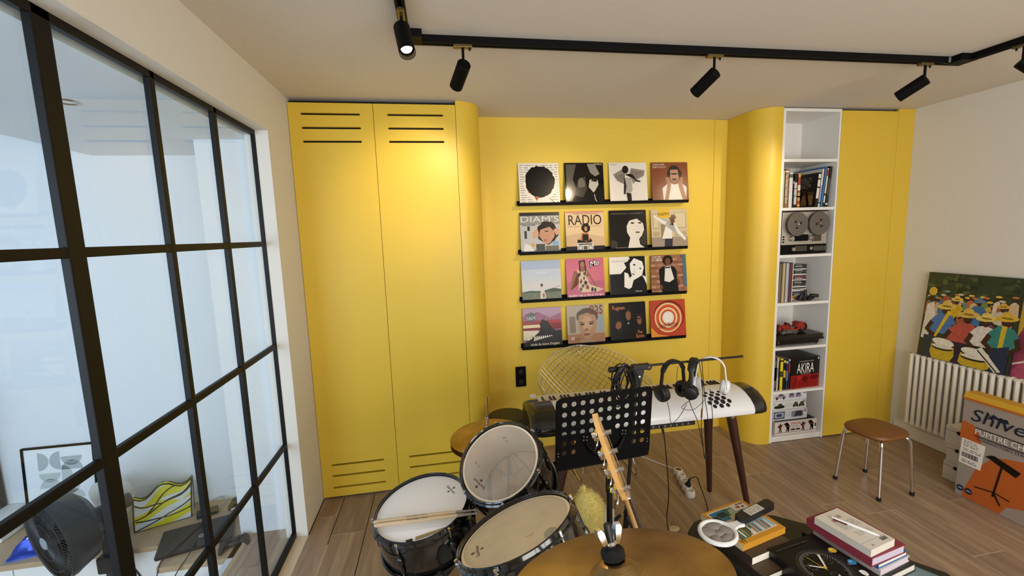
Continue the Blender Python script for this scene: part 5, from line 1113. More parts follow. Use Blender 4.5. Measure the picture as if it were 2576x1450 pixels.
for sx in (-1, 1):
    P = catmull([(2.0 + sx * .10, -.05, .40), (2.0 + sx * .17, -.16, .2), (2.0 + sx * .21, -.2, .02), (2.0 + sx * .21, -.05, .0075), (2.0 + sx * .2, .16, .0075), (2.0 + sx * .19, .2, .02), (2.0 + sx * .15, .12, .25), (2.0 + sx * .10, .06, .42)], 6)
    obj('leg_frame', MB().tube(P, .0065, 8), CHR, ch)
obj('cross_bar', MB().tube([(1.82, -.1, .25), (2.18, -.1, .25)], .006, 8), CHR, ch)
# ------------------------------------------------------------------ music stand
ms = thing('music_stand', 'black perforated music stand desk in front of the piano', 'music stand', (1.588, -1.12, 0))
Fp = fr((1.588, -1.159, .881), Vector((1.829 - 1.351, -1.149 + 1.197, 0)), Vector((0, -.027, .354)))
def perforated(Wd, Hd, cols, rows, x0, y0, dx, dy, rad, keep, th=.0016):
    """sheet with round holes: each hole sits in its own square cell"""
    mb = MB(); N = 16
    def quad(xa, ya, xb, yb):
        for z_, fl in ((th / 2, False), (-th / 2, True)):
            q = [(xa, ya, z_), (xb, ya, z_), (xb, yb, z_), (xa, yb, z_)]; mb.add(q, [(0, 1, 2, 3) if not fl else (3, 2, 1, 0)], None, False, Fp)
    xs = [-Wd / 2, x0 - dx / 2] + [x0 + dx * (i + .5) for i in range(cols)] + [Wd / 2]
    ysl = [Hd / 2, y0 + dy / 2] + [y0 - dy * (j + .5) for j in range(rows)] + [-Hd / 2]
    for i in range(len(xs) - 1):
        for j in range(len(ysl) - 1):
            xa, xb, yb, ya = xs[i], xs[i + 1], ysl[j], ysl[j + 1]
            if 1 <= i <= cols and 1 <= j <= rows and keep(i - 1, j - 1):
                cx, cy = (xa + xb) / 2, (ya + yb) / 2; sq = []; ci = []
                for k in range(N):
                    a = 2 * PI * k / N + PI / 4; c, s = math.cos(a), math.sin(a); m_ = max(abs(c), abs(s)); sq.append((cx + c / m_ * (xb - xa) / 2, cy + s / m_ * (yb - ya) / 2)); ci.append((cx + rad * c, cy + rad * s))
                for z_, fl in ((th / 2, 0), (-th / 2, 1)):
                    vs = [(p[0], p[1], z_) for p in sq] + [(p[0], p[1], z_) for p in ci]
                    fs = [(k, (k + 1) % N, N + (k + 1) % N, N + k) for k in range(N)]; mb.add(vs, [f[::-1] for f in fs] if fl else fs, None, False, Fp)
                vs = [(p[0], p[1], th / 2) for p in ci] + [(p[0], p[1], -th / 2) for p in ci]; mb.add(vs, [(k, (k + 1) % N, N + (k + 1) % N, N + k) for k in range(N)], None, False, Fp)
            else: quad(xa, ya, xb, yb)
    # rim: close the outer edge
    mb.add([(-Wd / 2, -Hd / 2, -th / 2), (Wd / 2, -Hd / 2, -th / 2), (Wd / 2, Hd / 2, -th / 2), (-Wd / 2, Hd / 2, -th / 2), (-Wd / 2, -Hd / 2, th / 2), (Wd / 2, -Hd / 2, th / 2), (Wd / 2, Hd / 2, th / 2), (-Wd / 2, Hd / 2, th / 2)], [(0, 1, 5, 4), (1, 2, 6, 5), (2, 3, 7, 6), (3, 0, 4, 7)], None, False, Fp)
    return mb
def keep(i, j):
    if j <= 2: return True
    if j == 3: return i in (0, 1, 2, 3, 6, 7, 8, 9)
    return i in (0, 1, 8, 9)
Wd, Hd = .478, .354
mb = perforated(Wd, Hd, 10, 6, -Wd / 2 + .040, Hd / 2 - .034, .0442, .0470, .0124, keep)
# snip the sharp corners round
for v in mb.v:
    q = Fp.inverted() @ v
    if abs(abs(q.x) - Wd / 2) < 1e-4 and abs(q.y - Hd / 2) < 1e-4: q.x -= math.copysign(.012, q.x); q.y -= .012; v.xyz = Fp @ q
obj('desk_plate', mb, BLKM, ms)
obj('plate_border', MB().tube([Fp @ Vector(p + (0,)) for p in rrect(-Wd / 2, -Hd / 2, Wd / 2, Hd / 2, .03, 6)], .0028, 6, closed=True), BLKM, ms)
obj('book_ledge', MB().box((-Wd / 2, -Hd / 2 - .002, -.055), (Wd / 2, -Hd / 2, 0), None, Fp).box((-Wd / 2, -Hd / 2 - .002, -.057), (Wd / 2, -Hd / 2 + .012, -.055), None, Fp), BLKM, ms)
for sx in (-1, 1):
    b = obj('bracket_arm', MB().tube(catmull([Fp @ Vector((sx * .098, -.05, .008)), Fp @ Vector((sx * .075, -.085, .016)), Fp @ Vector((sx * .035, -.115, .03)), Fp @ Vector((.0, -.12, .034))], 6), .008, 6).box((sx * .098 - .02, -.055, .001), (sx * .098 + .02, -.015, .005), None, Fp), BLKM, ms)
    r_ = MB()
    for (ax, ay) in ((-.008, -.018), (.008, -.022), (-.008, -.036), (.008, -.038)): r_.sph((sx * .098 + ax, -.004 + ay, .006), (.003, .003, .0015), 8, 6, None, Fp)
    obj('rivet', r_, STEEL, b)
for sx in (-1, 1):
    for ay in (.0, -.014): obj('rivet', MB().sph((sx * (Wd / 2 - .012), -.09 + ay, .0015), (.003, .003, .0015), 8, 6, None, Fp), STEEL, ms)
hb = Fp @ Vector((0, -.12, .034))
PX, PY = 1.62, -1.12
obj('upper_tube', MB().tube([hb, Vector((PX, PY - .03, .72)), Vector((PX + .004, PY, .6)), Vector((PX + .006, PY, .3))], .008, 10), BLKS, ms)
obj('tilt_knob', MB().lathe([(0, 0), (.016, 0), (.02, .006), (.02, .02), (.012, .026), (0, .026)], axf((PX + .014, PY, .665), (1, -.3, 0)), 10), BLKP, ms)
obj('tube_collar', MB().lathe([(.014, .53), (.0175, .535), (.0175, .60), (.013, .61), (.009, .615)], axf((PX + .006, PY, 0), (0, 0, 1)), 20), BLKP, ms)
obj('lower_tube', MB().cyl((PX + .006, PY, .10), (PX + .006, PY, .545), .0145, n=16), BLKG, ms)
obj('yellow_sticker', MB().box((PX + .002, PY - .0186, .545), (PX + .016, PY - .0176, .565)), mat('yellow_label', '#d8c828', .5), ms)
legs_tripod(ms, PX + .006, PY, .24, .26, ph=-.2)

# ------------------------------------------------------------------ boom stand with headphones and a coiled cable
bs = thing('boom_stand', 'black boom stand whose arm reaches over the piano and carries headphones', 'stand', (1.80, -.9, 0))
bz = 1.045; P0, P1 = Vector((1.755, -.85, 1.052)), Vector((2.525, -.85, 1.060))
obj('boom_arm', MB().cyl((1.88, -.85, 1.054), P1, .0065, n=12), BLKS, bs)
obj('end_cap', MB().cyl(P1, P1 + Vector((.006, 0, 0)), .0075, n=12), STEEL, bs)
boxo('clutch', (1.865, -.868, 1.036), (1.955, -.832, 1.066), BLKP, bs, bevel=.006)
obj('pivot', MB().lathe([(0, 0), (.016, 0), (.018, .004), (.018, .03), (0, .03)], axf((1.957, -.835, 1.05), (0, -1, 0)), 18), BLKP, bs)
obj('pivot_screw', MB().lathe([(0, .002), (.006, .002), (.006, 0)], axf((1.957, -.866, 1.05), (0, -1, 0)), 12), CHR, bs)
obj('counterweight', MB().lathe([(0, 0), (.013, .002), (.015, .01), (.015, .06), (.011, .066), (0, .066)], axf((1.80, -.852, 1.05), (-1, 0, 0)), 18), BLKP, bs)
obj('neck', MB().prism([(1.86, 1.04), (1.93, 1.04), (1.905, .93), (1.872, .93)], fr((0, -.852, 0), (1, 0, 0), (0, 0, 1)), -.016, .016), BLKP, bs, bevel=.005)
obj('tilt_screw', MB().sph((1.90, -.87, 1.0), (.011, .005, .011), 12, 8), CHR, bs)
obj('pole', MB().tube([(1.888, -.855, .95), (1.85, -.88, .6), (1.80, -.9, .12)], .0095, 12), BLKS, bs); legs_tripod(bs, 1.80, -.9, .24, .25, ph=.95)

CAB = mat('black_cable', '#0c0c0d', .45)
cc = thing('coiled_cable', 'black cable coiled and hung on the left end of the boom stand', 'cable', (1.80, -.88, .95))
R = random.Random(5); mb = MB()
for k in range(11):
    cx = 1.79 + R.uniform(-.02, .035); rx_ = R.uniform(.045, .075); ry_ = R.uniform(.075, .105); rot = R.uniform(-.5, .3); dy = -.868 - .004 * k
    zc = 1.055 - ry_ + R.uniform(-.005, .035); P = []
    for q in range(20):
        a = 2 * PI * q / 20; x_, z_ = rx_ * math.cos(a) * .9, ry_ * math.sin(a); P.append((cx + x_ * math.cos(rot) - z_ * math.sin(rot) * .35, dy + .012 * math.sin(a + k), zc + z_))
    mb.tube(P, .0036, 6, closed=True)
mb.tube(catmull([(1.72, -.88, 1.02), (1.755, -.905, .985), (1.80, -.915, .955), (1.85, -.905, .95), (1.87, -.89, .97)], 6), .0036, 6)
obj('loops', mb, CAB, cc)
obj('cable_tie', MB().tube(catmull([(1.81, -.93, 1.06), (1.83, -.925, 1.0), (1.84, -.92, .95)], 4), .008, 6), CAB, cc)

def headphones(name, label, top, yaw, w, h, col, pad, cupr, band=.008, tilt=0.0, thick=.018, group=None):
    t = thing('headphones', label, 'headphones', tuple(top), group)
    M = Matrix.Translation(top) @ Matrix.Rotation(math.radians(yaw), 4, 'Z') @ Matrix.Rotation(math.radians(tilt), 4, 'Y')
    a = w / 2; P = [Vector((a * math.cos(PI - PI * k / 16), 0, -a + a * math.sin(PI * k / 16) - .0)) for k in range(17)]
    P = [Vector((-a - .004, 0, -h + .02)), Vector((-a - .006, 0, -h * .75))] + P + [Vector((a + .006, 0, -h * .75)), Vector((a + .004, 0, -h + .02))]
    P = [p + Vector((0, 0, .008)) for p in P]
    n = len(P); rings = []
    for i, p in enumerate(P):
        tn = (P[min(i + 1, n - 1)] - P[max(i - 1, 0)]).normalized(); nr = Vector((tn.z, 0, -tn.x)); wv = thick * (1.0 if 3 < i < n - 4 else .55)
        rings.append([p + Vector((0, s_ * wv, 0)) + nr * b_ for s_, b_ in ((-.7, -band / 2), (.7, -band / 2), (1, 0), (.7, band / 2), (-.7, band / 2), (-1, 0))])
    obj('headband', MB().loft(rings, None, M), col, t, sharp=60)
    for sx in (-1, 1):
        G = M @ Matrix.Translation((sx * (a + .004), 0, -h)) @ Matrix.Rotation(sx * math.radians(8), 4, 'Y') @ Matrix.Rotation(PI / 2 * sx, 4, 'Y')
        c_ = obj('ear_cup', MB().lathe([(0, .024), (cupr * .6, .023), (cupr * .9, .016), (cupr, .006), (cupr, -.004), (0, -.006)], G, 28), col, t)
        obj('ear_pad', MB().lathe([(cupr * .45, -.006), (cupr * .45, -.022), (cupr * .7, -.028), (cupr * .95, -.022), (cupr * 1.0, -.012), (cupr * .96, -.005)], G, 28), pad, c_)
        obj('yoke', MB().tube(catmull([M @ Vector((sx * (a + .005), 0, -h + .045)), M @ Vector((sx * (a + .012), cupr * .8, -h + cupr * .6)), M @ Vector((sx * (a + .014), cupr + .004, -h))], 5), .0035, 6).tube(catmull([M @ Vector((sx * (a + .005), 0, -h + .045)), M @ Vector((sx * (a + .012), -cupr * .8, -h + cupr * .6)), M @ Vector((sx * (a + .014), -cupr - .004, -h))], 5), .0035, 6), col, t)
    return t, M
PADB = mat('black_earpad', '#0f0e0e', .55, bump=.1, bscale=300)
h1, M1 = headphones('headphones', 'black headphones with large cups hanging first on the boom arm, beside the cable coil', Vector((2.105, -.85, 1.062)), 14, .15, .165, BLKP, PADB, .047, band=.011, thick=.02)
h2_, M2 = headphones('headphones', 'black headphones hanging between the other black pair and the white pair', Vector((2.228, -.85, 1.062)), 48, .145, .16, BLKP, PADB, .04, band=.011, thick=.02)
h3, M3 = headphones('headphones', 'white headphones hanging last on the boom arm above the piano', Vector((2.335, -.85, 1.064)), -38, .14, .155, WPLA, mat('pale_earpad', '#c9c8c6', .5), .04, thick=.014)
mb = MB()
mb.tube(catmull([(2.05, -.87, .895), (2.07, -.88, .80), (2.08, -.885, .73), (2.12, -.89, .76), (2.17, -.885, .83)], 6), .0016, 5)
mb.tube(catmull([(2.17, -.87, .90), (2.2, -.89, .80), (2.235, -.89, .72), (2.275, -.885, .56), (2.29, -.885, .50), (2.30, -.885, .56), (2.30, -.885, .72), (2.28, -.88, .86), (2.27, -.86, 1.06)], 8), .002, 5)
mb.tube(catmull([(2.11, -.89, 1.05), (2.1, -.90, .97), (2.13, -.9, .93), (2.15, -.9, .98)], 6), .0014, 5)
obj('headphone_cable', mb, CAB, h1)
mb = MB()
mb.tube(catmull([(2.24, -.88, 1.065), (2.25, -.895, .97), (2.255, -.9, .86), (2.25, -.9, .70), (2.265, -.895, .60), (2.285, -.89, .50), (2.31, -.89, .56), (2.325, -.89, .72), (2.31, -.88, .9)], 8), .002, 5)
mb.tube(catmull([(2.2, -.89, .86), (2.13, -.9, .82), (2.2, -.9, .80), (2.28, -.89, .85)], 6), .0015, 5)
obj('headphone_cable', mb, CAB, h2_)
obj('jack_plug', MB().cyl((2.252, -.9, .80), (2.25, -.9, .75), .0045, n=10).cyl((2.25, -.9, .75), (2.25, -.9, .725), .0025, n=8), BRASS, h2_)

# ------------------------------------------------------------------ bass guitar on its stand (seen from the headstock edge)
bg = thing('bass_guitar', 'maple necked bass guitar on a stand, headstock rising before the music stand', 'guitar', (1.70, -1.62, 0))
MAP = mat('maple_neck', '#d2a464', .35, noise=.1, nscale=6, stretch=(8, 8, 1.2), coat=.3)
top_ = Vector((1.388, -1.60, 1.175)); nut = Vector((1.492, -1.62, .855)); low = Vector((1.70, -1.665, .22))
dn = (low - nut).normalized(); fn = Vector((.82, -.30, 0)); fn = (fn - dn * fn.dot(dn)).normalized()    # face normal of the fretboard
wv = fn.cross(-dn).normalized()
# frame: x along width (toward the viewer), y up the neck, z = face normal
def nf(p): return Matrix(((wv.x, -dn.x, fn.x, p.x), (wv.y, -dn.y, fn.y, p.y), (wv.z, -dn.z, fn.z, p.z), (0, 0, 0, 1)))
NF = nf(nut)
hl = .325
hs_out = [(-.021, 0), (.021, 0), (.03, .03), (.046, .06), (.044, .15), (.038, .24), (.03, hl - .02), (.0, hl), (-.02, hl - .01), (-.034, .25), (-.04, .16), (-.034, .07)]
obj('headstock', MB().prism(hs_out, nf(nut - fn * .004), -.018, -.001), MAP, bg, bevel=.002)
obj('neck', MB().loft([[NF @ Vector((w_ * math.cos(a), -y_, -d_ * math.sin(a) - .002)) for a in [PI * k / 10 for k in range(11)]] for (y_, w_, d_) in ((-.012, .0205, .016), (0, .0205, .019), (.15, .0235, .0205), (.35, .027, .022), (.52, .03, .024))]), MAP, bg)
obj('fretboard', MB().prism([(-.0205, 0), (.0205, 0), (.032, -.60), (-.032, -.60)], NF, -.002, .004), mat('dark_fretboard', '#3a241a', .4), bg)
obj('nut', MB().prism([(-.0205, 0), (.0205, 0), (.0205, .005), (-.0205, .005)], NF, -.002, .007), WPLA, bg)
fb = MB()
for k in range(1, 20):
    y_ = -.86 * (1 - 2 ** (-k / 12)); wd = .0205 + .0115 * (-y_ / .6); fb.box((-wd, y_ - .001, .004), (wd, y_ + .001, .0052), None, NF)
obj('frets', fb, STEEL, bg)
sb = MB()
for k in range(4):
    sx = -.0155 + k * .0103; yp = .045 + (3 - k) * .068; px_ = .022 - .006 * (3 - k)
    sb.cyl(NF @ Vector((sx, 0, .0065)), NF @ Vector((sx * 1.5, -.84, .012)), .0011, n=6); sb.cyl(NF @ Vector((sx, 0, .0065)), NF @ Vector((px_, yp, .006)), .0011, n=6)
obj('string', sb, STEEL, bg)
for k in range(4):
    yp = .045 + k * .068; px_ = .022 - .006 * k
    G = NF @ Matrix.Translation((px_, yp, 0))
    mb = MB(); mb.cyl((0, 0, -.006), (0, 0, .018), .0085, .0075, n=14, M=G); mb.cyl((0, 0, .018), (0, 0, .021), .0085, n=14, M=G); mb.cyl((0, 0, -.004), (0, 0, -.001), .012, n=14, M=G)
    tn = obj('tuner', mb, CHR, bg)
    kb = MB(); kb.box((-.016, -.014, -.034), (.016, .014, -.0225), None, G); kb.cyl((0, 0, -.022), (0, 0, -.046), .0125, n=14, M=G); kb.cyl((.01, .004, -.034), (.05, .004, -.034), .004, n=8, M=G)
    kb.prism(ell(.066, .004, .021, .021, 16, 0) , G @ Matrix.Translation((0, 0, -.034)) @ Matrix.Rotation(math.radians(35), 4, 'X'), -.0018, .0018)
    obj('tuner_key', kb, CHR, tn)
body = [(-.05, -.50), (.04, -.52), (.09, -.44), (.15, -.46), (.165, -.56), (.135, -.66), (.17, -.80), (.16, -.93), (.06, -1.0), (-.07, -.99), (-.165, -.92), (-.175, -.80), (-.14, -.68), (-.165, -.56), (-.14, -.46), (-.085, -.47)]
bsm = catmull([(p[0], p[1], 0) for p in body], 4, True); k_ = .83
obj('body', MB().prism([(p.x, p.y * k_) for p in bsm], NF, -.042, -.003, smooth=True), mat('dark_burst_body', '#2a1510', .2, coat=.5), bg, bevel=.006, sharp=50)
obj('bridge', MB().box((-.04, -.755, -.002), (.04, -.70, .01), None, NF), CHR, bg)
gs = thing('guitar_stand', 'black folding guitar stand under the bass guitar', 'stand', (1.76, -1.60, 0))
bcen = NF @ Vector((0, -.80, -.06))
obj('frame', MB().tube([(bcen.x - .05, bcen.y + .16, .012), (bcen.x - .02, bcen.y + .10, .14), (bcen.x + .03, bcen.y + .1, .12)], .009, 8).tube([(bcen.x - .05, bcen.y - .16, .012), (bcen.x - .02, bcen.y - .10, .14), (bcen.x + .03, bcen.y - .1, .12)], .009, 8).tube([(bcen.x - .3, bcen.y, .012), (bcen.x - .07, bcen.y, .36)], .009, 8), BLKS, gs)

# ------------------------------------------------------------------ power strip and floor cables
PSW = mat('ivory_plastic', '#d6d0c4', .45)
ps = thing('power_strip', 'white five socket power strip lying on the floor under the piano', 'power strip', (2.47, -.38, 0))
a_, b_ = Vector((2.512, -.245, .0)), Vector((2.445, -.515, .0)); dv = (b_ - a_) / 4.35
for k in range(5):
    c = a_ + dv * (k + .1); G = Matrix.Translation(c)
    s_ = obj('socket_cup', MB().lathe([(0, .001), (.028, .001), (.0325, .008), (.033, .022), (.031, .04), (.0275, .047), (.0215, .0475), (.02, .034), (0, .033)], G, 28), PSW, ps)
    if k == 0: obj('switch', MB().lathe([(0, .046), (.017, .046), (.0185, .042), (.0185, .034)], G, 18), mat('red_switch', '#7a2a1c', .4), s_)
    else: obj('pin_hole', MB().cyl((-.008, .004, .0331), (-.008, .004, .0336), .0028, n=8, M=G).cyl((.009, -.003, .0331), (.009, -.003, .0336), .0028, n=8, M=G), DARK, s_)
pl_ = thing('power_plug', 'black plug and cable in the last socket of the white power strip', 'plug', tuple(a_ + dv * 3.1 + Vector((0, 0, .035))))
c = a_ + dv * 3.1; obj('plug_body', MB().lathe([(0, .036), (.0185, .036), (.0185, .06), (.012, .075), (.007, .1), (0, .1)], Matrix.Translation(c) @ Matrix.Rotation(.25, 4, 'X'), 18), BLKP, pl_)
obj('cable', MB().tube(catmull([c + Vector((0, -.022, .098)), c + Vector((.03, -.05, .125)), (2.50, -.52, .10), (2.47, -.66, .01), (2.36, -.80, .005), (2.28, -.88, .005), (2.2, -.95, .005), (2.12, -.94, .005), (2.1, -.86, .005), (2.2, -1.0, .005), (2.3, -1.15, .005)], 8), .0032, 6), CAB, pl_)
o = obj('power_cable', MB().tube(catmull([(2.515, -.215, .022), (2.46, -.1, .006), (2.36, .05, .005), (2.2, .2, .005), (1.9, .33, .005)], 8), .0035, 6), WPLA, loc=(2.4, 0, 0), label='white cable running from the power strip to the wall behind the piano', cat='cable')
o = obj('piano_cable', MB().tube(catmull([(2.075, -.795, .668), (2.085, -.80, .62), (2.105, -.80, .45), (2.12, -.80, .25), (2.10, -.82, .1), (2.12, -.86, .012), (2.16, -.95, .004), (2.13, -1.15, .004), (2.05, -1.3, .004)], 8), .003, 6).cyl((2.073, -.795, .675), (2.083, -.80, .63), .007, n=10), CAB, loc=(2.08, -.8, .67), label='thin black cable hanging from the back of the piano to the floor', cat='cable')

# ------------------------------------------------------------------ plush toy
pt = thing('plush_toy', 'fluffy yellow plush toy with white patch sitting behind the drums', 'plush toy', (1.62, -.86, 0))
def furry(c, r, m, seed, n=2600, L=.016, M=I4):
    R = random.Random(seed); mb = MB(); mb.sph((0, 0, 0), r, 28, 18, m, M)
    for k in range(n):
        u = R.uniform(-1, 1); a = R.uniform(0, 2 * PI); q = math.sqrt(1 - u * u); d = Vector((q * math.cos(a), q * math.sin(a), u)); p = Vector((d.x * r[0], d.y * r[1], d.z * r[2]))
        nn = Vector((d.x / r[0], d.y / r[1], d.z / r[2])).normalized(); t = nn.cross(Vector((R.uniform(-1, 1), R.uniform(-1, 1), R.uniform(-1, 1)))).normalized() * .0018
        tip = p + nn * L * R.uniform(.5, 1.1) + Vector((R.uniform(-1, 1), R.uniform(-1, 1), -.8)) * L * .6
        mb.add([p - t, p + t, tip], [(0, 1, 2)], m, False, M)
    for v in mb.v: pass
    return mb
YF = mat('pale_yellow_fur', '#e6d276', .9, noise=.12, nscale=25, sheen=.4); OF = mat('orange_yellow_fur', '#dd9c26', .9, noise=.15, nscale=25); WF = mat('white_fur', '#e0dad2', .9)
Mt = Matrix.Translation((1.625, -.855, .235)) @ Matrix.Rotation(math.radians(-14), 4, 'Y')
obj('plush_body', furry(None, (.084, .08, .15), YF, 3, M=Mt), YF, pt)
obj('white_patch', furry(None, (.036, .05, .085), WF, 4, 1000, .012, Matrix.Translation((1.697, -.885, .215)) @ Matrix.Rotation(math.radians(20), 4, 'Y')), WF, pt)
obj('plush_base', furry(None, (.09, .085, .105), OF, 6, 2400, M=Matrix.Translation((1.695, -.86, .104))), OF, pt)
obj('tuft', furry(None, (.012, .012, .03), YF, 9, 200, M=Matrix.Translation((1.585, -.855, .385))), YF, pt)

# ------------------------------------------------------------------ low black table with books
tb = thing('side_table', 'low black table carrying piles of books at the bottom of the picture', 'table', (2.2, -1.68, 0))
obj('tabletop', MB().prism([(p[0], p[1]) for p in [(1.90, -1.345), (1.96, -1.295), (2.02, -1.275), (2.34, -1.325), (2.44, -1.41), (2.72, -1.75), (2.7, -2.02), (2.5, -2.12), (1.95, -2.05), (1.83, -1.9), (1.83, -1.45)]], I4, .428, .45), BLKS, tb, bevel=.004)
obj('pedestal', MB().cyl((2.2, -1.7, .02), (2.2, -1.7, .43), .035, n=20), BLKS, tb)
obj('base_plate', MB().cyl((2.2, -1.7, .0), (2.2, -1.7, .02), .22, n=40), BLKS, tb, bevel=.003)

def flatbook(cx, cy, z0, th_, w, l, yaw, color, label, hard=True, art=None, name='book', group=None, pages=None, rough=.35, cat='book', spine_side=-1):
    """a book lying flat; local x = short side w, local y = long side l"""
    t = thing(name, label, cat, (cx, cy, z0), group)
    M = rz((cx, cy, z0), yaw); m = mat('cover_' + color.lstrip('#'), color, rough); c = .0022 if hard else .0007; ov = .003 if hard else 0
    mb = MB().box((-w / 2, -l / 2, 0), (w / 2, l / 2, c), None, M).box((-w / 2, -l / 2, th_ - c), (w / 2, l / 2, th_), None, M)
    if spine_side < 0: mb.box((-w / 2, -l / 2, c), (-w / 2 + c, l / 2, th_ - c), None, M)
    else: mb.box((w / 2 - c, -l / 2, c), (w / 2, l / 2, th_ - c), None, M)
    cv = obj('cover', mb, m, t)
    boxo('pages', (-w / 2 + c, -l / 2 + ov, c), (w / 2 - ov - c * .5, l / 2 - ov, th_ - c), mat('pages_' + pages.lstrip('#'), pages, .8) if pages else PAPER, t, M=M)
    if art:
        a = Art(t, M @ Matrix.Translation((-w / 2, -l / 2, th_)) @ Matrix.Scale(w, 4, (1, 0, 0)) @ Matrix.Scale(l, 4, (0, 1, 0)), .35); art(a); a.done('cover_print')
    return t, M
# left pile, from the table top upward
flatbook(2.02, -1.60, .4505, .018, .235, .29, 12, '#1c1d1b', 'dark magazine at the foot of the left pile, on the black table', False, name='magazine', cat='magazine')
flatbook(2.0, -1.62, .469, .02, .23, .28, 14, '#20241c', 'dark green magazine second from the foot of the left pile', False, name='magazine', cat='magazine')
flatbook(2.03, -1.58, .4895, .02, .225, .28, 11, '#2c2a22', 'olive brown magazine in the middle of the left pile', False, name='magazine', cat='magazine')
def art_brown(a): a.r_('#4a3a2c', 0.02, .02, .98, .98); a.p('#6e5a40', [(.5, .5), (.9, .6), (.95, .95), (.6, .9)]); a.r_('#d9d4ca', .78, .90, .96, .98); a.lines('#2a2622', .79, .91, .95, .97, 1, .04, 3, 8)
flatbook(2.045, -1.56, .51, .026, .225, .275, 12, '#30261e', 'dark brown album with pale page edges, right under the yellow book', True, art=art_brown)
def art_yel(a):
    # read with the spine at the near edge
    a.r_('#c98d2c', .0, .0, 1, 1); a.r_('#cfc7b6', .07, .10, .93, .95); a.r_('#2f6c88', .1, .62, .5, .92); a.r_('#1c2a30', .08, .55, .2, .8); a.r_('#3c6a4a', .4, .55, .78, .9); a.p('#c9b48a', [(.36, .55), (.4, .7), (.62, .74), (.7, .58)]); a.p('#9cb0a0', [(.45, .72), (.5, .86), (.72, .9), (.7, .74)]); a.r_('#16303a', .22, .72, .4, .86)
    a.r_('#e0d9cc', .62, .76, .93, .95); a.lines('#3a3230', .74, .88, .92, .94, 1, .04, 5, 9); a.e('#a8483a', .74, .84, .05, .03); a.e('#2f4a34', .84, .82, .03, .025)
    a.p('#3a6a54', [(.08, .1), (.08, .36), (.4, .44), (.5, .3), (.3, .1)]); a.p('#8fb0bc', [(.5, .12), (.52, .4), (.9, .4), (.92, .14)])
    for k in range(11): x = .12 + k * .07; a.p(('#8a4a2c', '#e2dccd', '#b5763a')[k % 3], [(x, .12), (x + .02, .36 + .05 * (k % 3)), (x + .045, .34), (x + .03, .12)])
    a.t('#2a1c10', 'TI', .02, .02, .1, .075)
flatbook(2.042, -1.500, .566, .026, .20, .235, 13 + 90, '#c2882a', 'thick yellow illustrated paperback on top of the left pile', False, art=None, pages='#d9c9a4')
bk2 = [o for o in bpy.data.objects if o.get('label') == 'thick yellow illustrated paperback on top of the left pile'][0]
M = rz((2.042, -1.500, .566), 13); a = Art(bk2, M @ Matrix.Translation((-.1175, -.1, .026)) @ Matrix.Scale(.235, 4, (1, 0, 0)) @ Matrix.Scale(.2, 4, (0, 1, 0)), .35); art_yel(a); a.done()
flatbook(2.04, -1.52, .537, .028, .21, .24, 12, '#3a332a', 'brown paperback with cream page edges, second from the top of the left pile', False)

# centre pile
flatbook(2.06, -1.86, .4505, .012, .21, .29, 24, '#26221f', 'dark magazine with a barcode, lowest of the centre pile', False, name='magazine', cat='magazine')
flatbook(2.08, -1.83, .463, .014, .215, .29, 18, '#3a2f2a', 'brown magazine with white page edges in the centre pile', False, name='magazine', cat='magazine')
flatbook(2.13, -1.80, .478, .03, .225, .295, 12, '#141414', 'black softcover second from the top of the centre pile', False)
def art_watch(a):
    a.r_('#0c0c0d', .0, .0, 1, 1); a.p('#1d1c1d', wob(.50, .52, .46, .30, 40, .0, 3)); a.p('#2c2a2a', ell(.46, .54, .37, .285, 40)); a.p('#0a0a0b', ell(.46, .54, .34, .262, 40)); 
    a.p('#6a6866', ell(.46, .54, .325, .25, 48)); a.p('#0b0b0c', ell(.46, .54, .316, .243, 48))
    for k in range(60):
        t = 2 * PI * k / 60; r0 = .84 if k % 5 == 0 else .91; a.mb.flat([(.46 + .31 * q * math.cos(t + s), .54 + .238 * q * math.sin(t + s)) for q, s in ((r0, -.008), (1, -.008), (1, .008), (r0, .008))], a.F, a.z, a.m('#c9c6c0'))
    a.z += a.step
    for cx, cy in ((.30, .60), (.62, .60), (.46, .42)):
        a.e('#2c2b2c', cx, cy, .075, .058, 0, 20); a.e('#121213', cx, cy, .068, .052, 0, 20)
        for k in range(8): t = 2 * PI * k / 8; a.l('#8d8a84', [(cx + .05 * math.cos(t), cy + .038 * math.sin(t)), (cx + .064 * math.cos(t), cy + .049 * math.sin(t))], .006)
    a.p('#e3e0da', [(.455, .545), (.28, .63), (.265, .62), (.44, .53)]); a.p('#e3e0da', [(.465, .55), (.60, .72), (.625, .70), (.48, .535)]); a.l('#c9a92c', [(.44, .50), (.39, .74)], .009); a.e('#c9a92c', .46, .54, .025, .02)
    a.p('#d8d6d0', [(.47, .40), (.52, .42), (.50, .37), (.54, .38), (.49, .34), (.51, .375)]) ; a.r_('#3a3a3a', .5, .30, .55, .335)
    a.lines('#3b3a3a', .08, .90, .74, .94, 1, .018, 4, 9)
    for (cx, cy, c, c2) in ((.905, .70, '#c9a428', '#e6cf6a'), (.93, .49, '#2f7fb5', '#6ab0d8'), (.93, .14, '#b5402c', '#d8705a')): a.e('#5a5552', cx - .07, cy - .012, .03, .022); a.e(c, cx, cy, .062, .042, 0, 20); a.e(c2, cx - .01, cy + .012, .03, .016, 0, 14)
    a.p('#d9d9d9', wob(.875, .33, .05, .045, 14, .12, 5)); a.e('#e6e6e6', .86, .355, .03, .022)
flatbook(2.188, -1.765, .509, .058, .238, .31, 9, '#0e0e0f', 'thick black book showing a chronograph watch and coloured buttons', True, art=art_watch, rough=.3)

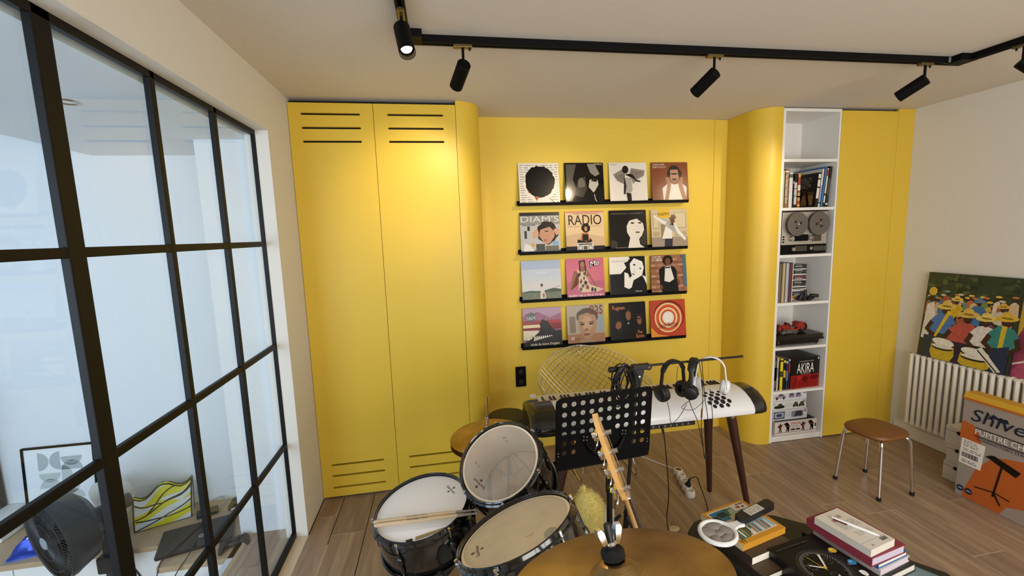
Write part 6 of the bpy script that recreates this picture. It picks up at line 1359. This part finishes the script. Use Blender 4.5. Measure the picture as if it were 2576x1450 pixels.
# right pile
flatbook(2.50, -1.75, .4505, .022, .22, .29, 32, '#5d7a80', 'grey blue picture magazine at the foot of the right pile', False, name='magazine', cat='magazine', pages='#b8c4c6')
flatbook(2.44, -1.70, .473, .025, .22, .27, 20, '#6a8088', 'teal edged book low in the right pile', True, pages='#7fa0a8')
flatbook(2.425, -1.65, .499, .03, .215, .275, 11, '#141312', 'large black hardback under the small books of the right pile', True, pages='#c9c4ba')
flatbook(2.432, -1.655, .5295, .022, .175, .235, 12, '#d0c8cc', 'pale book with pinkish page edges under the blue edged one', True, pages='#c4b8c4')
flatbook(2.43, -1.655, .552, .018, .17, .225, 11, '#34609a', 'thin blue covered book in the right pile', True, pages='#d9d2c4')
def art_red(a): a.lines('#6a2030', .02, .02, .98, .98, 26, .006, 2, 30)
flatbook(2.402, -1.655, .5705, .034, .185, .237, 10, '#862c3c', 'speckled dark red notebook under the white paperback', True, art=art_red, pages='#b9b0c0', rough=.6)
def art_white(a):
    a.r_('#d2ccc2', .0, .0, 1, 1); a.r_('#a8907c', .24, .72, .40, .80); a.r_('#a8907c', .55, .78, .7, .86); a.lines('#8f8a82', .2, .5, .9, .7, 8, .008, 3, 4); a.lines('#8f8a82', .3, .3, .92, .42, 4, .008, 5, 4); a.l('#9c968c', [(.0, .16), (1, .16)], .004)
    for k in range(13): a.r_('#2a2826', .66 + k * .018, .06, .668 + k * .018 + (.005 if k % 3 == 0 else 0), .13)
    a.e('#8f8a82', .24, .06, .03, .018)
flatbook(2.378, -1.672, .605, .028, .138, .196, 12, '#cfc9bf', 'white paperback with barcode on top of the right pile', False, art=art_white, pages='#cdc6ba')
pe = thing('ballpoint_pen', 'white ballpoint pen lying on the white paperback', 'pen', (2.38, -1.67, .633))
pa, pb2 = Vector((2.345, -1.612, .639)), Vector((2.425, -1.742, .639)); G = axf(pa, pb2 - pa); L = (pb2 - pa).length
obj('barrel', MB().lathe([(0, 0), (.004, .001), (.0055, .012), (.0055, L * .72), (.0045, L * .86), (.002, L * .95), (0, L * .95)], G, 16), WPLA, pe)
obj('tip', MB().lathe([(.002, L * .94), (.0008, L), (0, L)], G, 10), STEEL, pe)
obj('clip', MB().box((-.002, .005, .006), (.002, .008, .05), None, G @ Matrix.Rotation(2.4, 4, 'Z')), mat('dark_red_plastic', '#5e1712'), pe)
lf = obj('leaflet', MB().box((-.09, -.07, 0), (.09, .07, .004), None, rz((2.56, -1.92, .4735), 28)), mat('leaflet_paper', '#d4cec4', .6), loc=(2.56, -1.92, .4735), label='white printed leaflet at the front of the right pile', cat='leaflet')
a = Art(lf, rz((2.56, -1.92, .4775), 28) @ Matrix.Translation((-.09, -.07, 0)) @ Matrix.Scale(.18, 4, (1, 0, 0)) @ Matrix.Scale(.14, 4, (0, 1, 0))); a.lines('#4a4642', .08, .7, .9, .92, 3, .03, 3, 5); a.done()

# round paddle with a dark handle on the yellow book
pd = thing('round_paddle', 'white round paddle with grey quilted face and black handle, on the yellow book', 'paddle', (1.96, -1.545, .595))
Mp = rz((1.893, -1.556, .6), 12) @ Matrix.Rotation(math.radians(-2), 4, 'Y')
obj('rim', MB().lathe([(.057, .003), (.06, .010), (.066, .012), (.0725, .009), (.074, .003), (.072, -.003), (.06, -.004), (0, -.004)], Mp @ Matrix.Scale(.97, 4, (0, 1, 0)), 44), WPLA, pd)
GQ = mat('grey_quilted_cloth', '#8f8a84', .9, noise=.3, nscale=90, bump=.5, bscale=260)
def quilt(cx, cy, rx, ry, rot, h=.006): return MB().sph((0, 0, 0), (rx, ry, h), 20, 8, None, Mp @ Matrix.Translation((cx, cy, .004)) @ Matrix.Rotation(rot, 4, 'Z'))
obj('felt_base', MB().lathe([(0, .004), (.058, .003)], Mp, 36), GQ, pd)
for q in ((-.028, .016, .024, .034, .5), (.014, .032, .034, .022, -.2), (.036, -.006, .022, .03, .3), (.006, -.038, .036, .018, .15), (-.034, -.026, .02, .026, -.5), (0, -.008, .02, .016, 0)): obj('quilted_pad', quilt(*q), GQ, pd)
obj('neck', MB().prism([(.06, -.026), (.075, -.016), (.10, -.012), (.125, -.018), (.125, .014), (.10, .012), (.075, .018), (.06, .028)], Mp, -.003, .009), WPLA, pd, bevel=.003)
obj('handle', MB().prism(rrect(.115, -.021, .318, .019, .012), Mp @ Matrix.Rotation(math.radians(4), 4, 'Z'), .0, .026), BLKP, pd, bevel=.006)
lb = obj('paper_label', MB().box((.165, -.02, .0262), (.25, .016, .0268), None, Mp @ Matrix.Rotation(math.radians(4), 4, 'Z')), mat('label_paper', '#c9c4ba', .6), pd)
a = Art(lb, Mp @ Matrix.Rotation(math.radians(4), 4, 'Z') @ Matrix.Translation((.165, -.02, .0268)) @ Matrix.Scale(.085, 4, (1, 0, 0)) @ Matrix.Scale(.036, 4, (0, 1, 0))); a.lines('#6a665f', .06, .1, .94, .9, 5, .05, 3, 4); a.done('label_print')
wd_ = obj('wooden_castanet', MB().loft([[(2.17 + .036 * math.cos(t) * k, -.776 + .024 * math.sin(t) * k, .0005 + z_) for t in [2 * PI * i / 16 for i in range(16)]] for k, z_ in ((.7, 0), (1, .006), (1, .012), (.6, .018))]), STK, loc=(2.17, -.776, 0), label='small wooden castanet on the floor beside the black table', cat='castanet')
# ------------------------------------------------------------------ things in the lower room behind the glass
DZ = -.02
dk = thing('desk_board', 'long oak worktop on white cabinets along the wall behind the glass', 'worktop', (-1.7, -.02, DZ))
boxo('board', (-3.04, -.235, DZ - .032), (-.417, .198, DZ), OAK, dk, bevel=.002)
d2 = thing('desk_board', 'short oak board jutting out in front of the long worktop, under the black laptop', 'worktop', (-.6, -.33, DZ))
obj('board', MB().prism([(-.785, -.44), (-.385, -.44), (-.385, -.237), (-.83, -.237)], I4, DZ - .032, DZ), OAK, d2, bevel=.002)
for k in range(4):
    xa = -1.67 + .6 * k if k < 3 else -.42; 
cabx = [-2.9, -2.285, -1.67, -1.055, -.44]
ordc = ['fourth', 'third', 'second', 'first']
for k in range(4):
    c = thing('base_cabinet', 'white base cabinet under the oak worktop, %s from the white pillar' % ordc[k], 'cabinet', ((cabx[k] + cabx[k + 1]) / 2, 0, -.75), 'white base cabinets behind the glass')
    boxo('carcass', (cabx[k] + .002, -.19, -.75), (cabx[k + 1] - .002, .19, DZ - .033), WLAM, c)
    boxo('door', (cabx[k] + .003, -.21, -.72), (cabx[k + 1] - .003, -.191, DZ - .036), WLAM, c, bevel=.0015)
pc = thing('desk_pedestal', 'white desk pedestal under the short oak board', 'cabinet', (-.58, -.33, -.75))
boxo('carcass', (-.76, -.43, -.75), (-.385, -.24, DZ - .033), WLAM, pc, bevel=.002)
dx_ = thing('dark_box', 'dark grey box standing in front of the white desk pedestal', 'box', (-.5, -.47, -.30))
boxo('case', (-.57, -.50, -.75), (-.44, -.433, -.115), mat('dark_grey_case', '#3a3634', .6), dx_, bevel=.006)
# picture leaning on the wall
pf = thing('framed_print', 'thin black framed print of grey half circles leaning on the wall behind the fan', 'picture', (-1.66, .17, DZ))
w_, h_ = .415, .52; F = fr((-1.868, .150, DZ + .001), (1, 0, 0), (0, .035, h_))
obj('backing', MB().box((.004, .004, -.008), (w_ - .004, h_ - .004, -.001), None, F), mat('print_paper', '#dfe3e4', .6), pf)
for (a0, b0, a1, b1) in ((0, 0, w_, .011), (0, h_ - .011, w_, h_), (0, .011, .011, h_ - .011), (w_ - .011, .011, w_, h_ - .011)): obj('frame_bar', MB().box((a0, b0, -.012), (a1, b1, .008), None, F), BLKM, pf, bevel=.001)
mb = MB(); g1, g2 = ink('#a9b0b0', .7), ink('#b9bfbc', .7)
cell = .068; ox, oy = .085, .42
def half(ci, cj, d, m_):
    cx, cy = ox + ci * 2 * cell * .86, oy - cj * cell * 1.32; r_ = cell
    a0 = {'r': -90, 'l': 90, 'u': 0, 'd': 180}[d]; sx = {'r': 0, 'l': cell, 'u': cell, 'd': cell}[d]
    mb.flat([(cx + sx * .9 + x, cy + y) for x, y in ell(0, 0, r_ * .9, r_ * .9, 14, 0, a0, a0 + 180)], F, -.0004, m_)
half(0, 0, 'r', g1); half(.56, 0, 'l', g1); half(1.12, -.25, 'd', g1); half(1.12, .72, 'u', g1); half(0, .9, 'd', g2); half(1.1, 1.05, 'r', g2); half(0, 2.0, 'u', g2); half(.9, 1.9, 'd', g2); half(1.1, 2.9, 'u', g2); half(0, 2.9, 'd', g1)
obj('printed_shapes', mb, None, pf)
# white box and dark speaker at the far left
wb = thing('storage_box', 'white storage box on the worktop at the left picture edge', 'box', (-2.2, .1, DZ))
boxo('body', (-2.62, .0, DZ + .001), (-1.895, .19, DZ + .125), WLAM, wb, bevel=.004); boxo('lid', (-2.625, -.004, DZ + .125), (-1.89, .194, DZ + .145), WLAM, wb, bevel=.004)
sp = thing('speaker', 'tall dark grey speaker standing at the left picture edge behind the glass', 'speaker', (-2.1, .1, DZ + .145))
boxo('cabinet', (-2.25, .05, DZ + .146), (-2.0, .19, .97), mat('charcoal_cloth', '#3c3c40', .85), sp, bevel=.006)
boxo('grille', (-2.24, .045, DZ + .17), (-2.01, .05, .95), mat('grille_cloth', '#2c2c30', .9, bump=.3, bscale=500), sp)

# foam head bust turned right
BUST = mat('pale_foam', '#cfcac2', .8, bump=.1, bscale=60)
bu = thing('mannequin_head', 'pale foam mannequin head in profile between the fan and the yellow bag', 'bust', (-1.2, -.0, DZ))
bcx, bcy = -1.26, -.0
def hring(z, cx, rx, ry, n=28, nose=0, brow=0):
    out = []
    for i in range(n):
        a = 2 * PI * i / n; c, s = math.cos(a), math.sin(a); x = cx + rx * c; 
        if c > .3: x += nose * max(0, (c - .9) / .1) + brow * (c - .3)
        out.append((bcx + x, bcy + ry * s, DZ + z))
    return out
rings = [hring(0, -.02, .088, .075), hring(.02, -.02, .083, .07), hring(.055, -.018, .062, .056), hring(.085, -.012, .062, .056), hring(.105, .0, .082, .06, brow=.01), hring(.125, .008, .096, .067, brow=.004), hring(.142, .01, .098, .07, nose=-.003), hring(.152, .01, .1, .072, nose=.006), hring(.163, .01, .1, .074, nose=.003), hring(.172, .01, .1, .075, nose=.02), hring(.182, .01, .1, .076, nose=.017), hring(.2, .008, .102, .078, nose=.006), hring(.212, .006, .101, .079, nose=-.004), hring(.228, .005, .107, .08), hring(.255, -.002, .11, .08), hring(.285, -.01, .105, .075), hring(.31, -.016, .086, .062), hring(.328, -.02, .055, .04), hring(.336, -.02, .015, .012)]
obj('head', MB().loft(rings), BUST, bu, sharp=70)
for sg in (-1, 1):
    obj('ear', MB().sph((bcx - .015, bcy + sg * .078, DZ + .185), (.018, .008, .03), 12, 8), BUST, bu)
    obj('eye', MB().sph((bcx + .092, bcy + sg * .033, DZ + .208), (.012, .014, .009), 12, 8), BUST, bu)
obj('lips', MB().sph((bcx + .106, bcy, DZ + .148), (.008, .022, .005), 12, 6).sph((bcx + .105, bcy, DZ + .139), (.008, .019, .005), 12, 6), BUST, bu)

# yellow and white bag
bgt = thing('bag', 'yellow and white soft bag with black piping on the oak worktop', 'bag', (-.98, .02, DZ))
YB_ = mat('yellow_nylon', '#c8c22a', .5, bump=.08, bscale=90); WB_ = mat('white_nylon', '#c9ced0', .5, bump=.12, bscale=90)
bx0, by0 = Vector((-1.115, -.070, DZ)), Vector((-.835, .035, DZ)); ud = (by0 - bx0); BW = ud.length; ud = ud.normalized(); nd = Vector((ud.y, -ud.x, 0))
def bagp(u, v, f):
    """u 0..1 along, v 0..1 up, f 0 front 1 back"""
    hgt = .225 * (1 + .22 * (u - .45)) - .03 * math.sin(2 * PI * u * 1.5) * v
    th_ = .11 * (1 - .72 * v ** 1.6); bul = math.sin(PI * v ** .8) * .018 * math.sin(PI * u)
    uu = u + (.06 * (v - .5) * (1 if u > .5 else .3)) ; off = -(th_ / 2 + bul) if f == 0 else (th_ / 2 + bul)
    return bx0 + ud * (uu * BW) - nd * off * (-1) * -1 + Vector((0, 0, v * hgt)) + nd * 0 - nd * .05
nu, nv = 120, 80
mb = MB()
for f_ in (0, 1):
    vs = [bagp(i / nu, j / nv, f_) for j in range(nv + 1) for i in range(nu + 1)]; fy, fw = [], []
    for j in range(nv):
        for i in range(nu):
            u, v = (i + .5) / nu, (j + .5) / nv; q = (j * (nu + 1) + i, j * (nu + 1) + i + 1, (j + 1) * (nu + 1) + i + 1, (j + 1) * (nu + 1) + i)
            s_ = (v * 1.9 - u * .9 + .55); k_ = (v * 1.9 + u * .35)
            (fy if (int(math.floor(s_ / .48)) % 2 == 0) == (k_ < 1.45) else fw).append(q)
    mb.add(vs, fy, YB_, True); mb.add(vs, fw, WB_, True)
L_ = [bagp(0, j / nv, 0) for j in range(nv + 1)]; L2 = [bagp(0, j / nv, 1) for j in range(nv + 1)]; R_ = [bagp(1, j / nv, 0) for j in range(nv + 1)]; R2 = [bagp(1, j / nv, 1) for j in range(nv + 1)]
for A_, B_ in ((L_, L2), (R_, R2)):
    mb.add(A_ + B_, [(j, j + 1, nv + 2 + j, nv + 1 + j) for j in range(nv)], WB_, True)
T0 = [bagp(i / nu, 1, 0) for i in range(nu + 1)]; T1_ = [bagp(i / nu, 1, 1) for i in range(nu + 1)]
mb.add(T0 + T1_, [(i, i + 1, nu + 2 + i, nu + 1 + i) for i in range(nu)], YB_, True)
obj('body', mb, None, bgt)
fo = lambda u, v: bagp(u, v, 0) + nd * -.0 
pp = MB()
def both(u0, v0, u1, v1, n=10): return [bagp(u0 + (u1 - u0) * k / n, v0 + (v1 - v0) * k / n, 0) for k in range(n + 1)] 
for seg in ((0, 0, 1, 0), (0, 0, 0, 1), (1, 0, 1, 1), (0, 1, 1, 1), (0, .36, 1, .84), (0, .02, 1, .5), (0, .82, .5, .6), (.5, .6, 1, .9), (.04, .32, .6, .24), (.6, .24, 1, .3), (.2, .45, .7, 1)): pp.tube(both(*seg), .0042, 6)
for seg in ((0, 0, 1, 0), (0, 0, 0, 1), (1, 0, 1, 1), (0, 1, 1, 1)): pp.tube([bagp(seg[0] + (seg[2] - seg[0]) * k / 10, seg[1] + (seg[3] - seg[1]) * k / 10, 1) for k in range(11)], .0042, 6)
obj('piping', pp, mat('black_piping', '#191815', .7), bgt)
# black laptop and cables
lt = thing('laptop', 'closed black laptop with a ring logo lying on the oak boards behind the glass', 'laptop', (-.68, -.2, DZ))
Q = [(-.826, -.385), (-.462, -.275), (-.55, -.025), (-.915, -.135)]
cxq, cyq = sum(p[0] for p in Q) / 4, sum(p[1] for p in Q) / 4
obj('base', MB().prism([(cxq + (p[0] - cxq) * .985, cyq + (p[1] - cyq) * .985) for p in Q], I4, DZ + .001, DZ + .012), BLKP, lt, bevel=.003)
lid = obj('lid', MB().prism(Q, I4, DZ + .013, DZ + .021), mat('black_lid', '#1d1d20', .4), lt, bevel=.003)
G = Matrix.Translation((-.655, -.222, DZ + .0215)); obj('ring_logo', MB().lathe([(.013, 0), (.016, .0004), (.019, 0)], G, 24).lathe([(.006, 0), (.009, .0004), (.011, 0)], G, 20), mat('silver_logo', '#a9aca0', .3, metal=.8), lid)
obj('charging_cable', MB().tube(catmull([(-.66, -.27, DZ + .026), (-.645, -.34, DZ + .028), (-.64, -.41, DZ + .02), (-.66, -.455, -.03), (-.70, -.47, -.10), (-.74, -.475, -.2)], 8), .003, 6).cyl((-.652, -.30, DZ + .03), (-.645, -.34, DZ + .03), .006, n=8), CAB, lt)
lc = obj('loose_cable', MB().tube(catmull([(-.70, -.08, DZ + .026), (-.735, -.25, DZ + .025), (-.765, -.40, DZ + .024), (-.775, -.448, -.04), (-.77, -.46, -.1), (-.70, -.465, -.08), (-.69, -.465, -.13), (-.75, -.465, -.15), (-.79, -.465, -.11), (-.76, -.465, -.07)], 8), .0028, 6), CAB, loc=(-.74, -.3, DZ), label='thin black cable looping down from the oak board over the laptop', cat='cable')
def controller(px, py, yaw, label):
    t = thing('game_controller', label, 'controller', (px, py, DZ)); M = rz((px, py, DZ + .022), yaw)
    m = mat('controller_grey', '#26262a', .5)
    obj('shell', MB().sph((0, 0, 0), (.05, .034, .02), 20, 12, None, M).sph((-.048, .0, .0), (.03, .033, .021), 16, 10, None, M).sph((.048, .0, .0), (.03, .033, .021), 16, 10, None, M).tube([(-.055, -.008, 0), (-.066, -.045, -.004), (-.07, -.07, -.008)], [.02, .017, .01], 10, M=M).tube([(.055, -.008, 0), (.066, -.045, -.004), (.07, -.07, -.008)], [.02, .017, .01], 10, M=M), m, t)
    for sx in (-1, 1): obj('thumb_stick', MB().cyl((sx * .025, -.014, .012), (sx * .025, -.014, .03), .006, n=12, M=M).lathe([(.006, .028), (.0105, .03), (.0105, .034), (0, .033)], M @ Matrix.Translation((sx * .025, -.014, 0)), 14), BLKP, t)
    bb = MB()
    for a in range(4): bb.cyl((.05 + .011 * math.cos(a * PI / 2), .008 + .011 * math.sin(a * PI / 2), .018), (.05 + .011 * math.cos(a * PI / 2), .008 + .011 * math.sin(a * PI / 2), .024), .0045, n=10, M=M)
    obj('button', bb, BLKG, t)
    obj('direction_pad', MB().box((-.062, .004, .018), (-.038, .012, .024), None, M).box((-.054, -.004, .018), (-.046, .02, .024), None, M), BLKG, t); return t
controller(-.425, -.325, 20, 'dark grey game controller at the front edge of the short oak board')
controller(-.56, .12, 10, 'dark game controller at the back of the oak worktop beside the white pillar')
# dark tangled gadget left of it
gd = thing('charger_brick', 'dark grey charger brick with clear cable beside the yellow bag', 'charger', (-.74, .06, DZ))
boxo('brick', (-.06, -.03, 0.001), (.06, .03, .035), mat('controller_grey', '#26262a'), gd, bevel=.006, M=rz((-.745, .03, DZ), 24))
obj('cord', MB().tube(catmull([(-.70, .05, DZ + .02), (-.68, .12, DZ + .02), (-.72, .17, DZ + .03), (-.80, .14, DZ + .02), (-.80, .09, DZ + .02)], 6), .004, 6), mat('grey_cord', '#8d9296', .4), gd)
obj('white_stylus', MB().cyl((-.61, .045, DZ + .006), (-.56, .075, DZ + .006), .005, .003, n=10), WPLA, loc=(-.59, .06, DZ), label='short white stylus between the laptop and the rear game controller', cat='stylus')
# blue packet
bp_ = thing('snack_packet', 'shiny blue packet lying on the worktop left of the fan', 'packet', (-1.62, -.13, DZ))
pr_ = []
for k in range(9):
    s_ = k / 8; th_ = .012 + .045 * math.sin(PI * s_) ** .7
    pr_.append([(-1.70 + .15 * s_ + .005 * math.sin(9 * s_), -.20 + .035 * s_ + y_ * .11, DZ + .002 + max(0, (.5 + .5 * zz)) * th_ * 1.9) for y_, zz in ((0, -1), (.25, -1), (.75, -1), (1, -1), (1.05, -.2), (.8, .8), (.5, 1), (.2, .8), (-.05, -.2))])
obj('pouch', MB().loft(pr_), mat('blue_foil', '#1c3a9c', .25, metal=.4), bp_); obj('silver_seal', MB().box((-.005, -.01, 0), (.15, .018, .003), None, rz((-1.70, -.215, DZ + .002), 13)), mat('silver_foil', '#c0c4c8', .25, metal=.8), bp_)
obj('white_band', MB().tube([(-1.69, -.165, DZ + .036), (-1.65, -.155, DZ + .085), (-1.61, -.147, DZ + .105), (-1.58, -.14, DZ + .085), (-1.56, -.135, DZ + .04)], .007, 6), WPLA, bp_)
ml = obj('white_mug', MB().lathe([(0, .001), (.035, .001), (.042, .01), (.042, .085), (.039, .085), (.039, .01), (0, .008)], Matrix.Translation((-1.515, -.13, DZ)), 24), WPLA, loc=(-1.515, -.13, DZ), label='small white cup on the worktop between the blue packet and the fan', cat='cup')

# fan: drum shaped head on a neck, tilted
fa = thing('fan', 'dark grey table fan with a drum shaped head in front of the oak worktop', 'fan', (-1.0, -.55, -.75))
FG = mat('fan_grey', '#2f3336', .45); FD = mat('fan_dark', '#1b1d20', .5)
hubc = Vector((-1.215, -.50, .265)); axd = Vector((.53, .845, .075)).normalized()
G = axf(hubc, axd); fr_ = .222
obj('rear_housing', MB().lathe([(fr_, .0), (fr_ + .004, .004), (fr_ + .004, .03), (fr_ - .005, .05), (fr_ - .03, .13), (fr_ - .08, .165), (.07, .175), (0, .175)], G, 48), FG, fa)
gr = MB(); gr.lathe([(fr_ - .004, -.004), (fr_ + .006, -.008), (fr_ + .006, .006), (fr_ - .004, .004)], G, 48)
obj('front_rim', gr, FG, fa)
gr = MB()
for k in range(60):
    a = 2 * PI * k / 60; P = []
    for q in range(7): rr = .035 + (fr_ - .035) * q / 6; b = a + .5 * q / 6; P.append(G @ Vector((rr * math.cos(b), rr * math.sin(b), -.02 + .018 * (q / 6) ** 2)))
    gr.tube(P, .0017, 4)
gr.lathe([(.10, -.018), (.103, -.02), (.106, -.018), (.103, -.016)], G, 40).lathe([(.17, -.012), (.173, -.014), (.176, -.012), (.173, -.01)], G, 40)
obj('front_grille', gr, FD, fa)
obj('hub_badge', MB().lathe([(0, -.026), (.03, -.025), (.036, -.02), (.036, -.012)], G, 28), mat('badge_grey', '#8a9094', .4), fa)
bl = MB()
for k in range(5):
    a = 2 * PI * k / 5; bl.loft([[G @ Vector((r_ * math.cos(a + s_ * w2), r_ * math.sin(a + s_ * w2), .05 + s_ * .03)) for s_ in (-1, -.4, .2, 1)] for r_, w2 in ((.04, .4), (.12, .42), (.2, .3))], caps=False)
obj('blade', bl, FD, fa)
nk = G @ Vector((0, 0, .17)); ne = nk + axd * .17 + Vector((.02, .0, .0))
obj('motor_neck', MB().cyl(nk - axd * .02, ne, .046, .040, n=24), FG, fa, bevel=.004)
obj('knob', MB().cyl(nk + axd * .12 + Vector((0, 0, .04)), nk + axd * .12 + Vector((0, 0, .06)), .013, n=12), FD, fa)
pst = nk + axd * .06
obj('yoke', MB().cyl(pst + Vector((0, -.02, -.03)), (pst.x + .01, pst.y - .02, -.70), .021, .024, n=16), FG, fa)
obj('base', MB().lathe([(0, .05), (.04, .048), (.16, .02), (.18, .0), (0, 0)], Matrix.Translation((pst.x + .01, pst.y - .02, -.75)), 36), FG, fa)
obj('control_box', MB().box((pst.x - .03, pst.y - .07, -.06), (pst.x + .10, pst.y + .03, .04)), FD, fa, bevel=.01)
obj('cable', MB().tube(catmull([nk + axd * .05 + Vector((0, -.03, -.03)), (-.93, -.5, .22), (-.88, -.5, .10), (-.82, -.5, -.02), (-.76, -.52, -.2)], 8), .005, 6), CAB, fa)
